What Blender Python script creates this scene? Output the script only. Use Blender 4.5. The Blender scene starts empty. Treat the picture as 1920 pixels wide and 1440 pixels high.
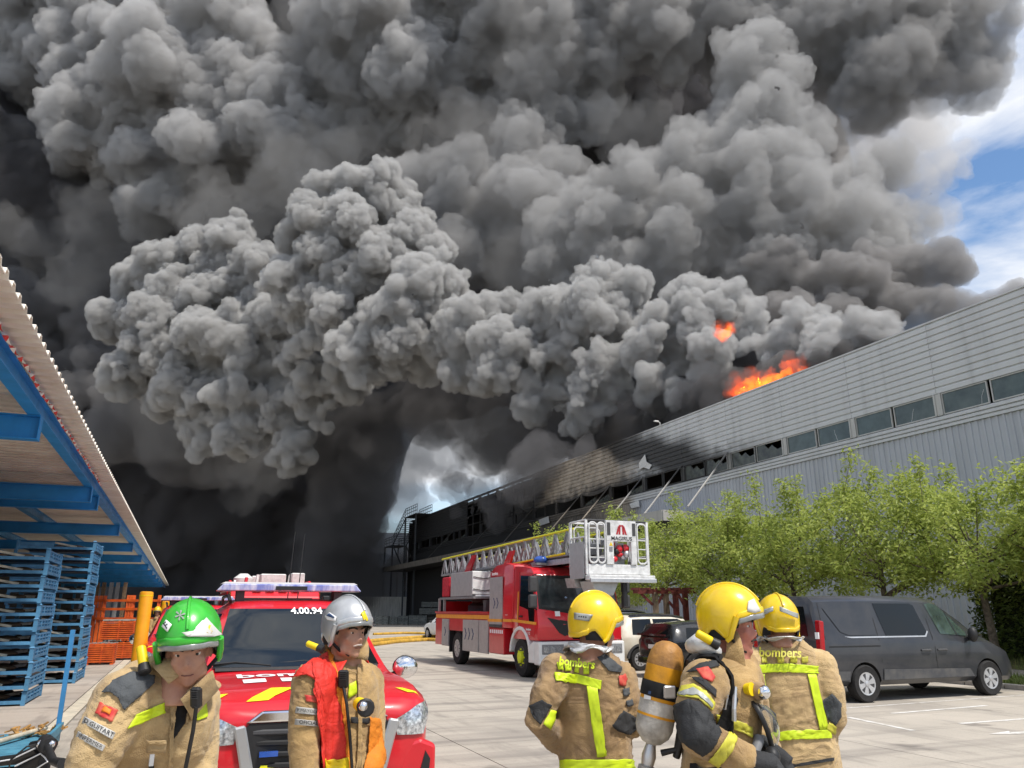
import bpy, bmesh, math, random, time
import numpy as np
from mathutils import Vector, Matrix, noise as mnoise
from mathutils.bvhtree import BVHTree
T0 = time.time()
rnd = random.Random(7)
SC = bpy.context.scene
COL = SC.collection
PI = math.pi

# ------------------------------------------------------------------ camera, sky, sun, exposure
EYE = Vector((0.0, 0.0, 1.72))
FOC = 1442.0                      # focal length in photograph pixels (1920 wide)
PITCH = math.atan(423.0 / FOC)
YAW = math.atan(620.0 / math.hypot(FOC, 423.0))
cam = bpy.data.cameras.new('camera')
cam_o = bpy.data.objects.new('camera', cam)
COL.objects.link(cam_o)
cam_o.location = EYE
cam_o.rotation_euler = (PI / 2 + PITCH, 0, -YAW)
cam.sensor_width = 36.0
cam.lens = 36.0 * FOC / 1920.0
cam.clip_end = 6000.0
cam.clip_start = 0.05
SC.camera = cam_o

SUN_EL, SUN_AZ = math.radians(60), math.radians(150)    # azimuth clockwise from +Y
world = bpy.data.worlds.new('World')
SC.world = world
world.use_nodes = True
wn, wl = world.node_tree.nodes, world.node_tree.links
wn.clear()
w_out = wn.new('ShaderNodeOutputWorld')
w_bg = wn.new('ShaderNodeBackground')
w_bg.inputs['Strength'].default_value = 0.12
sky = wn.new('ShaderNodeTexSky')
sky.sky_type = 'NISHITA'
sky.sun_disc = False
sky.sun_elevation = SUN_EL
sky.sun_rotation = SUN_AZ
sky.air_density = 1.0
sky.dust_density = 0.6
tc = wn.new('ShaderNodeTexCoord')
mp = wn.new('ShaderNodeMapping')
mp.inputs['Scale'].default_value = (1.0, 1.0, 2.2)
mp.inputs['Location'].default_value = (0.35, 0.1, 0.2)
n1 = wn.new('ShaderNodeTexNoise')
n1.inputs['Scale'].default_value = 2.6
n1.inputs['Detail'].default_value = 9
n1.inputs['Roughness'].default_value = 0.56
n1.inputs['Distortion'].default_value = 0.35
rmp = wn.new('ShaderNodeValToRGB')
rmp.color_ramp.elements[0].position = 0.40
rmp.color_ramp.elements[0].color = (0, 0, 0, 1)
rmp.color_ramp.elements[1].position = 0.60
rmp.color_ramp.elements[1].color = (1, 1, 1, 1)
mixc = wn.new('ShaderNodeMixRGB')
mixc.inputs['Color2'].default_value = (6.2, 6.3, 6.5, 1)
hsv = wn.new('ShaderNodeHueSaturation')
hsv.inputs['Saturation'].default_value = 1.15
hsv.inputs['Value'].default_value = 1.0
wl.new(tc.outputs['Generated'], mp.inputs['Vector'])
wl.new(mp.outputs['Vector'], n1.inputs['Vector'])
wl.new(n1.outputs['Fac'], rmp.inputs['Fac'])
wl.new(rmp.outputs['Color'], mixc.inputs['Fac'])
wl.new(sky.outputs['Color'], hsv.inputs['Color'])
wl.new(hsv.outputs['Color'], mixc.inputs['Color1'])
wl.new(mixc.outputs['Color'], w_bg.inputs['Color'])
wl.new(w_bg.outputs['Background'], w_out.inputs['Surface'])

sun = bpy.data.lights.new('sun', 'SUN')
sun.energy = 3.2
sun.angle = math.radians(6)
sun.color = (1.0, 0.95, 0.88)
sun_o = bpy.data.objects.new('sun', sun)
COL.objects.link(sun_o)
sun_dir = Vector((math.sin(SUN_AZ) * math.cos(SUN_EL), math.cos(SUN_AZ) * math.cos(SUN_EL), math.sin(SUN_EL)))
sun_o.rotation_euler = sun_dir.to_track_quat('Z', 'Y').to_euler()

SC.view_settings.view_transform = 'Standard'
SC.view_settings.look = 'None'
SC.view_settings.exposure = 0.5
SC.view_settings.gamma = 1.0
SC.view_settings.use_curve_mapping = False
SC.render.engine = 'CYCLES'
CY = SC.cycles
CY.max_bounces = 8
CY.diffuse_bounces = 3
CY.glossy_bounces = 3
CY.transmission_bounces = 4
CY.transparent_max_bounces = 12
CY.volume_bounces = 2
CY.use_denoising = True
CY.use_adaptive_sampling = True
CY.adaptive_threshold = 0.02
CY.caustics_reflective = False
CY.caustics_refractive = False
CY.sample_clamp_indirect = 6.0

# ------------------------------------------------------------------ where things stand (photograph pixel -> place)
SYW, CYW = math.sin(YAW), math.cos(YAW)
AX_R = Vector((CYW, -SYW, 0)); AX_G = Vector((SYW, CYW, 0))
AX_U = -math.sin(PITCH) * AX_G + Vector((0, 0, math.cos(PITCH)))
AX_F = math.cos(PITCH) * AX_G + Vector((0, 0, math.sin(PITCH)))
def ray(x, y): return (x - 960) * AX_R + (720 - y) * AX_U + FOC * AX_F
def at_d(x, y, d):                       # d metres ahead over the ground
    v = ray(x, y); return EYE + v * (d / v.dot(AX_G))
def at_z(x, y, z=0.0):
    v = ray(x, y); return EYE + v * ((z - EYE.z) / v.z)
def at_x(x, y, X):
    v = ray(x, y); return EYE + v * (X / v.x)
# ------------------------------------------------------------------ mesh helpers
class MB:
    def __init__(s): s.v = []; s.f = []; s.m = []; s.mi = 0
    def add(s, vs, fs):
        b = len(s.v); s.v += [tuple(p) for p in vs]
        for f in fs: s.f.append(tuple(i + b for i in f)); s.m.append(s.mi)
        return s
    def bx(s, x0, x1, y0, y1, z0, z1):
        return s.add([(x0,y0,z0),(x1,y0,z0),(x1,y1,z0),(x0,y1,z0),(x0,y0,z1),(x1,y0,z1),(x1,y1,z1),(x0,y1,z1)],
                     [(0,3,2,1),(4,5,6,7),(0,1,5,4),(1,2,6,5),(2,3,7,6),(3,0,4,7)])
    def box(s, c, d, M=None):
        c = Vector(c); hx, hy, hz = d[0]/2, d[1]/2, d[2]/2
        P = [Vector(q) for q in [(-hx,-hy,-hz),(hx,-hy,-hz),(hx,hy,-hz),(-hx,hy,-hz),(-hx,-hy,hz),(hx,-hy,hz),(hx,hy,hz),(-hx,hy,hz)]]
        return s.add([c + (M @ q if M else q) for q in P], [(0,3,2,1),(4,5,6,7),(0,1,5,4),(1,2,6,5),(2,3,7,6),(3,0,4,7)])
    def bar(s, p0, p1, w, h=None, up=(0,0,1)):
        p0, p1 = Vector(p0), Vector(p1); d = p1 - p0; L = d.length
        z = d.normalized(); u = Vector(up)
        if abs(z.dot(u)) > .98: u = Vector((0, 1, 0))
        x = u.cross(z).normalized(); y = z.cross(x)
        M = Matrix((x, y, z)).transposed()
        return s.box((p0 + p1) / 2, (w, h or w, L), M)
    def cyl(s, p0, p1, r0, r1=None, n=10, cap=True):
        r1 = r0 if r1 is None else r1
        return s.tube([p0, p1], [r0, r1], n, cap)
    def tube(s, pts, r, n=8, cap=True, flat=1.0, up=None):
        P = [Vector(p) for p in pts]; k = len(P)
        if not isinstance(r, (list, tuple)): r = [r] * k
        rings = []; prev = None
        for i in range(k):
            t = (P[min(i+1,k-1)] - P[max(i-1,0)]).normalized()
            if prev is None:
                a = Vector(up) if up else (Vector((0,0,1)) if abs(t.z) < .9 else Vector((0,1,0)))
            else: a = prev
            x = (a - t * a.dot(t)).normalized(); y = t.cross(x); prev = x
            rings.append([P[i] + r[i] * (math.cos(2*PI*j/n) * x * flat + math.sin(2*PI*j/n) * y) for j in range(n)])
        return s.loft(rings, cap)
    def loft(s, rings, cap=True, closed=True):
        n = len(rings[0]); b = []; fs = []
        for q in rings: b += q
        for i in range(len(rings) - 1):
            for j in range(n if closed else n - 1):
                j2 = (j + 1) % n
                fs.append((i*n+j, i*n+j2, (i+1)*n+j2, (i+1)*n+j))
        if cap:
            fs.append(tuple(reversed(range(n)))); fs.append(tuple((len(rings)-1)*n + j for j in range(n)))
        return s.add(b, fs)
    def prism(s, poly, ax, lo, hi):
        """poly: list of 2D points in the plane square to axis ax ('x': (y,z), 'y': (x,z), 'z': (x,y))"""
        def P(a, b, t): return (t, a, b) if ax == 'x' else ((a, t, b) if ax == 'y' else (a, b, t))
        n = len(poly)
        vs = [P(a, b, lo) for a, b in poly] + [P(a, b, hi) for a, b in poly]
        fs = [tuple(range(n)), tuple(reversed(range(n, 2*n)))] + [(i, i + n, (i+1) % n + n, (i+1) % n) for i in range(n)]
        return s.add(vs, fs)
    def ball(s, c, r, nu=14, nv=9, M=None):
        c = Vector(c); r = (r, r, r) if not isinstance(r, (tuple, list)) else r
        vs = []; fs = []
        for i in range(1, nv):
            t = PI * i / nv
            for j in range(nu):
                p = 2*PI*j/nu
                q = Vector((r[0]*math.sin(t)*math.cos(p), r[1]*math.sin(t)*math.sin(p), r[2]*math.cos(t)))
                vs.append(c + (M @ q if M else q))
        a, b = Vector((0,0,r[2])), Vector((0,0,-r[2]))
        vs.append(c + (M @ a if M else a)); vs.append(c + (M @ b if M else b)); T = len(vs)
        for i in range(nv - 2):
            for j in range(nu):
                j2 = (j+1) % nu; fs.append((i*nu+j, (i+1)*nu+j, (i+1)*nu+j2, i*nu+j2))
        for j in range(nu):
            j2 = (j+1) % nu; fs.append((T-2, j, j2)); fs.append((T-1, (nv-2)*nu+j2, (nv-2)*nu+j))
        return s.add(vs, fs)
    def lathe(s, prof, c=(0,0,0), ax='z', n=20):
        """prof: (radius, height) pairs"""
        c = Vector(c); rings = []
        for r, h in prof:
            q = []
            for j in range(n):
                a, b = r*math.cos(2*PI*j/n), r*math.sin(2*PI*j/n)
                q.append(c + Vector((a,b,h) if ax == 'z' else ((h,a,b) if ax == 'x' else (b,h,a))))
            rings.append(q)
        return s.loft(rings, cap=prof[0][0] > 1e-4 or prof[-1][0] > 1e-4)
    def xf(s, M, start=0):
        for i in range(start, len(s.v)): s.v[i] = tuple(M @ Vector(s.v[i]))
        return s
    def build(s, name, mat, parent=None, smooth=None, bevel=0, seg=1, label=None):
        me = bpy.data.meshes.new(name)
        me.from_pydata(s.v, [], s.f)
        mats = mat if isinstance(mat, (list, tuple)) else [mat]
        for m in mats: me.materials.append(m)
        if len(mats) > 1: me.polygons.foreach_set('material_index', s.m)
        bm = bmesh.new(); bm.from_mesh(me)
        bmesh.ops.recalc_face_normals(bm, faces=bm.faces)
        if bevel:
            es = [e for e in bm.edges if len(e.link_faces) == 2 and e.calc_face_angle(0) > .5]
            bmesh.ops.bevel(bm, geom=es, offset=bevel, segments=seg, affect='EDGES', profile=.5, clamp_overlap=True)
        bm.to_mesh(me); bm.free()
        if smooth is not None:
            me.shade_smooth(); me.set_sharp_from_angle(angle=math.radians(smooth))
        o = bpy.data.objects.new(name, me); COL.objects.link(o)
        if parent: o.parent = parent
        if label: o['label'] = label
        return o

def thing(name, label, cat, loc=(0,0,0), rz=0.0, group=None):
    o = bpy.data.objects.new(name, None); COL.objects.link(o)
    o.location = loc; o.rotation_euler = (0, 0, rz)
    return tag(o, label, cat, group)
def tag(o, label, cat=None, group=None, kind=None):
    o['label'] = label
    if cat: o['category'] = cat
    if group: o['group'] = group
    if kind: o['kind'] = kind
    return o
def struct(o, label=None):
    o['kind'] = 'structure'
    if label: o['label'] = label
    return o
def copy_tree(o, label=None, loc=None, rz=None, parent=None):
    c = o.copy(); COL.objects.link(c)
    if parent: c.parent = parent
    if label: c['label'] = label
    if loc is not None: c.location = loc
    if rz is not None: c.rotation_euler = (0, 0, rz)
    for ch in [k for k in o.children]: copy_tree(ch, parent=c)
    return c
def inst(o, parent, loc=(0,0,0), rot=None, name=None):
    c = bpy.data.objects.new(name or o.name.split('.')[0], o.data); COL.objects.link(c)
    c.parent = parent; c.location = loc
    if rot: c.rotation_euler = rot
    return c

_TX = {}
def text_mesh(txt, size, depth=0.002, bold=0.0, wide=1.0):
    """letters as a mesh centred on the origin in the XZ plane, facing -Y"""
    key = (txt, size, depth, bold, wide)
    if key not in _TX:
        cu = bpy.data.curves.new('letters', 'FONT'); cu.body = txt; cu.size = size; cu.extrude = depth; cu.offset = bold
        cu.align_x = 'CENTER'; cu.align_y = 'CENTER'; cu.resolution_u = 3
        o = bpy.data.objects.new('letters', cu); COL.objects.link(o)
        me = bpy.data.meshes.new_from_object(o.evaluated_get(bpy.context.evaluated_depsgraph_get()))
        _TX[key] = ([(v.co.x * wide, -v.co.z, v.co.y) for v in me.vertices], [tuple(p.vertices) for p in me.polygons])
        bpy.data.objects.remove(o); bpy.data.meshes.remove(me)
    return _TX[key]
def text_on(mb, txt, size, M, depth=.002, bold=0., wide=1.):
    v, f = text_mesh(txt, size, depth, bold, wide)
    return mb.add([M @ Vector(p) for p in v], f)

def frame_m(o, x, z):
    """matrix whose X runs along x, Z along z (made square), origin o; its -Y faces the viewer"""
    x = Vector(x).normalized(); z = Vector(z); z = (z - x * z.dot(x)).normalized(); y = z.cross(x)
    M = Matrix((x, y, z)).transposed().to_4x4(); M.translation = Vector(o); return M

def drape(src, target, M, reach=.3, lift=.004, thick=.004):
    """src: MB in the XZ plane (facing -Y). Every point is carried by M and dropped along +Y of M on the target object's skin."""
    bv = BVHTree.FromPolygons([target.matrix_world @ v.co if False else v.co.copy() for v in target.data.vertices], [tuple(p.vertices) for p in target.data.polygons])
    d = (M.to_3x3() @ Vector((0, 1, 0))).normalized()
    out = []; last = reach
    for p in src.v:
        q = M @ Vector((p[0], 0, p[2])); o = q - d * reach
        h = bv.ray_cast(o, d, reach * 2.2)
        if h[0] is None:
            hn = bv.find_nearest(q); out.append(hn[0] + hn[1] * (lift - p[1]))
        else:
            nn = h[1] if h[1].dot(d) < 0 else -h[1]
            out.append(h[0] + (nn * .5 - d * .5) * (lift - p[1] * 1.0))
    src.v = [tuple(q) for q in out]
    return src
def patch(w, h, nx=8, nz=3, poly=None):
    """a flat cloth patch with rim: front sheet at y=-t"""
    mb = MB(); t = .004
    vs = []
    for i in range(nz + 1):
        for j in range(nx + 1): vs.append(((j/nx-.5)*w, 0, (i/nz-.5)*h))
    fs = [(i*(nx+1)+j, i*(nx+1)+j+1, (i+1)*(nx+1)+j+1, (i+1)*(nx+1)+j) for i in range(nz) for j in range(nx)]
    return mb.add(vs, fs)
def band(pts, w, n=6, nw=2):
    """strip of width w along 2D points (x,z) in the XZ plane"""
    mb = MB(); P = [Vector((a, 0, b)) for a, b in pts]; Q = []
    for i in range(len(P) - 1):
        for k in range(n): Q.append(P[i].lerp(P[i+1], k / n))
    Q.append(P[-1]); vs = []; fs = []
    for i, q in enumerate(Q):
        t = (Q[min(i+1, len(Q)-1)] - Q[max(i-1, 0)]).normalized(); nrm = Vector((-t.z, 0, t.x))
        for j in range(nw + 1): vs.append(q + nrm * w * (j / nw - .5))
    for i in range(len(Q) - 1):
        for j in range(nw):
            a = i*(nw+1)+j; fs.append((a, a+1, a+nw+2, a+nw+1))
    return mb.add(vs, fs)

# ------------------------------------------------------------------ materials
def mat(name, col, rough=.5, metal=0., var=.12, scale=6., bump=0., bscale=40., col2=None, spec=.5, rand=0., coat=0., trans=0., emit=None, estr=0., alpha=1., stretch=(1,1,1), sheen=0., ior=1.45):
    m = bpy.data.materials.new(name); m.use_nodes = True
    n, l = m.node_tree.nodes, m.node_tree.links
    b = n['Principled BSDF']; I = b.inputs
    I['Roughness'].default_value = rough; I['Metallic'].default_value = metal
    I['Specular IOR Level'].default_value = spec; I['Coat Weight'].default_value = coat; I['Coat Roughness'].default_value = .06
    I['Transmission Weight'].default_value = trans; I['Alpha'].default_value = alpha; I['Sheen Weight'].default_value = sheen; I['IOR'].default_value = ior
    I['Base Color'].default_value = (*col, 1)
    if emit: I['Emission Color'].default_value = (*emit, 1); I['Emission Strength'].default_value = estr
    if var or bump:
        t = n.new('ShaderNodeTexCoord'); mp = n.new('ShaderNodeMapping'); mp.inputs['Scale'].default_value = stretch
        l.new(t.outputs['Object'], mp.inputs['Vector'])
    if var or rand:
        c2 = col2 or tuple(min(1, c * (1 - 2.2 * var)) for c in col)
        mx = n.new('ShaderNodeMixRGB'); mx.inputs['Color1'].default_value = (*col, 1); mx.inputs['Color2'].default_value = (*c2, 1)
        last = mx
        if var:
            z = n.new('ShaderNodeTexNoise'); z.inputs['Scale'].default_value = scale; z.inputs['Detail'].default_value = 7; z.inputs['Roughness'].default_value = .62
            l.new(mp.outputs[0], z.inputs['Vector'])
            rp = n.new('ShaderNodeValToRGB'); rp.color_ramp.elements[0].position = .38; rp.color_ramp.elements[1].position = .68
            l.new(z.outputs['Fac'], rp.inputs[0]); l.new(rp.outputs[0], mx.inputs['Fac'])
            ra = n.new('ShaderNodeMath'); ra.operation = 'MULTIPLY_ADD'; ra.inputs[1].default_value = .25; ra.inputs[2].default_value = rough - .1
            l.new(z.outputs['Fac'], ra.inputs[0]); l.new(ra.outputs[0], I['Roughness'])
        else: mx.inputs['Fac'].default_value = 0
        if rand:
            oi = n.new('ShaderNodeObjectInfo'); hs = n.new('ShaderNodeHueSaturation')
            mr = n.new('ShaderNodeMapRange'); mr.inputs[3].default_value = 1 - rand; mr.inputs[4].default_value = 1 + rand
            l.new(oi.outputs['Random'], mr.inputs[0]); l.new(mr.outputs[0], hs.inputs['Value']); l.new(mx.outputs[0], hs.inputs['Color']); last = hs
        l.new(last.outputs[0], I['Base Color'])
    if bump:
        z2 = n.new('ShaderNodeTexNoise'); z2.inputs['Scale'].default_value = bscale; z2.inputs['Detail'].default_value = 5
        bp = n.new('ShaderNodeBump'); bp.inputs['Strength'].default_value = bump; bp.inputs['Distance'].default_value = .01
        l.new(mp.outputs[0], z2.inputs['Vector']); l.new(z2.outputs['Fac'], bp.inputs['Height']); l.new(bp.outputs[0], I['Normal'])
    return m

M_red = mat('red_paint', (.62, .012, .022), .32, var=.06, scale=3, coat=.6)
M_reddark = mat('dark_red_paint', (.32, .012, .018), .4, var=.1)
M_white = mat('white_paint', (.78, .78, .76), .4, var=.06, scale=5)
M_offwhite = mat('worn_white_paint', (.70, .69, .66), .5, var=.12, scale=9)
M_black = mat('black_plastic', (.018, .018, .019), .5, var=.1, scale=20)
M_rubber = mat('tyre_rubber', (.022, .021, .021), .85, var=.2, scale=14, bump=.2, bscale=90)
M_darkgrey = mat('dark_grey_plastic', (.06, .06, .063), .6, var=.12)
M_grey = mat('grey_plastic', (.22, .22, .225), .55, var=.1)
M_alu = mat('brushed_aluminium', (.62, .62, .63), .42, .85, var=.1, scale=12)
M_silver = mat('silver_paint', (.58, .585, .60), .35, .55, var=.08, scale=6)
M_shut = mat('roller_shutter', (.50, .50, .49), .45, .5, var=.06)
M_chrome = mat('chrome', (.82, .82, .83), .12, 1., var=0)
M_glass = mat('tinted_car_glass', (.008, .010, .011), .05, var=0, spec=.42)
M_clear = mat('clear_plastic', (.9, .92, .92), .05, var=0, trans=.95, ior=1.2)
M_yellow = mat('reflective_yellow', (.72, .80, .02), .5, var=.07, scale=14, emit=None)
M_yel = mat('yellow_paint', (.86, .62, .01), .4, var=.08)
M_orange = mat('orange_paint', (.80, .22, .015), .5, var=.12, scale=5)
M_blue = mat('blue_steel_paint', (.05, .25, .52), .45, var=.1, scale=3)
M_bluelens = mat('blue_lens', (.03, .10, .42), .15, var=.1, scale=30, coat=.5)
M_redlens = mat('red_lens', (.42, .01, .015), .15, var=.1, scale=30, coat=.5)
M_lens = mat('headlamp_lens', (.72, .74, .76), .1, .6, var=.35, scale=40, col2=(.16, .17, .18))
M_navy = mat('navy_print', (.03, .06, .14), .5, var=0)
M_wht = mat('white_print', (.85, .85, .85), .5, var=0)
M_dirt = mat('underbody', (.02, .019, .018), .9, var=.2)
# ------------------------------------------------------------------ ground
def concrete(name, c1, c2, stain, sc=.35, bump=.25):
    m = bpy.data.materials.new(name); m.use_nodes = True
    n, l = m.node_tree.nodes, m.node_tree.links; b = n['Principled BSDF']
    g = n.new('ShaderNodeNewGeometry'); oi = n.new('ShaderNodeObjectInfo')
    def noise(s, st=(1,1,1), d=8, r=.6):
        mp = n.new('ShaderNodeMapping'); mp.inputs['Scale'].default_value = st; l.new(g.outputs['Position'], mp.inputs[0])
        z = n.new('ShaderNodeTexNoise'); z.inputs['Scale'].default_value = s; z.inputs['Detail'].default_value = d; z.inputs['Roughness'].default_value = r
        l.new(mp.outputs[0], z.inputs['Vector']); return z
    def ramp(z, a, c):
        r = n.new('ShaderNodeValToRGB'); r.color_ramp.elements[0].position = a; r.color_ramp.elements[1].position = c; l.new(z.outputs['Fac'], r.inputs[0]); return r
    def mix(f, A, B, amt=1.):
        x = n.new('ShaderNodeMixRGB')
        mu = n.new('ShaderNodeMath'); mu.operation = 'MULTIPLY'; mu.inputs[1].default_value = amt; l.new(f, mu.inputs[0]); l.new(mu.outputs[0], x.inputs[0])
        if isinstance(A, tuple): x.inputs[1].default_value = (*A, 1)
        else: l.new(A, x.inputs[1])
        x.inputs[2].default_value = (*B, 1); return x.outputs[0]
    c = mix(ramp(noise(sc), .35, .7).outputs[0], c1, c2)
    c = mix(ramp(noise(.9, (.12, 1.6, 1)), .50, .68).outputs[0], c, stain, .75)     # tyre sweeps
    c = mix(ramp(noise(2.2, (1, .25, 1)), .54, .70).outputs[0], c, stain, .6)
    c = mix(ramp(noise(.8, d=4), .62, .7).outputs[0], c, tuple(k * .55 for k in stain), .6)  # oil
    c = mix(ramp(noise(30., d=4), .5, .75).outputs[0], c, stain, .35)
    c = mix(ramp(noise(.55, (1.5, .09, 1), 6, .7), .55, .66).outputs[0], c, stain, .6)
    c = mix(ramp(noise(.28, d=3), .56, .64).outputs[0], c, tuple(k * 1.15 for k in stain), .4)
    hs = n.new('ShaderNodeHueSaturation'); mr = n.new('ShaderNodeMapRange'); mr.inputs[3].default_value = .96; mr.inputs[4].default_value = 1.05
    l.new(oi.outputs['Random'], mr.inputs[0]); l.new(mr.outputs[0], hs.inputs['Value']); l.new(c, hs.inputs['Color']); l.new(hs.outputs[0], b.inputs['Base Color'])
    b.inputs['Roughness'].default_value = .85; b.inputs['Specular IOR Level'].default_value = .3
    bp = n.new('ShaderNodeBump'); bp.inputs['Strength'].default_value = bump; bp.inputs['Distance'].default_value = .01
    l.new(noise(60., d=6).outputs['Fac'], bp.inputs['Height']); l.new(bp.outputs[0], b.inputs['Normal'])
    return m
M_slab = concrete('lot_concrete', (.47, .42, .355), (.37, .335, .285), (.20, .18, .16))
M_plat = concrete('platform_concrete', (.47, .41, .35), (.37, .32, .275), (.23, .20, .175))
M_joint = mat('joint_filler', (.16, .145, .125), .9)
M_line = mat('road_marking_paint', (.74, .73, .70), .7, var=.2, scale=5, col2=(.48, .44, .38))
M_curb = mat('kerb_concrete', (.40, .37, .33), .85, var=.15)

g = MB(); g.add([(-900,-300,-.02),(900,-300,-.02),(900,1500,-.02),(-900,1500,-.02)], [(0,1,2,3)])
ground = struct(g.build('ground', M_joint), 'pale concrete yard floor cast in big slabs')
slab_xs = [-1.45, 3.6, 8.6, 13.4, 17.4]; slab_ys = [-6, .4, 5.2, 10.55, 16, 21.5, 27, 32.5, 38, 43.5, 49]
def slab(x0, x1, y0, y1, m):
    q = .007
    b = MB().bx(x0 + q, x1 - q, y0 + q, y1 - q, -.12, 0)
    b.build('slab', m, ground)
for i in range(len(slab_xs) - 1):
    for j in range(len(slab_ys) - 1): slab(slab_xs[i], slab_xs[i+1], slab_ys[j], slab_ys[j+1], M_slab)
far = [(-1.45, 30, 49, 75), (-1.45, 30, 75, 112), (17.4, 30, 33, 49), (-60, -1.45, 49, 130), (-60, 30, 130, 400), (30, 60, 112, 130), (-1.45, 30, 112, 130)]
for q in far: slab(*q, M_slab)
ys = [-6, 2, 8, 14, 20, 26, 32, 38, 49]
for j in range(len(ys) - 1):
    slab(-6, -1.72, ys[j], ys[j+1], M_plat); slab(-20, -6, ys[j], ys[j+1], M_plat)
strip = MB().bx(-1.70, -1.47, -6, 49, -.1, .004)
struct(strip.build('edge_strip', mat('pale_edge_strip', (.62, .56, .44), .8, var=.16, scale=4, col2=(.42, .38, .31)), ground))
# painted bay lines and arrow
def marking(pts, w=.1, name='bay_line'):
    mb = MB(); P = [Vector(p) for p in pts]
    d = (P[-1] - P[0]).normalized(); nr = Vector((-d.y, d.x, 0)) * w / 2
    z = Vector((0, 0, .004)); mb.add([P[0]+nr+z, P[-1]+nr+z, P[-1]-nr+z, P[0]-nr+z], [(0,3,2,1)])
    o = mb.build(name, M_line); struct(o); o.parent = ground; return o
marking([at_z(1590,1345), at_z(1712,1370)], .10)
marking([at_z(1800,1357), at_z(1990,1343)], .10)
marking([at_z(1672,1338), at_z(1850,1323)], .09)
marking([at_z(1560,1330), at_z(1925,1303)], .06)
a0 = at_z(1853, 1377); mb = MB(); z = .005
for tri in ([(0,0),(.55,.16),(.42,0),(.55,-.16)], [(.42,.055),(1.6,.055),(1.6,-.055),(.42,-.055)]):
    mb.add([(a0.x + p, a0.y + q - .12 * p, z) for p, q in tri], [(0, 3, 2, 1)] )
o = mb.build('arrow_marking', M_line); struct(o); o.parent = ground
# grass bank beyond the kerb
M_grass = mat('lawn_soil', (.10, .12, .035), .95, var=.35, scale=3, col2=(.16, .13, .06), bump=.5, bscale=30)
kb = MB()
for j in range(28): kb.bx(17.42, 17.56, 6 + j, 6.985 + j, -.1, .11)
struct(kb.build('kerb', M_curb, None, bevel=.012), 'low concrete kerb between the parking bays and the lawn')
def bank(x0, x1, z0, z1, m, name):
    mb = MB(); n = 24
    vs = []; fs = []
    for i in range(n + 1):
        y = 4 + 30 * i / n
        for k in range(7):
            t = k / 6; vs.append((x0 + (x1 - x0) * t, y, z0 + (z1 - z0) * t + .03 * mnoise.noise(Vector((x0 + t * 3, y * .5, 0)))))
    for i in range(n):
        for k in range(6): a = i*7+k; fs.append((a, a+1, a+8, a+7))
    mb.add(vs, fs); o = mb.build(name, m, smooth=60); struct(o); return o
bank(17.5, 18.9, .08, .16, M_grass, 'lawn')
bank(18.9, 19.9, .17, .24, mat('gravel_path', (.42, .37, .33), .95, var=.3, scale=25, bump=.8, bscale=50), 'path')
bank(19.9, 30.0, .24, .8, M_grass, 'lawn')
gb = MB(); r = random.Random(4)
for i in range(9000):
    x = r.choice([r.uniform(17.58, 18.9), r.uniform(17.58, 18.9), r.uniform(19.95, 24)]); y = r.uniform(9, 21)
    z0 = .08 + (x - 17.5) * .058 if x < 19 else .24 + (x - 19.9) * .056
    h = r.uniform(.05, .15); a = r.uniform(0, 6.28); w = .012; dx, dy = math.cos(a) * w, math.sin(a) * w; lx, ly = r.gauss(0, .04), r.gauss(0, .04)
    gb.add([(x-dx, y-dy, z0-.01), (x+dx, y+dy, z0-.01), (x+lx, y+ly, z0+h)], [(0,1,2)])
tag(gb.build('grass', mat('grass_blades', (.13, .19, .035), .7, var=.3, scale=2, col2=(.20, .18, .06))), 'short dry green grass on the bank behind the kerb', kind='stuff')

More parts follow.
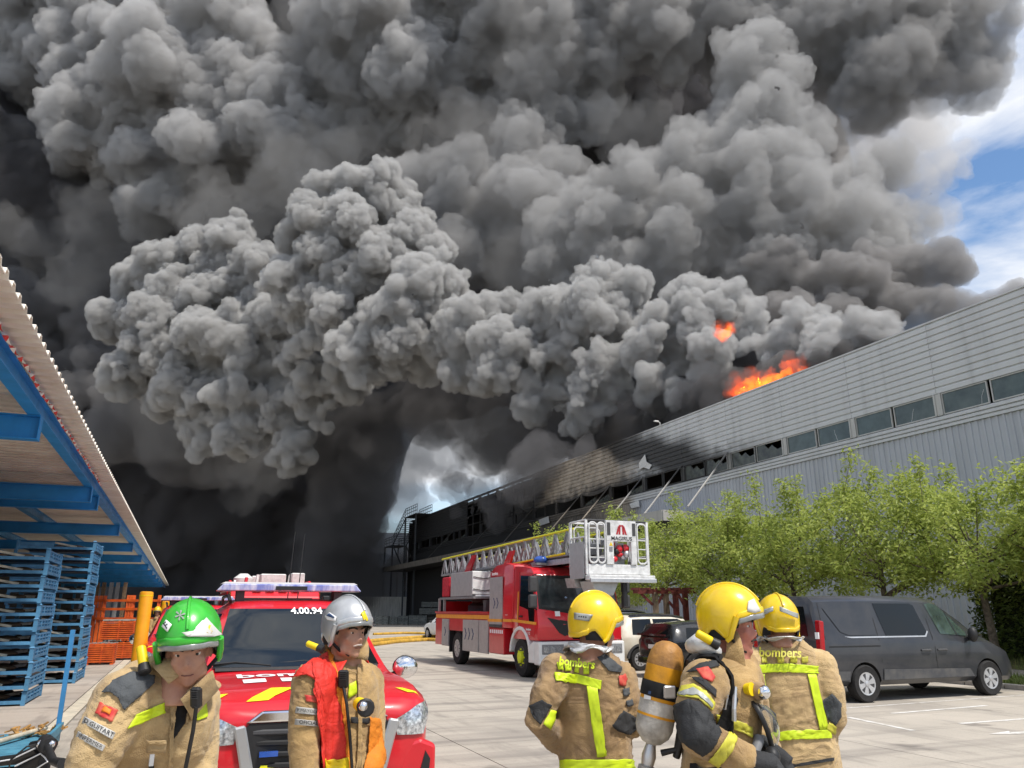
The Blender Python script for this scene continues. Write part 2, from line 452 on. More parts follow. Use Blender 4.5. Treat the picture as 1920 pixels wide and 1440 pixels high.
# ------------------------------------------------------------------ the burning industrial building (right)
def clad(name, col, sootk=1.0):
    m = bpy.data.materials.new(name); m.use_nodes = True
    n, l = m.node_tree.nodes, m.node_tree.links; b = n['Principled BSDF']
    g = n.new('ShaderNodeNewGeometry'); sx = n.new('ShaderNodeSeparateXYZ'); l.new(g.outputs['Position'], sx.inputs[0])
    def M(op, a, b_=None, c=None):
        k = n.new('ShaderNodeMath'); k.operation = op
        for i, v in enumerate((a, b_, c)):
            if v is None: continue
            if isinstance(v, (int, float)): k.inputs[i].default_value = v
            else: l.new(v, k.inputs[i])
        return k.outputs[0]
    def noise(s, st=(1,1,1), d=6):
        mp = n.new('ShaderNodeMapping'); mp.inputs['Scale'].default_value = st; l.new(g.outputs['Position'], mp.inputs[0])
        z = n.new('ShaderNodeTexNoise'); z.inputs['Scale'].default_value = s; z.inputs['Detail'].default_value = d; l.new(mp.outputs[0], z.inputs['Vector']); return z.outputs['Fac']
    def ss(v, a, c):
        r = n.new('ShaderNodeMapRange'); r.interpolation_type = 'SMOOTHSTEP'; r.inputs[1].default_value = a; r.inputs[2].default_value = c; l.new(v, r.inputs[0]); return r.outputs[0]
    def mix(f, A, B):
        x = n.new('ShaderNodeMixRGB'); l.new(f, x.inputs[0])
        for i, v in ((1, A), (2, B)):
            if isinstance(v, tuple): x.inputs[i].default_value = (*v, 1)
            else: l.new(v, x.inputs[i])
        return x.outputs[0]
    Y, Z = sx.outputs['Y'], sx.outputs['Z']
    n1 = noise(.22, (1, 1, 1.4)); n2 = noise(1.4); streak = noise(1.6, (1, 1, .06))
    yw = M('MULTIPLY_ADD', n1, 9., Y); yw = M('ADD', yw, -4.5)
    c = mix(ss(streak, .45, .75), col, tuple(k * .82 for k in col))
    beige = mix(ss(n2, .35, .7), (.38, .32, .25), (.24, .20, .155))
    c = mix(ss(yw, 47, 51), c, beige)
    cen = M('MULTIPLY_ADD', Z, -2.6, yw); cen = M('ADD', cen, 28.6 - 42.5)      # diagonal soot lick above the burnt windows
    lick = M('SUBTRACT', 1., ss(M('ABSOLUTE', cen), 1.5, 5.5))
    low = M('MULTIPLY', ss(yw, 33, 40), M('SUBTRACT', 1., ss(M('ADD', Z, M('MULTIPLY', n2, -1.4)), 10.0, 11.2)))
    low = M('MULTIPLY', low, ss(Z, 9.7, 9.9))
    blk = ss(yw, 61, 67)
    lick = M('MULTIPLY', lick, ss(Z, 9.95, 10.9)); s = M('MAXIMUM', M('MAXIMUM', M('MULTIPLY', lick, .93), M('MULTIPLY', low, .9)), blk)
    mid = M('MULTIPLY', ss(yw, 46, 62), .8); s = M('MAXIMUM', s, M('MULTIPLY', mid, M('SUBTRACT', 1., ss(Z, 9.8, 10.0))))
    s = M('MULTIPLY', s, sootk)
    c = mix(s, c, (.013, .012, .012))
    l.new(c, b.inputs['Base Color']); b.inputs['Metallic'].default_value = .0
    rr = M('MULTIPLY_ADD', s, .35, .5); l.new(rr, b.inputs['Roughness'])
    return m
M_clad = clad('grey_cladding', (.60, .605, .60)); M_clad2 = clad('grey_ribbed_sheet', (.47, .48, .505)); M_frame = clad('grey_window_frame', (.52, .51, .48))
M_pane = mat('dirty_green_glass', (.10, .125, .11), .12, var=.25, scale=1.2, col2=(.05, .065, .06), spec=.7)
M_smashed = mat('sooty_glass', (.03, .032, .03), .2, var=.3, scale=1.5, col2=(.10, .11, .09), spec=.6)
M_burnt = mat('charred_surface', (.012, .011, .011), .9, var=.4, scale=2, col2=(.03, .028, .026))
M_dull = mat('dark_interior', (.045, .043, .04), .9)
XB = 30.0; BAY = 4.87; Y0 = 23.2
bld = thing('industrial_building', 'long grey clad industrial building on fire along its roof, burnt black at its far end', 'building', (XB, Y0, 0))
def L(x, y, z): return (x - XB, y - Y0, z)
def bbx(mb, x0, x1, y0, y1, z0, z1): return mb.bx(x0 - XB, x1 - XB, y0 - Y0, y1 - Y0, z0, z1)
def hpanel(y0, y1, z0, z1, n, dep=.07, sag=0.):
    mb = MB(); p = (z1 - z0) / n; pr = []
    for k in range(n):
        za = z0 + k * p; pr += [(-dep, za), (-dep, za + p * .62), (-.012, za + p * .9), (-.012, za + p * .985)]
    pr += [(0, z1), (.06, z1), (.06, z0)]
    k = 6 if sag else 1; rings = []
    for i in range(k + 1):
        y = y0 + (y1 - y0) * i / k; s = sag * math.sin(PI * i / k)
        rings.append([Vector((a - .5 * s * (1 - (z - z0) / (z1 - z0)), y - Y0, z - s * max(0, 1 - (z - z0) / 1.2))) for a, z in pr])
    return mb.loft(rings)
rb = random.Random(21)
bays = list(range(-4, 18))
UP0, UP1, WN0, WN1, LO1 = 10.90, 14.18, 9.91, 10.88, 9.33
shared = {}
for k in bays:
    ya, yb = Y0 + BAY * k, Y0 + BAY * (k + 1)
    if not (65 < ya < 86):
        sag = {5: .18, 6: .35, 7: .25}.get(k, 0)
        hpanel(ya + .01, yb - .01, UP0, UP1, 11, sag=sag).build('upper_cladding_panel', M_clad, bld)
    # sill band
    hpanel(ya + .004, yb - .004, LO1 + .01, WN0 - .02, 3, .10).build('sill_trim', M_clad, bld)
    # vertical ribbed sheet below
    mb = MB(); pr = []; np_ = 16; p = (BAY - .012) / np_
    for i in range(np_):
        a = ya - Y0 + .006 + i * p; pr += [(0, a), (0, a + p * .55), (-.05, a + p * .63), (-.05, a + p * .92)]
    pr += [(0, yb - Y0 - .006), (.04, yb - Y0 - .006), (.04, ya - Y0 + .006)]
    mb.prism(pr, 'z', .7 if True else 0, LO1)
    mb.build('ribbed_sheet_panel', M_clad2, bld)
    # pilaster and mullion
    mb = MB(); bbx(mb, 29.94, 30.12, ya - .16, ya + .16, WN0, WN1); bbx(mb, 29.90, 29.938, ya - .19, ya - .11, WN0, WN1); bbx(mb, 29.90, 29.938, ya + .11, ya + .19, WN0, WN1)
    mb.build('pilaster', M_frame, bld)
    half = BAY / 2
    for h in (0, 1):
        wa, wb = ya + .19 + h * (half - .10), ya + half - .05 + h * (half - .14)
        burnt = ya > 40
        fr = MB(); t = .05
        if not (burnt and rb.random() < .35):
            bbx(fr, 29.96, 30.04, wa, wb, WN0, WN0 + t); bbx(fr, 29.96, 30.04, wa, wb, WN1 - t, WN1)
            bbx(fr, 29.96, 30.04, wa, wa + t, WN0 + t, WN1 - t); bbx(fr, 29.96, 30.04, wb - t, wb, WN0 + t, WN1 - t)
            f = fr.build('window', M_frame, bld)
            if not burnt:
                mb = MB()
                if k >= 2: # partly smashed
                    poly = [(wa + t, WN0 + t), (wb - t, WN0 + t), (wb - t, WN1 - t), (wa + half * .62, WN1 - t), (wa + half * .5, WN1 - .35), (wa + half * .36, WN1 - .18), (wa + half * .2, WN1 - .5), (wa + t, WN1 - .42)]
                    mb.prism([(y - Y0, z) for y, z in poly], 'x', 0., .012); mb.build('pane', M_smashed, f)
                else:
                    bbx(mb, 30.0, 30.012, wa + t, wb - t, WN0 + t, WN1 - t); pn = mb.build('pane', M_pane, f)
                    if rb.random() < .8:
                        cr = MB()
                        for q in range(rb.choice([1, 1, 2, 3])):
                            yy, zz = rb.uniform(wa + .2, wb - .2), WN0 + t + .02; pts = [L(29.99, yy, zz)]
                            dy = rb.uniform(-.08, .12)
                            for s_ in range(4): yy += dy * rb.uniform(.4, 1.4); zz += rb.uniform(.1, .2); pts.append(L(29.99, yy, min(zz, WN1 - .08)))
                            cr.tube(pts, .008, 4)
                        cr.build('crack', M_wht, f)
            elif rb.random() < .4:
                mb = MB(); y1 = rb.uniform(.3, .8)
                mb.prism([(wa + t - Y0, WN0 + t), (wb - t - Y0, WN0 + t), (wa + (wb - wa) * y1 - Y0, WN0 + .3), (wa + t - Y0, WN0 + .55)], 'x', 0., .012); mb.build('pane', M_smashed, f)
mb = MB(); bbx(mb, 29.92, 30.4, 3.6, 112.5, 14.182, 14.26); mb.build('coping', M_clad, bld)
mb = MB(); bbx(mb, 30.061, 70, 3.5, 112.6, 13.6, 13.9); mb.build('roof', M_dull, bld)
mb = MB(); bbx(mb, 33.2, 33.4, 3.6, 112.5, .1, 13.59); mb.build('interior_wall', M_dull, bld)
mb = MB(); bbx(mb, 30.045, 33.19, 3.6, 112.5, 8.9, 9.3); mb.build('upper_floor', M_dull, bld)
for ya in (3.3, 112.61): mb = MB(); bbx(mb, 30.0, 70, ya, ya + .19, 0, 14.1); mb.build('end_wall', M_clad, bld)
mb = MB(); bbx(mb, 29.97, 30.2, 3.6, 112.5, 0, .69); mb.build('plinth', M_curb, bld)
# charred frame where the cladding has burnt away
mb = MB()
for y in np.arange(67.5, 90, 2.45):
    mb.bar(L(30.05, y, 9.9), L(30.05, y + rb.uniform(-.2, .2), 14.1), .14, .1)
for z in (11.2, 12.2, 13.2): mb.bar(L(30.1, 67, z), L(30.1, 91, z), .1)
for q in range(26):
    y, z = rb.uniform(67, 89), rb.uniform(10.6, 13.8); mb.box(L(29.95 + rb.uniform(-.1, .2), y, z), (.03, rb.uniform(.3, 1.5), rb.uniform(.2, 1.1)), Matrix.Rotation(rb.uniform(-.6, .6), 3, 'X') @ Matrix.Rotation(rb.uniform(-.3, .3), 3, 'Z'))
mb.build('charred_frame', M_burnt, bld)
def scrap(pts, m=None):
    mb = MB(); c = Vector(at_x(*pts[0], 29.86)) - Vector((XB, Y0, 0))
    P = [Vector(at_x(x, y, 29.84 - .05 * (i % 3))) - Vector((XB, Y0, 0)) for i, (x, y) in enumerate(pts)]
    n = len(P); mb.add(P + [p + Vector((.02, 0, 0)) for p in P], [tuple(range(n)), tuple(reversed(range(n, 2*n)))] + [(i, i+n, (i+1) % n + n, (i+1) % n) for i in range(n)])
    mb.build('torn_sheet', m or M_offwhite, bld)
scrap([(1198, 868), (1209, 852), (1212, 866), (1222, 872), (1217, 880), (1207, 876), (1199, 880)])
scrap([(1180, 945), (1197, 938), (1199, 950), (1184, 953)]); scrap([(1010, 975), (1028, 968), (1030, 980), (1012, 986)], M_shut)
# roof-edge lamp
mb = MB(); p = at_x(1233, 797, 29.7); mb.tube([L(29.9, p.y, 14.2), L(29.9, p.y, 14.42), L(29.7, p.y, 14.5)], .03, 6); mb.box(L(29.6, p.y, 14.5), (.32, .16, .09)); mb.build('roof_edge_lamp', M_offwhite, bld)
# awning with stay rods
M_rod = clad('sooty_rod', (.42, .40, .37), .93)
mb = MB()
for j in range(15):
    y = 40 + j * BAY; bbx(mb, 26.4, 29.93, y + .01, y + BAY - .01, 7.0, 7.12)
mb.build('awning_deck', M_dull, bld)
mb = MB()
for j in range(15):
    y = 40 + j * BAY; bbx(mb, 26.34, 26.396, y + .006, y + BAY - .006, 6.9, 7.55)
bbx(mb, 26.398, 29.93, 39.93, 39.995, 6.9, 7.55)
mb.build('awning_fascia', clad('awning_concrete', (.40, .385, .36), .75), bld)
for j in (3, 4, 5, 6, 7, 9, 11, 14):
    y = Y0 + BAY * j
    for dy in (0,):
        MB().cyl(L(29.86, y + dy, 10.95), L(26.5, y + dy - .3, 7.45), .055, n=6).build('stay_rod', M_rod, bld)
# outside staircase at the far end
M_stair = mat('sooty_steel', (.05, .055, .06), .7)
st = thing('fire_escape', 'dark steel outside staircase with railings at the far end of the burnt building', 'staircase', (29.2, 112, 0))
def S(x, y, z): return (x - 29.2, y - 112, z)
mb = MB(); mb.bx(-1.2, 1.2, -10, -4, 14.2, 14.3); mb.build('upper_landing', M_stair, st)
mb = MB(); mb.bx(-1.2, 1.2, 3, 8, 10.9, 11.0); mb.build('lower_landing', M_stair, st)
for i in range(14):
    MB().bx(-1.0, 1.0, -4 + i * .5, -3.55 + i * .5, 14.0 - i * .22, 14.05 - i * .22).build('step', M_stair, st)
for s_ in (-1.05, 1.05):
    mb = MB(); mb.bar((s_, -4, 14.15), (s_, 3, 10.95), .06, .25)
    mb.build('stringer', M_stair, st)
    mb = MB()
    for off in (.45, .9, 1.25):
        mb.tube([(s_, -10, 14.3 + off), (s_, -4, 14.3 + off), (s_, 3, 11.0 + off), (s_, 8, 11.0 + off)], .04, 5)
    for i in range(19):
        y = -10 + i; zb = 14.3 if y <= -4 else (11.0 if y >= 3 else 14.3 - (y + 4) * 3.3 / 7); mb.cyl((s_, y, zb), (s_, y, zb + 1.25), .035, n=5)
    mb.build('railing', M_stair, st)
    for y in (-9.5, -4, 3, 7.8): MB().bx(s_ - .1, s_ + .1, y - .1, y + .1, 0, 14.2 if y <= -4 else 10.9).build('post', M_stair, st)
mb = MB(); mb.bar((-1, 3, 10.9), (-1, -3, 7.4), .06, .25); mb.bar((1, 3, 10.9), (1, -3, 7.4), .06, .25); mb.build('lower_flight', M_stair, st)

# far sheds and fence
fa = thing('sheet_fence', 'pale corrugated sheet fence at the far end of the yard', 'fence', (18, 113.5, 0))
M_fen = mat('pale_corrugated', (.62, .60, .55), .6, var=.15, stretch=(1, 1, .1))
for k in range(8):
    mb = MB(); pr = []
    for i in range(10):
        a = -14 + k * 3.5 + i * .349; pr += [(a, 0), (a + .16, 0), (a + .2, -.06), (a + .31, -.06)]
    pr += [(-14 + k * 3.5 + 3.49, 0), (-14 + k * 3.5 + 3.49, .05), (-14 + k * 3.5, .05)]
    mb.prism(pr, 'z', .05, 3.5); mb.build('sheet', M_fen, fa)
mb = MB().bx(-14, 14, .06, .2, .02, 3.4); mb.build('rail', M_darkgrey, fa)
fs = thing('far_shed', 'low blue grey shed roof far behind in the smoke', 'building', (20, 165, 0))
mb = MB().bx(-60, 25, 0, 30, 0, 17); mb.build('wall', mat('far_blue_grey', (.16, .17, .19), .8), fs)
mb = MB().bx(-61, 26, -.6, 31, 17.01, 17.5); mb.build('roof', mat('far_roof', (.22, .23, .25), .8), fs)
# ------------------------------------------------------------------ loading canopy (left)
M_roofsheet = mat('cream_roof_sheet', (.84, .79, .69), .45, var=.1, scale=2, col2=(.70, .62, .52))
M_bluedk = mat('canopy_blue', (.03, .32, .78), .4, var=.12, scale=1.5, col2=(.025, .24, .60))
cn = thing('loading_canopy', 'blue steel loading canopy with cream corrugated roof along the left side of the yard', 'canopy', (-2.2, 13, 0))
def cbx(mb, x0, x1, y0, y1, z0, z1): return mb.bx(x0 + 2.2, x1 + 2.2, y0 - 13, y1 - 13, z0, z1)
PIT = .33; ROWS = 24
def sheet(ya, n):
    mb = MB(); pr = []
    for i in range(n):
        a = ya - 13 + i * PIT; pr += [(a, 4.86), (a + PIT * .52, 4.86), (a + PIT * .62, 4.925), (a + PIT * .90, 4.925)]
    e = ya - 13 + n * PIT
    pr += [(e, 4.86)] + [(y, z + .018) for y, z in reversed(pr)]
    pr.append((ya - 13, 4.878))
    # strip along X between two end profiles
    k = len(pr); m = (k) // 2
    mb.prism(pr, 'x', -11.8, .32)
    return mb
y = 4.2
while y < 108:
    n = 24 if y < 40 else 36
    sheet(y, n).build('roof_sheet', M_roofsheet, cn); y += n * PIT
yend = y
for x in (-2.34, -4.6, -6.9, -9.2, -11.5):
    mb = MB()
    cbx(mb, x - .09, x + .09, 4.0, yend, 4.845, 4.858); cbx(mb, x - .012, x + .012, 4.0, yend, 4.62, 4.844); cbx(mb, x - .09, x + .09, 4.0, yend, 4.606, 4.619)
    mb.build('purlin', M_bluedk if x == -2.34 else M_blue, cn)
by = [5.2, 13.1, 20.6, 22.2, 29.8, 38, 46.4, 55.5, 64, 72.5, 81, 89.5, 98]
for y in by:
    mb = MB(); h = .34
    cbx(mb, -12, -2.26, y - .10, y + .10, 4.585, 4.604); cbx(mb, -12, -2.27, y - .012, y + .012, 4.26, 4.584); cbx(mb, -12, -2.26, y - .10, y + .10, 4.24, 4.259)
    cbx(mb, -2.259, -2.245, y - .10, y + .10, 4.24, 4.604)
    mb.build('beam', M_bluedk, cn)
    mb = MB(); cbx(mb, -9.1, -8.9, y - .1, y + .1, 0, 4.239); mb.build('column', M_blue, cn)
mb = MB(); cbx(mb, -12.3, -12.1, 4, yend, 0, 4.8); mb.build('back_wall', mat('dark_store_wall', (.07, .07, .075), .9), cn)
# red and white tape tied along the edge
tp = thing('barrier_tape', 'twisted red and white barrier tape strung along the canopy edge', 'tape', (-2.2, 13, 0))
Mr_, Mw_ = mat('tape_red', (.65, .03, .03), .5, var=0), mat('tape_white', (.82, .80, .78), .5, var=0)
mb = MB(); i = 0; y = 5.0; pv = None
while y < 21.5:
    a = i * .55; x = -2.17; z = 4.80 - .02 * math.sin(i * .21)
    p = Vector((x + 2.2, y - 13, z)); w = Vector((math.cos(a), 0, math.sin(a))) * .028
    if pv:
        mb.mi = (i // 2) % 2; b = len(mb.v); mb.add([pv[0] - pv[1], pv[0] + pv[1], p + w, p - w], [(0, 1, 2, 3)])
    pv = (p, w); y += .075; i += 1
mb.build('tape_strip', [Mr_, Mw_], tp)

cn.location.z = -.10; tp.location.z = -.10
# ------------------------------------------------------------------ smoke
def smoke_material(name, density, col, anis=0.0):
    m = bpy.data.materials.new(name); m.use_nodes = True
    n, l = m.node_tree.nodes, m.node_tree.links
    n.clear()
    o = n.new('ShaderNodeOutputMaterial'); v = n.new('ShaderNodeVolumePrincipled')
    v.inputs['Density'].default_value = density
    v.inputs['Color'].default_value = (*col, 1)
    v.inputs['Anisotropy'].default_value = anis
    l.new(v.outputs['Volume'], o.inputs['Volume'])
    m.cycles.homogeneous_volume = True
    return m

def billow_tree(name, stages):
    """each stage: (cell size, amplitude, warp) pushes the surface out along its own normal in rounded cells"""
    t = bpy.data.node_groups.new(name, 'GeometryNodeTree')
    t.interface.new_socket('Geometry', in_out='INPUT', socket_type='NodeSocketGeometry')
    t.interface.new_socket('Geometry', in_out='OUTPUT', socket_type='NodeSocketGeometry')
    N, L = t.nodes, t.links
    gi, go = N.new('NodeGroupInput'), N.new('NodeGroupOutput')
    cur = gi.outputs[0]
    pos, nor = N.new('GeometryNodeInputPosition'), N.new('GeometryNodeInputNormal')
    for k, (cell, amp, warp) in enumerate(stages):
        nz = N.new('ShaderNodeTexNoise'); nz.inputs['Scale'].default_value = 0.8 / cell; nz.inputs['Detail'].default_value = 2
        L.new(pos.outputs[0], nz.inputs['Vector'])
        wsub = N.new('ShaderNodeVectorMath'); wsub.operation = 'SUBTRACT'; wsub.inputs[1].default_value = (.5, .5, .5)
        L.new(nz.outputs['Color'], wsub.inputs[0])
        wsc = N.new('ShaderNodeVectorMath'); wsc.operation = 'SCALE'; wsc.inputs['Scale'].default_value = warp * cell
        L.new(wsub.outputs[0], wsc.inputs[0])
        add = N.new('ShaderNodeVectorMath'); add.operation = 'ADD'
        L.new(pos.outputs[0], add.inputs[0]); L.new(wsc.outputs[0], add.inputs[1])
        off = N.new('ShaderNodeVectorMath'); off.operation = 'ADD'; off.inputs[1].default_value = (k * 17.3, k * 5.1, k * 9.7)
        L.new(add.outputs[0], off.inputs[0])
        vo = N.new('ShaderNodeTexVoronoi'); vo.feature = 'SMOOTH_F1'
        vo.inputs['Scale'].default_value = 1.0 / cell
        vo.inputs['Smoothness'].default_value = 0.25
        L.new(off.outputs[0], vo.inputs['Vector'])
        sq = N.new('ShaderNodeMath'); sq.operation = 'MULTIPLY'
        L.new(vo.outputs['Distance'], sq.inputs[0]); L.new(vo.outputs['Distance'], sq.inputs[1])
        mm = N.new('ShaderNodeMath'); mm.operation = 'MULTIPLY_ADD'
        L.new(sq.outputs[0], mm.inputs[0]); mm.inputs[1].default_value = -1.6 * amp; mm.inputs[2].default_value = 0.5 * amp
        nm = N.new('ShaderNodeTexNoise'); nm.inputs['Scale'].default_value = 0.23 / cell; nm.inputs['Detail'].default_value = 1
        L.new(off.outputs[0], nm.inputs['Vector'])
        mr = N.new('ShaderNodeMapRange'); mr.inputs[1].default_value = .34; mr.inputs[2].default_value = .66; mr.inputs[3].default_value = .25 if k else .7; mr.inputs[4].default_value = 1.65 if k else 1.3
        L.new(nm.outputs['Fac'], mr.inputs[0])
        mz = N.new('ShaderNodeMath'); mz.operation = 'MULTIPLY'; L.new(mm.outputs[0], mz.inputs[0]); L.new(mr.outputs[0], mz.inputs[1])
        sc = N.new('ShaderNodeVectorMath'); sc.operation = 'SCALE'
        L.new(nor.outputs[0], sc.inputs[0]); L.new(mz.outputs[0], sc.inputs['Scale'])
        sp = N.new('GeometryNodeSetPosition')
        L.new(cur, sp.inputs['Geometry']); L.new(sc.outputs[0], sp.inputs['Offset'])
        cur = sp.outputs[0]
    L.new(cur, go.inputs[0])
    return t

_ICO = None
def unit_ico():
    global _ICO
    if _ICO is None:
        bm = bmesh.new(); bmesh.ops.create_icosphere(bm, subdivisions=3, radius=1)
        _ICO = (np.array([v.co[:] for v in bm.verts]), np.array([[v.index for v in f.verts] for f in bm.faces])); bm.free()
    return _ICO

def smoke_mass(name, puffs, voxel, stages, mat, label, seed=1, bud=5, squash=1.0):
    """puffs: (px, py, radius px, metres ahead). A union of balls and smaller buds on them, remeshed into one skin, then billowed."""
    r = random.Random(seed)
    V, Fc, base = unit_ico()[0], unit_ico()[1], 0
    vs, fs = [], []
    def ball(c, rad):
        nonlocal base
        s = np.array([rad * r.uniform(.9, 1.1), rad * r.uniform(.9, 1.1), rad * r.uniform(.85, 1.05) * squash])
        vs.append(V * s + np.array(c)); fs.append(Fc + base); base += len(V)
    for (x, y, rp, d) in puffs:
        c = at_d(x, y, d)
        rad = rp * (c - EYE).dot(AX_F) / FOC
        ball(c, rad)
        for k in range(bud):
            u = Vector((r.gauss(0, 1), r.gauss(0, 1), r.gauss(0.3, 1))).normalized()
            q = r.uniform(.35, .6)
            ball(c + u * rad * r.uniform(.65, .95), rad * q)
    me = bpy.data.meshes.new(name)
    vv = np.concatenate(vs); ff = np.concatenate(fs)
    me.from_pydata(vv.tolist(), [], ff.tolist())
    ob = bpy.data.objects.new(name, me); COL.objects.link(ob)
    md = ob.modifiers.new('remesh', 'REMESH'); md.mode = 'VOXEL'; md.voxel_size = voxel
    g = ob.modifiers.new('billow', 'NODES'); g.node_group = billow_tree(name + '_billow', stages[:2])
    md = ob.modifiers.new('remesh', 'REMESH'); md.mode = 'VOXEL'; md.voxel_size = voxel
    g = ob.modifiers.new('billow', 'NODES'); g.node_group = billow_tree(name + '_fine', stages[2:])
    dg = bpy.context.evaluated_depsgraph_get()
    new = bpy.data.meshes.new_from_object(ob.evaluated_get(dg))
    ob.modifiers.clear(); ob.data = new; new.name = name
    bpy.data.meshes.remove(me)
    new.materials.clear(); new.materials.append(mat)
    for p in new.polygons: pass
    new.shade_smooth()
    ob['kind'] = 'stuff'; ob['label'] = label
    print('smoke', name, len(new.polygons), round(time.time() - T0, 1))
    return ob
sm_dark = smoke_material('soot_black_smoke', 0.5, (.24, .235, .245))
sm_mid = smoke_material('dark_grey_smoke', 0.34, (.58, .575, .57))
sm_left = smoke_material('left_grey_smoke', 0.45, (.70, .695, .69))
sm_lite = smoke_material('grey_smoke', 1.3, (.705, .70, .688))
sm_thin = smoke_material('thin_grey_smoke', 0.10, (.86, .86, .87))
# the black wall of smoke behind everything
B = []
for (x, y, r) in [(-150, 60, 200), (-150, 350, 220), (-150, 650, 220), (-120, 950, 200), (80, 820, 170), (120, 1010, 130), (260, 900, 170), (330, 1040, 130),
                  (430, 950, 170), (480, 1060, 120), (560, 880, 160), (590, 1010, 130), (640, 760, 160), (100, 120, 220), (100, 420, 220), (330, 260, 230),
                  (360, 520, 230), (600, 40, 230), (640, 330, 240), (620, 600, 210), (880, 60, 220), (900, 300, 230), (870, 560, 210), (860, 700, 120),
                  (1130, 80, 220), (1150, 330, 220), (1120, 560, 200), (1360, 60, 200), (1380, 300, 190), (1380, 540, 180), (1560, 520, 150),
                  (1620, 20, 170), (-60, -180, 220), (300, -180, 220), (700, -180, 220), (1050, -180, 220), (1400, -180, 200), (1700, -140, 160), (1000, 770, 60), (1060, 800, 70), (975, 740, 60), (1030, 840, 40), (1130, 730, 100), (1270, 680, 110), (1400, 640, 110)]:
    B.append((x, y, r, 150))
smoke_mass('smoke', B, 2.0, [(16., 6., 1.), (7., 2.5, 1.), (3., 1.0, .8), (1.8, .5, .6)], sm_dark, 'black wall of smoke filling the sky behind the grey billows', 3, 2)
# upper left billows
L = [(90, 60, 90, 128), (60, 150, 60, 130), (190, 90, 120, 124), (330, 40, 110, 122), (240, 200, 120, 122), (330, 170, 120, 118), (200, 260, 90, 124),
     (440, 130, 110, 118), (400, 260, 110, 116), (300, 320, 90, 120), (520, 230, 100, 116), (560, 160, 80, 118), (480, 310, 80, 118), (600, 260, 70, 118),
     (690, 60, 110, 112), (760, 130, 100, 112), (660, 150, 80, 114), (820, 60, 90, 114), (860, 160, 70, 114), (720, 220, 70, 116), (560, 330, 60, 120),
     (300, -40, 90, 122), (120, -40, 100, 124), (720, -50, 90, 112)]
L2 = [(30, 330, 90, 132), (70, 420, 70, 132), (20, 460, 80, 134), (150, 390, 60, 130), (20, 600, 80, 128), (110, 600, 60, 128), (60, 690, 60, 126), (170, 660, 60, 124), (120, 760, 60, 124),
     (240, 800, 70, 122), (330, 840, 60, 120), (420, 850, 60, 118)]
smoke_mass('smoke', L2, .5, [(9., 4.2, 1.), (4., 1.9, 1.1), (1.8, .7, 1.), (.9, .28, .8)], smoke_material('dim_grey_smoke', .3, (.33, .325, .33)), 'dim grey smoke drifting low behind the canopy at the left', 25, 4)
smoke_mass('smoke', L, .5, [(9., 4.4, 1.5), (4., 2.1, 1.5), (1.8, .95, 1.3), (.85, .42, 1.)], sm_left, 'soft dark grey smoke billows high on the left above the canopy', 5, 4)
# upper right billows with the bright pillar
Rr = [(960, 40, 90, 108), (1060, 80, 90, 106), (1140, 50, 80, 106), (1000, 160, 60, 108), (1100, 170, 60, 108), (1230, 60, 90, 104), (1340, 30, 90, 104),
      (1480, 40, 100, 102), (1600, 60, 100, 100), (1700, 50, 90, 100), (1780, 90, 80, 98), (1650, 130, 80, 98), (1560, 120, 60, 100), (1800, 40, 70, 98), (1840, 130, 50, 98),
      (1040, 240, 50, 106), (980, 280, 60, 104), (900, 380, 80, 100), (800, 360, 80, 102), (960, 430, 90, 98), (850, 470, 80, 98), (900, -40, 100, 108), (1150, -50, 100, 106), (1420, -50, 100, 104), (1640, -40, 90, 100),
      (1010, 360, 60, 98)]
smoke_mass('smoke', Rr, .42, [(8., 4.0, 1.5), (3.6, 1.9, 1.5), (1.6, .85, 1.3), (.8, .4, 1.)], sm_mid, 'dark grey smoke billows high on the right reaching the blue sky', 6, 4)
R2 = [(1650, 40, 80, 100), (1720, 50, 80, 100), (1780, 90, 70, 98), (1660, 130, 80, 98), (1740, 150, 60, 98), (1800, 40, 60, 98), (1830, 120, 45, 98), (1640, -40, 90, 100), (1760, -40, 80, 100), (1620, 190, 50, 98), (1850, 60, 40, 98)]
smoke_mass('smoke', R2, .5, [(8., 5., 1.6), (3.6, 2.4, 1.6), (1.6, 1.0, 1.3), (.9, .4, 1.)], smoke_material('feathered_grey_smoke', .13, (.50, .49, .48)), 'feathered grey smoke thinning out against the blue sky at the upper right', 41, 4)
P = [(1410, 90, 52, 84), (1385, 130, 40, 84), (1440, 150, 62, 84), (1420, 210, 70, 84), (1440, 270, 80, 83), (1360, 270, 60, 84), (1390, 330, 110, 82), (1290, 330, 70, 84),
     (1230, 370, 80, 84), (1160, 420, 80, 84), (1300, 430, 90, 82), (1480, 380, 100, 80), (1530, 440, 90, 79), (1420, 470, 90, 80), (1120, 500, 80, 84), (1220, 500, 80, 83), (1600, 380, 70, 82), (1640, 450, 80, 80),
     (1050, 480, 70, 86), (1660, 330, 50, 84), (1700, 420, 50, 82), (1060, 430, 60, 88)]
sm_pil = smoke_material('pillar_grey_smoke', 0.38, (.61, .605, .597))
smoke_mass('smoke', P, .28, [(6., 2.9, 1.4), (2.8, 1.5, 1.4), (1.25, .68, 1.2), (.6, .3, 1.)], sm_pil, 'pale grey smoke pillar rising above the others', 8, 5)
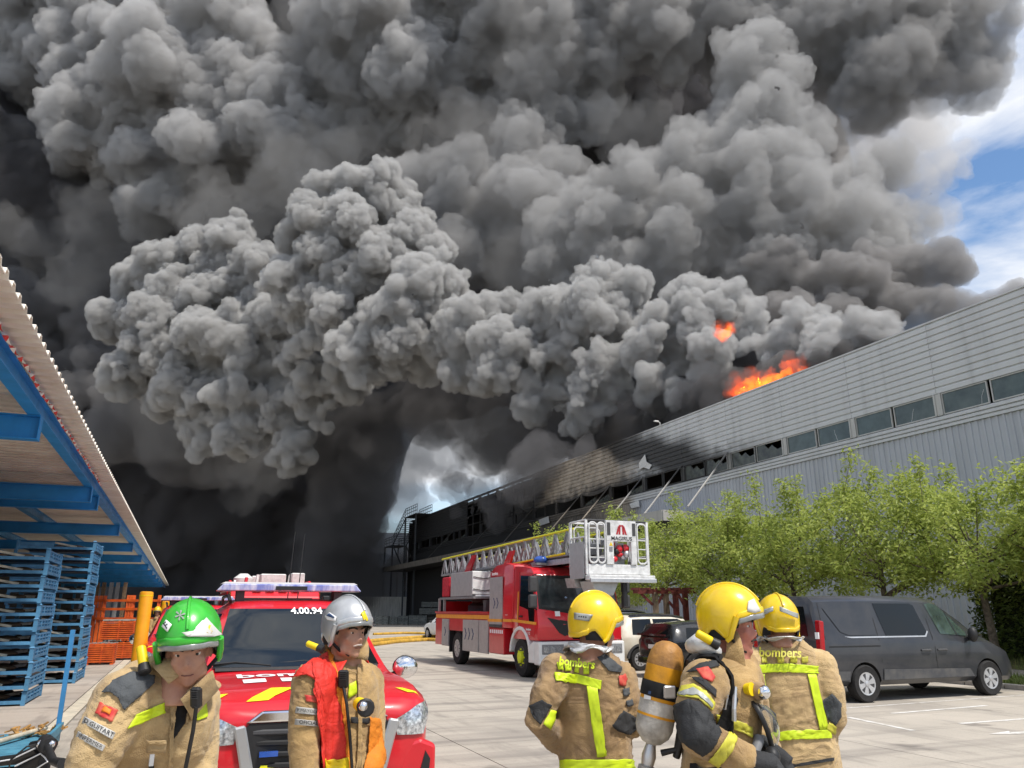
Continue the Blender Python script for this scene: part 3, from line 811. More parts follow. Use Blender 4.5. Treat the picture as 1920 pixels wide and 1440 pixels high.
# dark rolls over the roof on the right
D = [(1640, 500, 50, 74), (1700, 520, 50, 72), (1760, 500, 42, 70), (1800, 510, 22, 69), (1600, 560, 60, 72), (1680, 570, 50, 70), (1540, 550, 60, 74), (1470, 520, 60, 76), (1480, 600, 60, 73), (1560, 620, 50, 70), (1740, 560, 40, 69),
     (1640, 620, 40, 68), (1850, 575, 30, 66), (1930, 560, 40, 64), (1780, 590, 32, 67)]
smoke_mass('smoke', D, .3, [(4.5, 1.8, 1.), (2.0, .85, 1.), (.9, .33, .8), (.45, .12, .6)], smoke_material('brown_grey_smoke', 0.8, (.48, .465, .455)), 'dark smoke rolls lying along the roof edge on the right', 9, 5)
# the crisp low billows in front
A = [(690, 370, 60, 88), (640, 400, 60, 88), (740, 400, 50, 88), (580, 440, 55, 88), (650, 470, 75, 86), (740, 480, 70, 86), (800, 500, 55, 86), (570, 530, 60, 88), (640, 550, 60, 86), (600, 600, 50, 88),
     (790, 560, 70, 82), (730, 600, 60, 82), (680, 660, 60, 83), (760, 650, 55, 82), (650, 610, 45, 85), (840, 540, 30, 84),
     (870, 620, 60, 80), (930, 600, 55, 80), (860, 680, 50, 80), (980, 640, 60, 78), (930, 690, 55, 78), (1040, 590, 50, 77), (1090, 560, 55, 76), (1150, 570, 52, 75), (1110, 620, 60, 75), (1040, 670, 60, 76), (1180, 620, 35, 74),
     (1250, 590, 45, 70), (1300, 570, 45, 69), (1360, 580, 52, 68), (1400, 600, 34, 67), (1300, 640, 50, 68), (1220, 660, 50, 70), (1340, 660, 40, 66), (1130, 690, 50, 73), (1230, 720, 45, 69), (1310, 705, 40, 66),
     (1440, 640, 38, 62), (1500, 630, 40, 60), (1550, 620, 36, 59), (1470, 670, 34, 61), (1590, 650, 26, 57), (1540, 660, 30, 58), (1620, 625, 24, 56), (1665, 618, 20, 55), (1690, 612, 14, 54),
     (1010, 740, 50, 76), (1100, 750, 45, 74)]
smoke_mass('smoke', A, .165, [(4.4, 2.0, 1.3), (2.0, .95, 1.3), (.95, .44, 1.1), (.46, .18, 1.), (.23, .07, .8)], sm_lite, 'crisp pale grey smoke billows rolling off the burning roof', 11, 6)
A2 = [(430, 480, 55, 104), (360, 510, 60, 104), (290, 540, 60, 106), (470, 540, 70, 102), (390, 570, 70, 104), (240, 600, 55, 106), (320, 620, 70, 104), (430, 640, 80, 100), (510, 620, 50, 98),
      (250, 690, 55, 104), (340, 710, 60, 102), (420, 740, 60, 100), (500, 710, 60, 98), (560, 690, 50, 96), (590, 740, 50, 95), (370, 790, 50, 102), (460, 800, 45, 100), (530, 770, 40, 98), (540, 850, 30, 98), (640, 730, 40, 92)]
smoke_mass('smoke', A2, .22, [(5.5, 2.5, 1.3), (2.5, 1.2, 1.3), (1.15, .52, 1.1), (.55, .21, 1.), (.28, .08, .8)], sm_lite, 'big pale grey smoke billow hanging low left of the middle', 12, 6)
# black smoke low over the burnt end of the building
K = [(820, 755, 84, 96), (900, 765, 84, 92), (980, 800, 84, 88), (955, 845, 50, 92), (930, 815, 50, 94), (990, 870, 40, 88), (1060, 790, 60, 84), (1140, 780, 60, 78), (1210, 775, 50, 72), (980, 850, 50, 86), (1040, 840, 45, 80), (930, 850, 30, 92), (1280, 760, 40, 66), (1330, 740, 36, 62),
     (680, 820, 76, 104), (655, 900, 76, 106), (640, 980, 80, 108), (600, 1060, 60, 110), (740, 780, 50, 100), (690, 1000, 40, 112), (680, 1080, 40, 112), (760, 1060, 40, 118), (720, 1090, 30, 118)]
smoke_mass('smoke', K, .4, [(6., 2.4, 1.), (2.8, 1.1, 1.), (1.2, .4, .8), (.7, .2, .6)], smoke_material('soft_black_smoke', .26, (.22, .215, .22)), 'black smoke low over the burnt end of the building', 14, 4)
K2 = [(1390, 735, 46, 62), (1440, 722, 42, 60), (1345, 765, 44, 64), (1300, 790, 46, 68), (1240, 815, 46, 74), (1180, 835, 46, 80), (1110, 850, 46, 88), (1490, 700, 36, 58), (1540, 685, 30, 57), (1590, 668, 26, 56), (1640, 650, 22, 55)]
smoke_mass('smoke', K2, .32, [(4., 1.6, 1.), (1.9, .8, 1.), (.9, .3, .8), (.5, .14, .6)], smoke_material('roof_black_smoke', 1.0, (.27, .26, .255)), 'black smoke pouring along the roof edge behind the flames', 31, 4)
K3 = [(905, 925, 30, 82), (955, 915, 34, 76), (1005, 880, 34, 70), (860, 955, 26, 88), (1030, 850, 26, 68), (930, 960, 24, 80), (985, 935, 22, 72), (900, 880, 34, 90), (845, 915, 26, 98), (975, 845, 44, 82), (1025, 815, 40, 78), (920, 850, 36, 92), (1080, 850, 24, 64)]
smoke_mass('smoke', K3, .4, [(5., 2.6, 1.4), (2.2, 1.2, 1.3), (1., .5, 1.), (.6, .2, .8)], smoke_material('drifting_black_smoke', .26, (.24, .235, .24)), 'black smoke drifting down over the charred facade', 35, 4)
# pale torn smoke in front of the bright sky
T = [(1600, 250, 60, 130), (1680, 270, 70, 130), (1740, 230, 50, 130), (1620, 320, 60, 130), (1720, 340, 60, 130), (1780, 300, 40, 130), (1760, 420, 40, 130), (1700, 200, 40, 130)]
smoke_mass('smoke', T, .6, [(6., 4., 1.5), (3., 2.0, 1.5), (1.3, .8, 1.2), (.8, .3, .8)], (tp_ := smoke_material('torn_pale_smoke', .10, (.86, .84, .82))), 'thin torn pale smoke beside the blue sky', 15, 3)
V = [(745, 850, 50, 138), (800, 835, 55, 138), (835, 870, 36, 136), (725, 905, 50, 140), (770, 930, 45, 140), (700, 960, 40, 142), (865, 895, 22, 134), (740, 1010, 40, 142)]
smoke_mass('smoke', V, .8, [(6., 4., 1.5), (3., 2., 1.5), (1.5, .9, 1.2)], smoke_material('veil_of_smoke', .17, (.56, .58, .62)), 'pale veil of smoke across the sky gap above the far roof', 19, 3)
W = [(430, 420, 90, 112), (560, 360, 80, 112), (150, 480, 100, 120), (250, 420, 70, 118), (900, 330, 90, 100), (1010, 420, 80, 96), (820, 420, 80, 100), (1240, 540, 90, 84), (1120, 470, 80, 88), (1000, 520, 80, 90), (660, 300, 60, 110), (1330, 500, 80, 80), (1450, 560, 70, 76), (560, 780, 70, 104), (330, 780, 80, 110), (470, 850, 80, 108), (650, 730, 60, 100), (1560, 420, 60, 84), (1180, 240, 80, 102), (1000, 120, 90, 104), (640, 120, 100, 112)]
smoke_mass('smoke', W, .75, [(9., 6., 1.8), (4., 3., 1.8), (1.8, 1.2, 1.4), (.9, .5, 1.)], smoke_material('thin_grey_veil', .045, (.45, .445, .44)), 'thin grey veils of smoke drifting between the billows', 51, 4)
FV = [(1402, 712, 12, 46.5), (1432, 700, 13, 46), (1462, 690, 12, 45.5), (1492, 684, 12, 45), (1372, 724, 12, 47), (1382, 612, 12, 52), (1352, 612, 10, 52)]
smoke_mass('smoke', FV, .14, [(1.8, 1.3, 1.8), (.9, .6, 1.6), (.4, .22, 1.2)], smoke_material('sooty_veil', .55, (.25, .22, .21)), 'sooty smoke curling off the top of the flames', 61, 4)
# ------------------------------------------------------------------ vehicles: shared builders
def car_ring(x, zb, zs, zt, wb, ws, wt):
    """half section, mirrored: floor, sill, waist, shoulder, roof edge, roof"""
    h = [(0, zb), (wb*.9, zb), (wb, zb+.09), (ws*.995, zb + (zs-zb)*.55), (ws, zs - .05), (ws*.985, zs), (wt + (ws-wt)*.45, zs + (zt-zs)*.5), (wt + .03, zt - (zt-zs)*.12 - .01), (wt*.86, zt - .012), (wt*.45, zt), (0, zt)]
    L = [Vector((x, -y, z)) for y, z in h]
    return L + [Vector((x, y, z)) for y, z in reversed(h[1:-1])]
def car_body(name, secs, m, parent, arches, W, sub=1, ar=.38, smooth=38):
    secs = sorted(secs); R = []
    for i, s in enumerate(secs):
        R.append(car_ring(*s))
        if i < len(secs) - 1 and sub:
            a, b = secs[i], secs[i+1]
            if b[0] - a[0] > .25: R.append(car_ring(*[(p + q) / 2 for p, q in zip(a, b)]))
    mb = MB(); mb.loft(R); o = mb.build(name, m, parent, smooth=smooth)
    cut = MB()
    for ax, az, r in arches: cut.cyl((ax, -W, az), (ax, -W*.55, az), r, n=28); cut.cyl((ax, W*.55, az), (ax, W, az), r, n=28)
    c = cut.build('arch_cutter', M_dirt)
    md = o.modifiers.new('arches', 'BOOLEAN'); md.object = c; md.operation = 'DIFFERENCE'; md.solver = 'EXACT'
    md.material_mode = 'TRANSFER'
    par = o.parent; o.parent = None
    dg = bpy.context.evaluated_depsgraph_get()
    new = bpy.data.meshes.new_from_object(o.evaluated_get(dg)); o.modifiers.clear()
    old = o.data; o.data = new; bpy.data.meshes.remove(old); bpy.data.objects.remove(c)
    o.parent = par
    new.shade_smooth(); new.set_sharp_from_angle(angle=math.radians(smooth))
    return o
def poly_patch(poly, cuts=3):
    """flat 2D polygon (x,z) as a fine sheet in the XZ plane"""
    bm = bmesh.new(); vs = [bm.verts.new((a, 0, b)) for a, b in poly]; bm.faces.new(vs)
    bmesh.ops.triangulate(bm, faces=bm.faces[:])
    if cuts: bmesh.ops.subdivide_edges(bm, edges=bm.edges[:], cuts=cuts, use_grid_fill=True)
    bmesh.ops.triangulate(bm, faces=bm.faces[:]); bm.verts.ensure_lookup_table(); bm.verts.index_update()
    mb = MB(); mb.add([v.co[:] for v in bm.verts], [tuple(v.index for v in f.verts) for f in bm.faces]); bm.free(); return mb
M_SIDE = frame_m((0, -3, 0), (1, 0, 0), (0, 0, 1))            # looks at the -Y side of a vehicle
M_SIDE2 = frame_m((0, 3, 0), (-1, 0, 0), (0, 0, 1))
M_FRONT = frame_m((3, 0, 0), (0, 1, 0), (0, 0, 1))            # looks at the +X end: u = y
M_REAR = frame_m((-9, 0, 0), (0, -1, 0), (0, 0, 1))
M_TOP = frame_m((0, 0, 5), (0, 1, 0), (-1, 0, 0))             # looks down: u = y, v = -x
def side_poly(name, poly, body, m, parent, both=True, lift=.006, cuts=3, smooth=50, label=None):
    o = None
    for k, M in enumerate((M_SIDE, M_SIDE2) if both else (M_SIDE,)):
        mb = poly_patch([(a if k == 0 else -a, b) for a, b in (poly if k == 0 else list(reversed(poly)))], cuts)
        drape(mb, body, M, reach=2.9, lift=lift); q = mb.build(name, m, parent, smooth=smooth, label=label)
        o = o or q
    return o
def on_poly(name, poly, body, m, parent, M, lift=.006, cuts=3, reach=4.5, smooth=50, label=None):
    mb = drape(poly_patch(poly, cuts), body, M, reach=reach, lift=lift); return mb.build(name, m, parent, smooth=smooth, label=label)
def on_text(name, txt, size, body, m, parent, M, u, v, bold=0, wide=1., lift=.006, reach=4.5, rot=0.):
    V, F = text_mesh(txt, size, 0, bold, wide); mb = MB(); c, s = math.cos(rot), math.sin(rot)
    mb.add([(a * c - b * s + u, 0, a * s + b * c + v) for a, _, b in V], F); drape(mb, body, M, reach=reach, lift=lift); return mb.build(name, m, parent)
def wheel(parent, x, y, r, w, rim_m, spokes=6, out=-1, rim_r=.62, hub_m=None, dish=.0):
    mb = MB(); rr = r * rim_r
    prof = [(rr, -w/2*.9), (r*.93, -w/2), (r, -w/2*.72), (r*1.0, -w*.2), (r*.985, -w*.18), (r*.985, -w*.02), (r, 0), (r, w*.2), (r*.985, w*.22), (r, w/2*.72), (r*.93, w/2), (rr, w/2*.9)]
    mb.lathe([(rr*.97, -w/2*.7)] + prof + [(rr*.97, w/2*.7)], (0, 0, 0), 'y', 28)
    t = mb.build('wheel', M_rubber, parent, smooth=40); t.location = (x, y, r)
    o = out * w / 2
    mb = MB(); mb.lathe([(rr*.999, o*.85), (rr*.9, o*.80), (rr*.86, o*(.45-dish)), (.0, o*(.42-dish))], (0, 0, 0), 'y', 24)
    mb.build('rim_barrel', M_darkgrey, t, smooth=30)
    mb = MB()
    mb.lathe([(rr*.985, o*.80), (rr*.985, o*.93), (rr*.87, o*.9), (rr*.87, o*.8)], (0, 0, 0), 'y', 24)
    for k in range(spokes):
        a = 2*PI*k/spokes + .3; d = Vector((math.cos(a), 0, math.sin(a))); n = Vector((-d.z, 0, d.x))
        wi, wo = rr*.13, rr*(.26 if spokes < 8 else .16); ya, yb = o*.72, o*.9
        q = [d*rr*.2 - n*wi, d*rr*.2 + n*wi, d*rr*.88 + n*wo, d*rr*.88 - n*wo]
        mb.add([p + Vector((0, ya, 0)) for p in q] + [p + Vector((0, yb - (0 if i > 1 else -.0), 0)) for i, p in enumerate(q)], [(0,1,2,3),(7,6,5,4),(0,4,5,1),(1,5,6,2),(2,6,7,3),(3,7,4,0)])
    mb.lathe([(rr*.24, o*.6), (rr*.24, o*.97), (rr*.16, o*1.02), (0, o*1.02)], (0, 0, 0), 'y', 14)
    mb.build('rim', rim_m, t, smooth=30)
    return t

# ------------------------------------------------------------------ dark grey van
M_van = mat('van_grey_paint', (.024, .026, .032), .33, var=.12, scale=2.5, coat=.4, col2=(.042, .042, .045))
M_vanlow = mat('dusty_van_trim', (.06, .062, .068), .6, var=.2, scale=4, col2=(.11, .105, .10))
van = thing('van', 'dark grey passenger van parked side on before the trees at the right', 'van', (11.35, 13.03, 0))
vs_ = [(0, .42, 1.12, 1.90, .88, .92, .72), (.06, .34, 1.12, 1.97, .93, .965, .77), (.5, .30, 1.12, 1.99, .95, .978, .78), (2.2, .30, 1.12, 2.0, .955, .978, .78), (3.1, .30, 1.12, 1.97, .955, .978, .77),
       (3.42, .30, 1.12, 1.93, .955, .978, .74), (4.05, .30, 1.12, 1.56, .95, .97, .70), (4.42, .30, 1.10, 1.30, .945, .96, .70), (4.75, .29, 1.02, 1.16, .94, .95, .70), (5.15, .28, .86, .99, .90, .91, .68), (5.36, .28, .66, .82, .80, .82, .60), (5.46, .34, .52, .62, .62, .66, .5)]
vb = car_body('body', vs_, [M_van, M_dirt], van, [(1.05, .34, .40), (4.48, .34, .40)], .981)
for x in (1.05, 4.48):
    wheel(van, x, -.865, .345, .225, M_silver, 6, -1); wheel(van, x, .865, .345, .225, M_silver, 6, 1)
side_poly('side_window', [(1.72, 1.20), (2.78, 1.20), (2.86, 1.28), (2.70, 1.80), (2.60, 1.84), (1.58, 1.84)], vb, M_glass, van, smooth=40)
side_poly('window_trim', [(.62, 1.215), (.8, 1.185), (2.80, 1.185), (2.89, 1.28), (2.88, 1.31), (2.78, 1.212), (.8, 1.212)], vb, M_silver, van, lift=.008)
M_vglass = mat('green_tinted_glass', (.055, .085, .075), .05, var=.2, scale=3, col2=(.02, .03, .028), spec=.8)
side_poly('door_window', [(3.02, 1.83), (3.24, 1.24), (4.0, 1.19), (4.03, 1.28), (3.78, 1.52), (3.42, 1.80), (3.2, 1.85)], vb, M_vglass, van)
side_poly('quarter_bar', [(3.60, 1.70), (3.63, 1.68), (3.74, 1.21), (3.70, 1.21)], vb, M_black, van, lift=.012)
for a, b in (((1.50, .36), (1.50, 1.93)), ((2.98, .36), (2.96, 1.92)), ((3.0, .36), (2.98, 1.2)), ((.14, .5), (.16, 1.85))):
    side_poly('door_gap', [(a[0] - .008, a[1]), (a[0] + .008, a[1]), (b[0] + .008, b[1]), (b[0] - .008, b[1])], vb, M_black, van, lift=.003)
side_poly('slide_rail', [(.2, 1.02), (1.5, 1.02), (1.5, 1.045), (.2, 1.045)], vb, M_black, van, lift=.004)
side_poly('side_crease', [(.25, 1.75), (1.42, 1.75), (1.46, 1.24), (.75, 1.24), (.55, 1.3), (.42, 1.5)], vb, M_van, van, lift=.012)
side_poly('lower_trim', [(1.5, .40), (4.02, .40), (3.9, .56), (1.52, .60)], vb, M_vanlow, van, lift=.018)
side_poly('rear_trim', [(.08, .42), (.62, .42), (.66, .58), (.08, .60)], vb, M_vanlow, van, lift=.018)
for x in (2.72, 3.18):
    for s_ in (-1, 1):
        mb = MB(); mb.tube([(x - .13, s_ * .985, .93), (x - .09, s_ * 1.01, .935), (x + .09, s_ * 1.01, .935), (x + .13, s_ * .985, .93)], .018, 6); mb.build('door_handle', M_vanlow, van, smooth=50)
for s_ in (-1, 1):
    mb = MB(); mb.ball((4.0, s_ * 1.08, 1.22), (.10, .10, .15), 12, 8); mb.bar((4.02, s_ * .93, 1.14), (4.02, s_ * 1.05, 1.16), .06); mb.build('wing_mirror', M_black, van, smooth=60)
    mb = MB(); mb.prism([(-.012, .95), (.10, .93), (.13, 1.50), (.02, 1.52)], 'y', s_ * .84, s_ * .975); q = mb.build('tail_light', M_redlens, van, bevel=.015)
    mb = MB(); mb.bx(-.02, .06, min(s_*.86, s_*.95), max(s_*.86, s_*.95), 1.18, 1.30); mb.build('reversing_lamp', M_wht, q)
    on_poly('headlight', [(s_ * .52, .82), (s_ * .86, .84), (s_ * .88, 1.0), (s_ * .66, .97)], vb, M_lens, van, M_FRONT, lift=.012)
rg = on_poly('rear_window', [(-.66, 1.22), (.66, 1.22), (.60, 1.78), (-.60, 1.78)], vb, M_glass, van, M_REAR, lift=.008, reach=8.9)
on_poly('windscreen', [(-.66, 1.33), (.66, 1.33), (.62, 1.86), (-.62, 1.86)], vb, M_glass, van, M_FRONT, lift=.006)
mb = MB(); mb.bx(-.03, .1, -.18, .18, 1.88, 1.95); mb.build('brake_light', M_redlens, van, bevel=.01)
mb = MB(); mb.bx(-.08, .1, -.93, .93, .40, .60); mb.build('rear_bumper', M_vanlow, van, bevel=.03)
mb = MB(); mb.bx(-.015, 0.012, -.3, .3, .93, 1.05); mb.build('number_plate', M_wht, van)
on_poly('grille', [(-.6, .62), (.6, .62), (.5, .78), (-.5, .78)], vb, M_black, van, M_FRONT, lift=.01)
mb = MB(); mb.tube([(4.06, -.5, 1.58), (4.3, 0, 1.40), (4.42, .5, 1.32)], .012, 5); mb.build('wiper', M_black, van)
mb = MB(); mb.box((4.55, -.82, 1.18), (.1, .02, .02)); mb.build('wing_vent', M_black, van)

# ------------------------------------------------------------------ beige small car with black roof
M_beige = mat('pepper_white_paint', (.72, .68, .57), .35, var=.1, scale=3, coat=.4, col2=(.60, .52, .40))
M_blackpaint = mat('black_car_paint', (.012, .013, .015), .22, var=.06, coat=.7)
def small_car(label, loc, paint, roof_m, L=3.95, H=1.56, W=.90, cat='car', trim=True, boxy=1.0, roofrail=False):
    t = thing('parked_car', label, cat, loc)
    k = L / 3.95
    ss = [(0, .46, .86, 1.0, .66, .72, .60), (.05, .32, .92, 1.12, .80, .86, .68), (.16, .28, .95, 1.36, .84, W, .66), (.36, .27, .96, H - .03, .86, W + .01, .64), (.9, .27, .96, H, .87, W + .01, .65), (1.9, .27, .95, H - .01, .87, W + .01, .64),
          (2.35, .27, .94, H - .08, .87, W + .01, .62), (2.95, .27, .93, 1.03, .86, W, .66), (3.45, .27, .86, .95, .83, W - .02, .62), (3.82, .28, .70, .82, .74, .80, .56), (3.95, .34, .56, .66, .6, .66, .46)]
    ss = [(a * k, *b) for a, *b in ss]
    ax = (.62 * k, 3.18 * k)
    bd = car_body('body', ss, [paint, M_dirt], t, [(ax[0], .32, .37), (ax[1], .32, .37)], W + .012)
    for x in ax:
        wheel(t, x, -(W - .1), .32, .2, M_silver, 9, -1); wheel(t, x, W - .1, .32, .2, M_silver, 9, 1)
        if trim:
            for s_ in (-1, 1):
                mb = MB(); R = [.372, .435]; pts = []
                A = [PI * (.02 + .96 * i / 14) for i in range(15)]
                poly = [(x + R[0] * math.cos(a), .32 + R[0] * math.sin(a)) for a in A] + [(x + R[1] * math.cos(a), .32 + R[1] * math.sin(a)) for a in reversed(A)]
                mb.prism(poly, 'y', s_ * (W - .10), s_ * (W + .022)); mb.build('arch_trim', M_darkgrey, t)
    zb, zt = .985, H - .13
    side_poly('rear_side_window', [(.40 * k, zb + .02), (1.12 * k, zb), (1.12 * k, zt), (.50 * k, zt - .01)], bd, M_glass, t)
    side_poly('door_window', [(1.20 * k, zb), (2.60 * k, zb - .02), (2.25 * k, zt - .06), (2.1 * k, zt), (1.20 * k, zt)], bd, M_glass, t)
    side_poly('door_gap', [(1.17 * k, .4), (1.185 * k, .4), (1.185 * k, .97), (1.17 * k, .97)], bd, M_black, t, lift=.003)
    on_poly('rear_window', [(-.60, 1.02), (.60, 1.02), (.53, zt), (-.53, zt)], bd, M_glass, t, M_REAR, lift=.008, reach=8.9)
    on_poly('windscreen', [(-.6, 1.05), (.6, 1.05), (.52, zt), (-.52, zt)], bd, M_glass, t, M_FRONT, lift=.006)
    mb = MB(); Z = H - .07; rings = []
    for x, z, w in ((.30, Z - .02, .62), (.5, Z + .035, .66), (1.0, H + .012, .67), (1.9, H + .005, .66), (2.36, H - .07, .64)):
        rings.append([Vector((x * k, -w, z - .05)), Vector((x * k, -w * .9, z)), Vector((x * k, 0, z + .025)), Vector((x * k, w * .9, z)), Vector((x * k, w, z - .05)), Vector((x * k, 0, z - .08))])
    mb.loft(rings); mb.build('roof_panel', roof_m, t, smooth=50)
    for s_ in (-1, 1):
        mb = MB(); mb.ball((.10 * k, s_ * (W - .15), .86), (.075, .10, .16), 10, 8); mb.build('tail_light', M_redlens, t, smooth=60)
        mb = MB(); mb.ball((3.70 * k, s_ * .62, .74), (.10, .12, .10), 10, 8); mb.build('headlight', M_lens, t, smooth=60)
        mb = MB(); mb.ball((2.55 * k, s_ * (W + .10), 1.02), (.07, .10, .07), 10, 6); mb.build('wing_mirror', M_black, t, smooth=60)
    mb = MB(); mb.bx(-.05, .12, -.80, .80, .34, .52); mb.build('rear_bumper', M_darkgrey if trim else paint, t, bevel=.03)
    mb = MB(); mb.bx(-.02, .03, -.26, .26, .72, .83); mb.build('number_plate', M_wht, t)
    return t
small_car('beige small hatchback with black roof parked behind the black car', (12.0, 21.6, 0), M_beige, M_blackpaint, 4.0, 1.58, .90)
bc = small_car('glossy black coupe with tail spoiler parked beside the beige hatchback', (11.75, 18.55, 0), M_blackpaint, M_blackpaint, 4.4, 1.40, .90, trim=False)
mb = MB(); mb.prism([(-.08, 1.05), (.16, 1.04), (.16, 1.07), (-.08, 1.10)], 'y', -.7, .7); mb.build('tail_spoiler', M_blackpaint, bc)
small_car('dark estate car with silver roof rails behind the beige hatchback', (12.9, 25.6, 0), mat('dark_blue_paint', (.03, .035, .045), .3, var=.06, coat=.5), M_blackpaint, 4.4, 1.72, .9, trim=False)
wc = small_car('white car half hidden behind the ladder truck', (13.1, 46.0, 0), M_white, M_white, 4.2, 1.5, .9, trim=False); wc.rotation_euler = (0, 0, PI * .55); wc.location = (15.5, 44.6, 0)

# ------------------------------------------------------------------ red command pickup
M_fl_y = mat('fluorescent_yellow_film', (.85, .80, .02), .4, var=.05)
M_fl_r = mat('red_reflective_film', (.60, .02, .02), .4, var=.05)
pk = thing('pickup', 'red fire service pickup with blue light bar parked facing the viewer', 'pickup truck', (1.05, 6.35, 0), -PI / 2)
ps = [(0, .50, .86, .97, .62, .70, .60), (-.05, .40, .93, 1.03, .78, .82, .70), (-.16, .34, .99, 1.08, .86, .885, .76), (-.40, .32, 1.03, 1.13, .91, .925, .80), (-.8, .32, 1.06, 1.165, .92, .93, .80), (-1.25, .32, 1.08, 1.19, .92, .93, .78),
      (-1.55, .32, 1.09, 1.36, .92, .93, .74), (-1.98, .32, 1.10, 1.68, .92, .93, .66), (-2.16, .32, 1.10, 1.79, .92, .93, .63), (-2.5, .32, 1.10, 1.83, .92, .93, .64), (-3.3, .32, 1.10, 1.82, .92, .93, .64), (-3.6, .32, 1.10, 1.70, .92, .93, .64), (-3.72, .34, 1.10, 1.24, .92, .93, .78), (-5.25, .40, 1.10, 1.22, .92, .93, .80), (-5.32, .45, 1.08, 1.18, .88, .90, .8)]
pb = car_body('body', ps, [M_red, M_dirt], pk, [(-.95, .40, .45), (-4.05, .40, .45)], .935)
for x in (-.95, -4.05):
    wheel(pk, x, -.80, .39, .26, M_silver, 6, -1); wheel(pk, x, .80, .39, .26, M_silver, 6, 1)
# windscreen, dark top band, wipers
on_poly('windscreen', [(-.74, 1.215), (.74, 1.215), (.60, 1.72), (-.60, 1.72)], pb, mat('windscreen_glass', (.01, .013, .014), .03, var=0, spec=1.), pk, M_FRONT, lift=.022, cuts=11)
on_text('fleet_number', '4.00.94', .085, pb, M_wht, pk, M_FRONT, .13, 1.695, .002, 1.25, lift=.030)
mb = MB(); mb.prism([(-1.52, 1.26), (-1.27, 1.225), (-1.26, 1.20), (-1.5, 1.20)], 'y', -.72, .72); mb.build('scuttle', M_black, pk)
for y in (-.35, .25):
    MB().tube([(-1.30, y + .1, 1.235), (-1.36, y - .2, 1.265), (-1.34, y - .42, 1.25)], .010, 5).build('wiper', M_black, pk)
side_poly('door_window', [(-1.62, 1.15), (-2.5, 1.15), (-2.5, 1.68), (-2.1, 1.68)], pb, M_glass, pk); side_poly('rear_door_window', [(-2.56, 1.15), (-3.45, 1.15), (-3.35, 1.66), (-2.56, 1.68)], pb, M_glass, pk)
for s_ in (-1, 1):
    mb = MB(); mb.ball((-1.62, s_ * 1.08, 1.17), (.085, .13, .11), 14, 9); q = mb.build('wing_mirror', M_chrome, pk, smooth=60)
    mb = MB(); mb.bar((-1.66, s_ * .90, 1.08), (-1.64, s_ * 1.0, 1.11), .07, .05); mb.lathe([(.11, -.0), (.105, -.03), (.0, -.03)], (-1.69, s_ * 1.09, 1.17), 'x', 14); mb.build('mirror_arm', M_black, q)
# bonnet lettering, blocks, chevrons
on_text('bonnet_lettering', 'bombers', .30, pb, M_wht, pk, M_TOP, -.0, .98, .008, 1.05, reach=4.9)
for i in range(4): on_poly('bonnet_block', [(-.46 + i * .27, .78), (-.32 + i * .27, .78), (-.32 + i * .27, .69 + .12), (-.46 + i * .27, .69 + .12)][::-1] if False else [(-.52 + i * .30, .62), (-.34 + i * .30, .62), (-.34 + i * .30, .78), (-.52 + i * .30, .78)], pb, M_wht, pk, M_TOP, reach=4.9, cuts=2)
for i, u in enumerate((-.78, -.44, -.06, .06, .44, .78)):
    s_ = 1 if u < 0 else -1
    a = [(u - .09, .12), (u + .07, .12), (u + s_ * .20 + .09, .37), (u + s_ * .20 - .09, .37)]
    if i in (0, 5): a = [(u - .05, .19), (u + .05, .19), (u + s_ * .1 + .03, .30), (u + s_ * .1 - .03, .30)]
    if i == 2: continue
    on_poly('bonnet_stripe', a, pb, M_fl_y, pk, M_TOP, reach=4.9)
# front: grille, chrome frame, lamps, bumper, plate
def fx(mb, y0, y1, z0, z1, x0, x1): return mb.bx(x0, x1, y0, y1, z0, z1)
mb = MB(); mb.prism([(-.50, .92), (.50, .92), (.55, .86), (.42, .52), (-.42, .52), (-.55, .86)], 'x', -.16, .02); mb.build('grille', M_black, pk)
for i in range(4):
    z = .86 - i * .075; w = .47 - i * .03
    MB().tube([(.01, -w, z), (.045, -w * .5, z), (.05, 0, z), (.045, w * .5, z), (.01, w, z)], .014, 6, flat=1.4).build('grille_slat', M_black if i else M_darkgrey, pk, smooth=50)
mb = MB(); mb.prism([(-.53, .925), (.53, .925), (.42, 1.005), (-.42, 1.005)], 'x', -.10, .035); mb.build('chrome_brow', M_chrome, pk, bevel=.015, seg=2)
for s_ in (-1, 1):
    mb = MB(); mb.prism([(s_*.53, .915), (s_*.61, .90), (s_*.51, .50), (s_*.62, .32), (s_*.50, .30), (s_*.42, .50)], 'x', -.10, .045); mb.build('chrome_frame', mat('satin_silver_trim', (.55, .56, .57), .3, .7, var=.05) if s_ < 0 else bpy.data.materials['satin_silver_trim'], pk, bevel=.012)
    hl = on_poly('headlight', [(s_*.575, .90), (s_*.60, .79), (s_*.82, .78), (s_*.905, .91), (s_*.905, 1.01), (s_*.76, .985)][::s_], pb, M_lens, pk, M_FRONT, lift=.02)
    for q in range(2):
        mb = MB(); mb.lathe([(.055, -.03), (.055, .0), (.045, .005), (.02, -.015), (0, -.015)], (-.04 - q * .06, s_*(.66 + q * .13), .86 + q * .03), 'x', 14); mb.build('lamp_reflector', M_chrome, hl, smooth=40)
    mb = MB(); mb.prism([(s_*.62, .30), (s_*.93, .36), (s_*.93, .70), (s_*.80, .75), (s_*.58, .70)], 'x', -.30, -.015); mb.build('bumper_corner', M_red, pk, bevel=.03, seg=2)
    mb = MB(); mb.prism([(s_*.80, .36), (s_*.86, .38), (s_*.88, .60), (s_*.84, .66), (s_*.78, .45)], 'x', -.05, -.008); mb.build('fog_lamp_recess', M_black, pk)
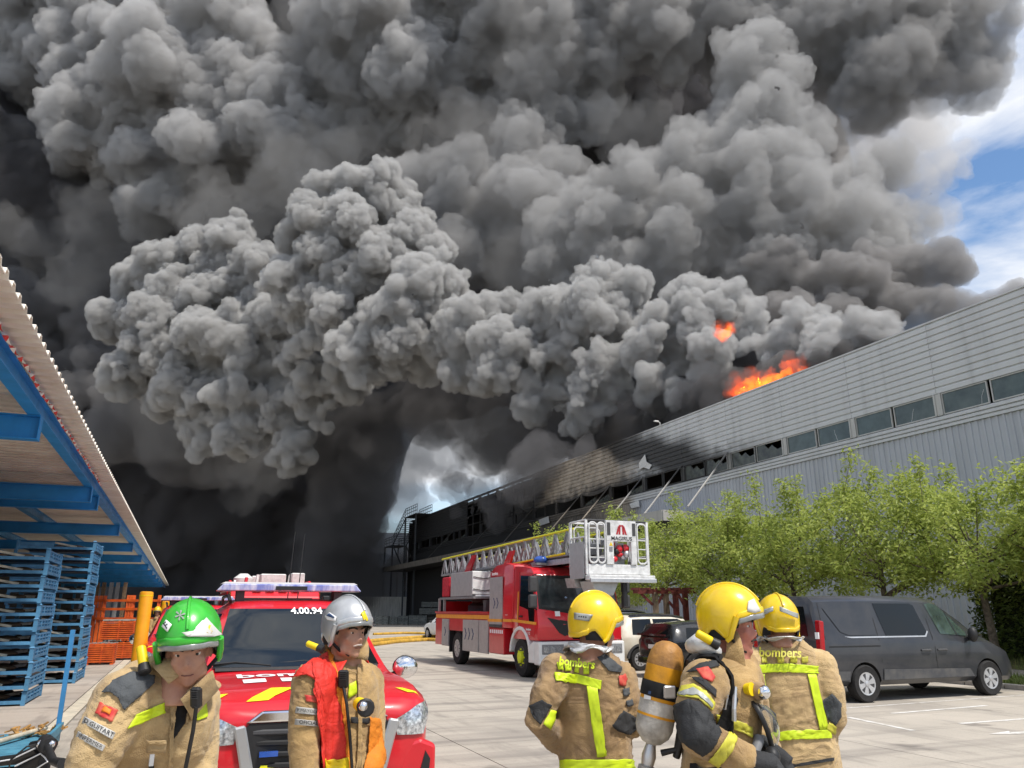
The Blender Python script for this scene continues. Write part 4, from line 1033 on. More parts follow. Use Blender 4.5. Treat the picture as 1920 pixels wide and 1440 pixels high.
mb = MB(); mb.prism([(-.60, .28), (.60, .28), (.58, .50), (-.58, .50)], 'x', -.2, .03); mb.build('bumper', M_black, pk, bevel=.01)
for i in range(8):
    y = -.46 + i * .115; mb = MB(); mb.prism([(y, .515), (y + .113, .515), (y + .173 if i < 7 else y + .113, .64), (y + .06, .64)], 'x', .021, .027); mb.build('hazard_stripe', M_fl_y if i % 2 == 0 else M_fl_r, pk)
mb = MB(); mb.bx(.035, .05, -.35, .17, .50, .61); pl = mb.build('number_plate', M_wht, pk)
mb = MB(); mb.bx(.0505, .054, -.35, -.295, .50, .61); mb.build('plate_band', mat('plate_blue', (.02, .10, .45), .4, var=0), pl)
mb = MB(); text_on(mb, '3', .10, frame_m((.053, -.23, .555), (0, 1, 0), (0, 0, 1)), .001, .001); mb.build('plate_digit', M_black, pl)
mb = MB(); text_on(mb, 'E', .03, frame_m((.056, -.322, .525), (0, 1, 0), (0, 0, 1)), .0005); mb.build('plate_letter', M_wht, pl)
mb = MB(); mb.prism([(-.42, .70), (-.29, .70), (-.29, .735), (-.42, .735)], 'x', .03, .06); mb.build('badge', M_bluelens, pk)
# roof: light bar, rails, whip aerials
lb = MB(); lb.prism([(-.74, 1.905), (.74, 1.905), (.68, 1.975), (-.68, 1.975)], 'x', -2.62, -2.28); lbo = lb.build('light_bar', mat('light_bar_lens', (.16, .19, .48), .15, var=.4, scale=14, col2=(.62, .62, .72), stretch=(1, 1, .2), coat=.5), pk, bevel=.01)
MB().prism([(-.70, 1.977), (.70, 1.977), (.66, 1.995), (-.66, 1.995)], 'x', -2.60, -2.30).build('light_bar_lid', M_white, lbo)
MB().bx(-2.5, -2.34, -.16, .16, 1.945, 1.995).build('light_bar_box', M_black, lbo) if False else MB().bx(-2.279, -2.262, -.16, .16, 1.915, 1.955).build('light_bar_box', M_black, lbo)
for s_ in (-1, 1): MB().bx(-2.55, -2.35, s_*.5 - .04, s_*.5 + .04, 1.80, 1.904).build('light_bar_foot', M_darkgrey, pk)
for y, h in ((.05, .62), (.16, .60)): MB().cyl((-3.0, y, 1.82), (-3.02, y + .03, 1.82 + h + .15), .006, n=5).build('whip_aerial', M_black, pk)
for s_ in (-1, 1): MB().tube([(-2.2, s_*.60, 1.80), (-2.3, s_*.62, 1.86), (-3.4, s_*.62, 1.85), (-3.5, s_*.62, 1.78)], .018, 6).build('roof_rail', M_black, pk)
# ------------------------------------------------------------------ ladder truck
M_stripe = mat('amber_reflective_stripe', (.85, .36, .03), .4, var=.05)
tk = thing('ladder_truck', 'red fire ladder truck with white bumper and rescue basket on its lowered ladder', 'fire truck', (9.75, 18.9, 0), -PI / 2)
# cab: side profile swept across, with slightly narrower roof
def cab_shell(x0, x1f, prof, name, m, hw=1.235, top_in=.06):
    mb = MB(); rings = []
    for s_, k in ((-hw, 1), (hw, 1)): rings.append([Vector((x, s_ * (1 - top_in * max(0, z - 1.5) / 1.35 / hw), z)) for x, z in prof])
    mb.loft(rings); return mb.build(name, m, tk, bevel=.035, seg=2, smooth=40)
cab = cab_shell(0, 0, [(-1.72, .95), (-.02, .95), (.0, 1.35), (-.05, 1.62), (-.30, 2.62), (-.55, 2.80), (-1.0, 2.86), (-1.72, 2.90)], 'cab', M_red)
crew = cab_shell(0, 0, [(-3.56, 1.22), (-1.735, 1.22), (-1.735, 2.93), (-2.3, 3.02), (-3.1, 2.98), (-3.56, 2.80)], 'crew_box', M_red, 1.25)
MB().bx(-3.5, -2.32, -1.245, 1.245, .50, 1.205).build('crew_skirt', M_red, tk, bevel=.02)
MB().bx(-9.0, -.3, -.5, .5, .48, .95).build('chassis', M_dirt, tk)
MB().bx(-2.31, -.2, -.95, .95, .62, .945).build('engine_bay', M_dirt, tk)
Mws = mat('truck_windscreen', (.02, .026, .028), .04, var=.3, scale=2.5, col2=(.06, .07, .075), spec=.9)
def fpoly(name, poly, m, lift=.008, x0=None):
    """polygon (y,z) on the sloping cab front"""
    def fx_(z): return (0 - .0) if z < 1.35 else ((-.05 * (z - 1.35) / .27) if z < 1.62 else -.05 - .25 * (z - 1.62))
    mb = MB(); n = len(poly); v = [Vector((fx_(z) + lift, y, z)) for y, z in poly]; b = [p - Vector((lift + .02, 0, 0)) for p in v]
    mb.add(v + b, [tuple(range(n)), tuple(reversed(range(n, 2*n)))] + [(i, i+n, (i+1) % n + n, (i+1) % n) for i in range(n)])
    return mb.build(name, m, tk)
ws = fpoly('windscreen', [(-1.08, 1.80), (0, 1.66), (1.08, 1.80), (1.10, 2.52), (-1.10, 2.52)], Mws, .012)
fpoly('windscreen_surround', [(-1.17, 1.74), (0, 1.58), (1.17, 1.74), (1.16, 2.60), (-1.16, 2.60)], M_black, .006)
fpoly('grille', [(-.60, 1.46), (0, 1.38), (.60, 1.46), (.42, 1.08), (-.42, 1.08)], M_black, .012)
fpoly('grille_blade', [(-.95, 1.52), (-.55, 1.44), (-.38, 1.12), (-.46, 1.06), (-.62, 1.14)], M_black, .02); fpoly('grille_blade', [(.95, 1.52), (.62, 1.14), (.46, 1.06), (.38, 1.12), (.55, 1.44)], M_black, .02)
for i in range(4): fpoly('white_square', [(-.72 + i * .40, 1.555 - .0), (-.58 + i * .40, 1.555), (-.58 + i * .40, 1.68), (-.72 + i * .40, 1.68)], M_wht, .02)
for y in (-.45, .35): MB().tube([(.0, y, 1.68), (-.02, y + .5, 1.80)], .012, 5).build('wiper', M_black, tk)
# folded blue helmet and cloth behind the glass
mb = MB(); mb.ball((-.16, -.35, 1.95), (.03, .16, .12), 10, 7); mb.build('dashboard_bag', mat('pale_blue_cloth', (.35, .48, .72), .8, var=.3, scale=20), tk, smooth=60)
# bumper and lamps
mb = MB(); mb.prism([(-1.25, .36), (1.25, .36), (1.25, .93), (-1.25, .93)], 'x', -.25, .10); bp_ = mb.build('bumper', M_white, tk, bevel=.04, seg=2)
mb = MB(); mb.bx(-.1, .102, -.42, .42, .42, .60); mb.build('bumper_recess', M_darkgrey, tk)
for s_ in (-1, 1):
    mb = MB(); mb.bx(.06, .112, min(s_*.55, s_*1.17), max(s_*.55, s_*1.17), .62, .86); h = mb.build('headlight_panel', M_grey, tk, bevel=.01)
    for q in range(3):
        mb = MB(); mb.bx(.113, .122, min(s_*(.60+q*.19), s_*(.75+q*.19)), max(s_*(.60+q*.19), s_*(.75+q*.19)), .66, .82); mb.build('headlight', M_lens, h, bevel=.01)
    mb = MB(); mb.bx(.101, .112, min(s_*.75, s_*1.05), max(s_*.75, s_*1.05), .45, .52); mb.build('fog_lamp', M_darkgrey, tk)
    # mudguard
    A = [PI * (.02 + .96 * i / 12) for i in range(13)]
    poly = [(-1.15 + .60 * math.cos(a), .60 + .60 * math.sin(a)) for a in A] + [(-1.15 + .72 * math.cos(a), .55 + .74 * math.sin(a)) for a in reversed(A)]
    mb = MB(); mb.prism(poly, 'y', s_ * .85, s_ * 1.27); mb.build('mudguard', M_white, tk, bevel=.012)
    mb = MB(); mb.prism([(-.56, .40), (-.24, .40), (-.24, .94), (-.56, .80)], 'y', s_ * 1.0, s_ * 1.262); mb.build('bumper_side', M_white, tk, bevel=.015)
    for x, sc in ((-1.15, 1), (-6.55, 1)):
        w = wheel(tk, x, s_ * 1.07, .50, .30, M_alu if x < -2 else M_darkgrey, 10, s_, rim_r=.56, dish=.35 if x < -2 else 0)
        if x > -2:
            mb = MB(); mb.lathe([(.16, s_*.10), (.15, s_*.20), (.07, s_*.22), (0, s_*.22)], (0, 0, 0), 'y', 14)
            for q in range(8): a = 2*PI*q/8; mb.cyl((.2*math.cos(a), s_*.10, .2*math.sin(a)), (.2*math.cos(a), s_*.17, .2*math.sin(a)), .022, n=6)
            mb.build('hub_nuts', M_yellow, w)
# cab door, window, mirror
SY = -1.25
for s_ in (-1, 1):
    def sp(name, poly, m, t=.008, y0=1.236, par=tk, slope=True):
        mb = MB(); n = len(poly); f = lambda z: (1 - .06 * max(0, z - 1.5) / 1.35 / 1.235) if slope else 1
        a = [Vector((x, s_ * (y0 * f(z) + t), z)) for x, z in poly]; b = [Vector((x, s_ * (y0 * f(z) - .02), z)) for x, z in poly]
        mb.add(a + b, [tuple(range(n)), tuple(reversed(range(n, 2*n)))] + [(i, i+n, (i+1) % n + n, (i+1) % n) for i in range(n)])
        return mb.build(name, m, par)
    dr = sp('door', [(-.22, 1.02), (-.12, 1.60), (-.36, 2.66), (-1.28, 2.72), (-1.30, 1.34), (-.95, 1.16)], M_red, .006)
    sp('door_window', [(-.22, 1.36), (-.20, 1.66), (-.40, 2.58), (-1.20, 2.62), (-1.20, 1.82), (-.62, 1.72), (-.52, 1.36)], M_glass, .014, par=dr)
    sp('door_gap', [(-1.30, 1.3), (-1.285, 1.3), (-1.265, 2.72), (-1.28, 2.72)], M_black, .010)
    sp('door_handle', [(-1.18, 1.52), (-1.0, 1.52), (-1.0, 1.57), (-1.18, 1.57)], M_black, .03, par=dr)
    sp('amber_stripe', [(-1.70, 1.40), (-.10, 1.34), (-.10, 1.41), (-1.70, 1.47)], M_stripe, .017)
    sp('amber_stripe', [(-1.36, 1.40), (-1.31, 1.40), (-1.31, 2.2), (-1.36, 2.2)], M_stripe, .012)
    mb = MB(); mb.box((.02, s_ * 1.38, 2.36), (.16, .22, .40)); mb.box((.02, s_ * 1.38, 1.93), (.16, .22, .34)); mb.build('mirror_housing', M_darkgrey, tk, bevel=.04, seg=2)
    mb = MB(); mb.tube([(-.2, s_*1.18, 2.62), (.0, s_*1.36, 2.58), (.0, s_*1.38, 1.8), (-.1, s_*1.22, 1.72)], .022, 6); mb.build('mirror_arm', M_black, tk)
    # crew shutter and panels
    sh = sp('roller_shutter', [(-3.44, 1.23), (-2.44, 1.23), (-2.44, 2.64), (-3.44, 2.64)], M_shut, .008, 1.25, slope=False)
    for q in range(16):
        z = 1.26 + q * .086; sp('shutter_slat', [(-3.40, z), (-2.48, z), (-2.48, z + .07), (-3.40, z + .07)], M_shut, .016, 1.25, par=sh, slope=False)
    for q in range(2):
        x = -3.12 + q * .26; sp('chevron', [(x, 1.75), (x + .05, 1.75), (x + .17, 1.9), (x + .05, 2.05), (x, 2.05), (x + .11, 1.9)], M_navy, .019, 1.25, slope=False)
    sp('shutter_bar', [(-3.44, 1.235), (-2.44, 1.235), (-2.44, 1.31), (-3.44, 1.31)], M_darkgrey, .02, 1.25, par=sh, slope=False)
    sp('amber_stripe', [(-3.56, 1.38), (-2.44, 1.38), (-2.44, 1.46), (-3.56, 1.46)], M_stripe, .022, 1.25, slope=False)
    sp('amber_stripe', [(-2.38, 1.39), (-1.74, 1.39), (-1.74, 1.46), (-2.38, 1.46)], M_stripe, .007, 1.25, slope=False)
    for q in range(7): sp('white_square', [(-3.42 + q * .155, 1.06), (-3.33 + q * .155, 1.06), (-3.33 + q * .155, 1.16), (-3.42 + q * .155, 1.16)], M_wht, .004, 1.246, slope=False)
    # rear body
    MB().bx(-9.0, -3.58, s_ * 1.0 if s_ > 0 else s_ * 1.20, s_ * 1.20 if s_ > 0 else s_ * 1.0, 1.05, 1.60).build('body_side', M_red, tk)
    sp('amber_stripe', [(-9.0, 1.44), (-3.6, 1.44), (-3.6, 1.56), (-9.0, 1.56)], M_stripe, .01, 1.20, slope=False)
    for (xa, xb, zb) in ((-5.95, -4.46, .46), (-4.40, -3.62, .46), (-8.2, -7.45, .55)):
        sh = sp('locker_shutter', [(xa, zb), (xb, zb), (xb, 1.41), (xa, 1.41)], M_shut, .02, 1.21, slope=False)
        for q in range(10):
            z = zb + .03 + q * (1.34 - zb) / 10; sp('shutter_slat', [(xa + .03, z), (xb - .03, z), (xb - .03, z + (1.34 - zb) / 12.5), (xa + .03, z + (1.34 - zb) / 12.5)], M_shut, .027, 1.21, par=sh, slope=False)
    for q in range(3):
        x = -5.75 + q * .34; sp('chevron', [(x, .80), (x + .06, .80), (x + .2, .98), (x + .06, 1.16), (x, 1.16), (x + .13, .98)], M_navy, .031, 1.21, slope=False)
    x = -7.9; sp('chevron', [(x, .85), (x + .06, .85), (x + .2, 1.0), (x + .06, 1.15), (x, 1.15), (x + .13, 1.0)], M_navy, .031, 1.21, slope=False)
    MB().bx(-8.98, -8.25, min(s_*1.0, s_*1.215), max(s_*1.0, s_*1.215), .55, 1.40).build('rear_corner', M_red, tk)
    MB().bx(-7.42, -5.98, min(s_*1.0, s_*1.212), max(s_*1.0, s_*1.212), 1.10, 1.42).build('arch_panel', M_red, tk)
    MB().bx(-7.44, -7.38, min(s_*1.0, s_*1.2), max(s_*1.0, s_*1.2), .35, 1.1).build('mud_flap', M_black, tk)
    MB().bx(-9.0, -3.58, min(s_*.6, s_*1.255), max(s_*.6, s_*1.255), 1.605, 1.66).build('deck_edge', M_red, tk, bevel=.01)
def tk_text(name, txt, size, x, z, y=-1.262, m=M_wht, bold=.002):
    mb = MB(); text_on(mb, txt, size, frame_m((x, y, z), (1, 0, 0), (0, 0, 1)), .001, bold); return mb.build(name, m, tk)
tk_text('lettering', 'bombers', .14, -3.0, 2.74); tk_text('lettering', '........', .10, -2.1, 1.60, -1.262); tk_text('lettering', 'bombers', .09, -.58, 1.22, -1.248); tk_text('lettering', '1 1 2', .10, -.58, 1.12, -1.248)
MB().bx(-8.95, -3.6, -.98, .98, .5, 1.604).build('body_core', M_darkgrey, tk)
MB().bx(-9.0, -3.6, -.59, .59, 1.61, 1.65).build('deck', M_grey, tk)
for s_ in (-1,):
    for x in (-8.8, -8.2): MB().bx(x, x + .06, -1.2, -1.12, 1.66, 2.1).build('deck_post', M_alu, tk)
# turret, lockers beside it
mb = MB(); mb.lathe([(.75, 1.655), (.75, 1.85), (.62, 1.95), (.62, 2.15)], (-7.0, .1, 0), 'z', 24); mb.build('turntable', M_darkgrey, tk, smooth=40)
mb = MB(); mb.prism([(-8.4, 2.16), (-5.9, 2.16), (-3.7, 2.72), (-3.7, 2.95), (-8.2, 2.95), (-8.5, 2.7)], 'y', -.35, .75); mb.build('turret', M_red, tk, bevel=.03)
mb = MB(); mb.bx(-8.6, -5.0, -1.22, -.36, 2.06, 2.13); mb.build('operator_platform', M_grey, tk)
mb = MB(); mb.bx(-7.4, -5.2, -1.2, -.42, 2.14, 2.92); cb = mb.build('equipment_case', M_shut, tk, bevel=.012)
mb = MB(); mb.bx(-5.195, -5.14, -1.2, -.42, 2.20, 2.90); mb.build('case_front', M_white, cb, bevel=.01)
for z in (2.36, 2.74): MB().tube([(-5.12, -1.18, z), (-5.12, -.8, z - .06), (-5.12, -.44, z)], .012, 5).build('strap', M_black, cb)
MB().bx(-5.19, -5.1, -1.1, -.5, 2.10, 2.18).build('work_lamp', M_wht, cb)
mb = MB(); mb.bx(-8.4, -7.6, -1.2, -.5, 2.14, 2.82); mb.build('hose_reel_cover', mat('red_fabric', (.55, .02, .04), .8, var=.2, scale=9, bump=.6, bscale=12), tk, bevel=.05, seg=2)
MB().tube([(-6.4, -.2, 1.9), (-5.5, -.5, 2.02), (-4.6, -.4, 1.92), (-3.9, -.5, 2.05)], .05, 7).build('hydraulic_hose', M_black, tk)
for x in (-4.3, -8.4): MB().bx(x - .12, x + .12, -1.1, 1.1, 1.66, 2.0).build('stabiliser', M_red if x < -5 else M_darkgrey, tk)
# beacons
for s_ in (-1, 1):
    mb = MB(); mb.bx(-.95, -.55, s_*.78 - .22, s_*.78 + .22, 2.88, 2.94); q = mb.build('beacon_base', M_grey, tk)
    mb = MB(); mb.ball((-.75, s_*.78, 3.02), (.20, .22, .12), 14, 8); mb.build('beacon', M_bluelens, q, smooth=60)
# ladder: nested trusses, yellow handrail
M_lad = mat('dull_ladder_metal', (.36, .36, .37), .5, .5, var=.2, scale=10)
def truss(y, x0, x1, zb0, zb1, zt0, zt1, n, r, name='ladder_truss', m=None):
    mb = MB(); B = lambda t: Vector((x0 + (x1-x0)*t, y, zb0 + (zb1-zb0)*t)); Tt = lambda t: Vector((x0 + (x1-x0)*t, y, zt0 + (zt1-zt0)*t))
    mb.bar(B(0), B(1), r*2.4, r*2.2)
    for i in range(n):
        a, b = i / n, (i + 1) / n; c = (a + b) / 2
        mb.cyl(B(a), Tt(c), r, n=5); mb.cyl(Tt(c), B(b), r, n=5); mb.cyl(B(c), Tt(c), r*.7, n=4)
    return mb.build(name, M_lad, tk)
for s_ in (-1, 1):
    truss(s_*.62, -10.3, .9, 2.98, 3.10, 3.56, 3.70, 16, .030); truss(s_*.52, -9.6, 1.3, 2.93, 3.05, 3.46, 3.62, 17, .026); truss(s_*.43, -9.0, 1.5, 2.88, 3.0, 3.38, 3.55, 18, .024)
    MB().cyl((-10.3, s_*.62, 3.58), (.95, s_*.62, 3.72), .032, n=7).build('ladder_handrail', mat('signal_yellow', (.75, .70, .02), .45, var=.1) if s_ < 0 else bpy.data.materials['signal_yellow'], tk, smooth=60)
    MB().tube([(-4.0, s_*.66, 3.02), (.5, s_*.66, 3.12)], .03, 6).build('energy_chain', M_yel, tk)
for i in range(34): x = -10.2 + i * .335; MB().cyl((x, -.42, 2.9 + .011 * (x + 10)), (x, .42, 2.9 + .011 * (x + 10)), .018, n=5).build('rung', M_alu, tk)
mb = MB(); mb.prism([(-7.3, 2.95), (-6.7, 2.95), (-6.15, 3.50), (-6.5, 3.50)], 'y', -.76, -.70); mb.build('ladder_plate', M_red, tk)
mb = MB(); mb.prism([(-3.9, 2.80), (-3.3, 2.80), (-2.75, 3.42), (-3.15, 3.42)], 'y', -.76, -.70); mb.build('ladder_plate', M_red, tk)
mb = MB(); mb.bar((-2.0, 0, 3.0), (1.3, 0, 3.0), .9, .10); mb.build('cable_tray', M_shut, tk)
mb = MB(); mb.bx(-1.6, 1.2, -.68, -.64, 2.86, 3.0); mb.build('ladder_side_plate', M_alu, tk)
# rescue basket
M_bask = mat('basket_white', (.74, .74, .73), .42, var=.1, scale=6, col2=(.5, .5, .49))
BX0, BX1, BYA, BYB, BZ0, BZ1 = .95, 1.8, -.72, 1.02, 2.55, 3.86
def bk(name, mb, m=M_bask, **k): return mb.build(name, m, tk, **k)
bk('basket_floor', MB().bx(BX0, BX1, BYA, BYB, BZ0 - .06, BZ0), M_alu)
bk('basket_sill', MB().bx(BX1 - .01, BX1 + .22, BYA - .05, BYB + .06, BZ0 - .15, BZ0 - .02), M_bask, bevel=.015)
bk('basket_bumper', MB().bx(BX1 + .221, BX1 + .28, BYA - .05, BYB + .06, BZ0 - .20, BZ0 - .10), M_alu, bevel=.01)
bk('basket_skirt', MB().bx(BX1, BX1 + .05, BYA + .02, BYB - .02, BZ0, BZ0 + .24), M_bask, bevel=.01)
# centre panel with opening and trim
mb = MB(); ya, yb = -.20, .66
for q in ((ya, yb, BZ0 + .80, BZ1), (ya, ya + .20, BZ0 + .24, BZ0 + .80), (yb - .16, yb, BZ0 + .24, BZ0 + .80)): mb.bx(BX1 + .02, BX1 + .09, q[0], q[1], q[2], q[3])
cp = bk('basket_panel', mb, M_bask, bevel=.008)
for y in (ya + .07, yb - .07): MB().bx(BX1 + .091, BX1 + .10, y - .045, y + .045, BZ1 - .36, BZ1 - .05).build('hand_slot', M_darkgrey, cp)
mb = MB(); text_on(mb, 'MAGIRUS', .13, frame_m((BX1 + .095, .23, BZ1 - .44), (0, 1, 0), (0, 0, 1)), .002, .002, 1.1); mb.build('lettering', M_darkgrey, cp)
mb = MB(); X = BX1 + .095
for s_ in (-1, 1):
    for w0, w1 in ((.16, .105), (.085, .03)):
        mb.add([(X, .23 + s_*w0, BZ1 - .34), (X, .23 + s_*w1, BZ1 - .34), (X, .23 + s_*(w1*.3 + .008), BZ1 - .13), (X, .23 + s_*(w1*.3 + .058), BZ1 - .13)], [(0, 1, 2, 3)])
    mb.add([(X + .0005, .23 + s_*.055, BZ1 - .10), (X + .0005, .23 + s_*.004, BZ1 - .10), (X + .0005, .23 + s_*.004, BZ1 - .15), (X + .0005, .23 + s_*.09, BZ1 - .15)], [(0, 1, 2, 3)])
mb.build('emblem', M_redlens, cp)
mb = MB(); mb.add([(X, ya + .07, BZ1 - .62), (X, ya + .17, BZ1 - .62), (X, ya + .12, BZ1 - .52)], [(0, 1, 2)]); mb.build('warning_triangle', M_yel, cp)
MB().bx(BX1 + .09, BX1 + .10, ya + .07, ya + .16, BZ1 - .76, BZ1 - .65).build('warning_plate', M_grey, cp)
# gear in the opening
r_ = random.Random(3)
for i in range(9):
    c = (BX1 - .06 + r_.uniform(-.05, .04), r_.uniform(.02, .46), BZ0 + r_.uniform(.30, .82))
    mb = MB(); mb.ball(c, (r_.uniform(.05, .09), r_.uniform(.06, .11), r_.uniform(.06, .10)), 10, 7); mb.build('hose_fitting', [M_red, M_alu, M_red, M_black][i % 4], tk, smooth=60)
bk('opening_back', MB().bx(BX1 - .3, BX1 - .28, ya + .2, yb - .16, BZ0 + .24, BZ0 + .80), M_shut)
def hoop(x, y0, y1, z0, z1, r=.024, name='basket_hoop'):
    q = .10; pts = [(x, y0, z0 + q)]
    for (cy, cz, a0) in ((y0 + q, z1 - q, PI), (y1 - q, z1 - q, PI / 2), (y1 - q, z0 + q, 0), (y0 + q, z0 + q, -PI / 2)):
        for i in range(5): a = a0 - i * PI / 8; pts.append((x, cy + q * math.cos(a), cz + q * math.sin(a)))
    mb = MB(); mb.tube(pts, r, 6); return bk(name, mb, M_bask, smooth=60)
for y0, y1 in ((-.67, -.45), (-.43, -.23), (.70, .96)): hoop(BX1 + .06, y0, y1, BZ0 + .27, BZ1 - .06)
for y in (-.62, -.22, .62): hoop(BX0, y, y + .34, BZ0 + .1, BZ1 - .1, .02)
for x in (BX0, BX1):
    for y in (BYA, BYB): bk('basket_post', MB().bx(x - .03, x + .03, y - .03, y + .03, BZ0, BZ1), M_bask)
for y in (BYA, BYB):
    for z in (BZ0 + .45, BZ0 + .9, BZ1): bk('basket_rail', MB().cyl((BX0, y, z), (BX1, y, z), .024, n=7), M_bask)
for x in (BX0, BX1): bk('basket_top_rail', MB().cyl((x, BYA, BZ1), (x, BYB, BZ1), .026, n=7), M_darkgrey if x == BX1 else M_bask)
for z in (BZ0 + .4, BZ0 + .62, BZ0 + .84):
    bk('basket_bar', MB().tube([(BX1 + .05, -.66, z), (BX1 + .05, -.24, z)], .014, 5), M_bask); bk('basket_bar', MB().tube([(BX1 + .05, .70, z), (BX1 + .05, .96, z)], .014, 5), M_bask)
bk('basket_side_panel', MB().bx(BX0 + .05, BX1 - .05, BYA - .06, BYA - .035, BZ0 - .1, BZ0 + .78), M_shut)
mb = MB(); mb.prism([(-.72, 2.25), (-.2, 2.25), (-.05, 2.48), (-.78, 2.48)] , 'x', .7, 1.2); bk('basket_bracket', mb, M_alu)
mb = MB(); mb.prism([(-.52, 2.05), (-.05, 2.05), (.12, 2.40), (-.66, 2.40)], 'x', 1.25, 1.9); bk('basket_mount', mb, M_shut, bevel=.02)
mb = MB(); mb.prism([(.2, 3.15), (1.5, 3.0), (1.5, 2.65), (.4, 2.88)], 'y', -.4, .4); bk('ladder_head', mb, M_alu)
bk('basket_leg', MB().cyl((BX1 + .1, .25, BZ0 - .2), (BX1 + .1, .25, BZ0 - .75), .07, n=10), M_black)
for i in range(5):
    c = (BX0 + r_.uniform(.1, .7), r_.uniform(-.55, .85), BZ0 + r_.uniform(.1, .7)); mb = MB(); mb.box(c, (r_.uniform(.12, .3), r_.uniform(.12, .3), r_.uniform(.15, .4)), Matrix.Rotation(r_.uniform(0, 1), 3, 'Z')); bk('basket_gear', mb, [M_grey, M_black, M_shut, M_red, M_alu][i], bevel=.02)

# ------------------------------------------------------------------ second pickup and fire engine behind
p2 = copy_tree(pk, 'second red pickup with light bar parked behind the green helmet', (.32, 15.9, 0), -PI / 2)
for q in [c for c in p2.children if c.name.split('.')[0] in ('whip_aerial', 'fleet_number', 'plate_digit')]:
    bpy.data.objects.remove(q)
fe = thing('fire_engine', 'red fire engine with white boxes stacked on its roof far behind the pickups', 'fire truck', (2.4, 22.9, 0), -PI / 2)
def fb(name, m, *a, bev=.03): return MB().bx(*a).build(name, m, fe, bevel=bev)
fb('body', M_red, -7.2, -1.9, -1.22, 1.22, .6, 2.42); fb('chassis', M_dirt, -7, -.2, -.6, .6, .45, .595)
mb = MB(); mb.prism([(-1.88, .55), (-.02, .55), (.0, 1.3), (-.12, 2.2), (-.3, 2.38), (-1.88, 2.42)], 'y', -1.2, 1.2); mb.build('cab', M_red, fe, bevel=.04, seg=2)
mb = MB(); mb.add([(.0, -1.05, 1.35), (.0, 1.05, 1.35), (-.125, .98, 2.18), (-.125, -.98, 2.18)], [(0,1,2,3)]); mb.xf(Matrix.Translation((.02, 0, 0))); mb.build('windscreen', M_glass, fe)
fb('bumper', M_white, -.1, .12, -1.22, 1.22, .4, .8)
for s_ in (-1, 1):
    fb('mirror', M_black, -.12, .04, s_*1.36 - .1, s_*1.36 + .1, 1.7, 2.25); fb('headlight', M_lens, .121, .14, s_*.85 - .2, s_*.85 + .2, .5, .7, bev=.01)
    fb('light_bar', M_bluelens, -.8, -.45, s_*.7 - .3, s_*.7 + .3, 2.43, 2.58)
    for q in range(5):
        mb = MB(); z = 1.35 + q * .2; mb.add([(-.9, s_*1.206, z), (-.2, s_*1.206, z + .3), (-.2, s_*1.206, z + .40), (-.9, s_*1.206, z + .1)], [(0,1,2,3)]); mb.build('hazard_stripe', M_fl_y if q % 2 else M_stripe, fe)
    for x in (-1.2, -5.4): wheel(fe, x, s_*1.02, .48, .3, M_alu, 8, s_)
for i in range(4): fb('white_square', M_wht, -.35, -.20, -.62 + i * .35, -.40 + i * .35, 2.40, 2.425, bev=0)
fb('roof_rail', M_red, -7, -2.0, -1.2, -1.1, 2.425, 2.75); fb('roof_rail', M_red, -7, -2.0, 1.1, 1.2, 2.425, 2.75); fb('roof_board', M_red, -2.0, -1.9, -1.2, 1.2, 2.425, 2.62)
for a in ((-3.2, -2.5, -.25, .5), (-3.4, -2.6, .68, 1.08), (-4.9, -4.0, -.4, .5)): fb('roof_box', M_offwhite, a[0], a[1], a[2], a[3], 2.44, 3.0 + .05 * a[2])
mb = MB(); mb.lathe([(.0, 2.5), (.30, 2.5), (.30, 2.85), (.12, 3.0), (0, 3.0)], (-3.0, -.72, 0), 'z', 14); mb.build('foam_drum', M_offwhite, fe, smooth=40)
for i in range(7):
    x = -2.2 - i * .1; y = -1.05 + i * .33; mb = MB(); mb.tube([(x, y, 2.45), (x - .1, y + .05, 2.75 + .1 * (i % 3))], .05, 6); mb.build('roof_pipe', [M_alu, M_red, M_offwhite][i % 3], fe)

fe.scale = (1, 1, .93)
# ------------------------------------------------------------------ people
M_skin = mat('skin', (.46, .25, .17), .5, var=.10, scale=18, col2=(.40, .19, .13), bump=.12, bscale=180)
M_skinred = mat('ruddy_skin', (.48, .20, .14), .45, var=.12, scale=16, col2=(.42, .14, .10), bump=.1, bscale=180)
M_tan = mat('tan_turnout_cloth', (.50, .33, .14), .85, var=.16, scale=7, col2=(.28, .18, .085), bump=.5, bscale=260, sheen=.2, spec=.2)
M_sand = mat('sand_turnout_cloth', (.56, .40, .20), .85, var=.14, scale=6, col2=(.35, .235, .12), bump=.5, bscale=260, sheen=.2, spec=.2)
M_brown = mat('worn_brown_turnout_cloth', (.40, .265, .13), .85, var=.18, scale=7, col2=(.21, .135, .075), bump=.5, bscale=260, sheen=.2, spec=.2)
M_slate = mat('slate_reinforcement', (.085, .092, .098), .8, var=.14, scale=8, bump=.4, bscale=220)
M_char = mat('charcoal_reinforcement', (.035, .036, .038), .75, var=.2, scale=8, bump=.4, bscale=220)
M_lime = mat('lime_reflective_tape', (.62, .78, .02), .45, var=.1, scale=20)
M_limew = mat('worn_yellow_tape', (.66, .62, .05), .5, var=.22, scale=14, col2=(.40, .36, .05))
M_grtape = mat('silver_reflective_tape', (.42, .43, .40), .4, .3, var=.15, scale=20)
M_patchred = mat('red_badge', (.55, .03, .03), .6, var=.2, scale=40, col2=(.60, .14, .08))
M_foil = mat('aluminised_cape', (.74, .74, .73), .35, .45, var=.12, scale=14, bump=.9, bscale=18)
M_cloth = mat('black_cloth', (.014, .014, .015), .9, var=.2, scale=20)
M_greenh = mat('green_helmet', (.045, .47, .035), .28, var=.08, scale=9, coat=.5, col2=(.035, .34, .03))
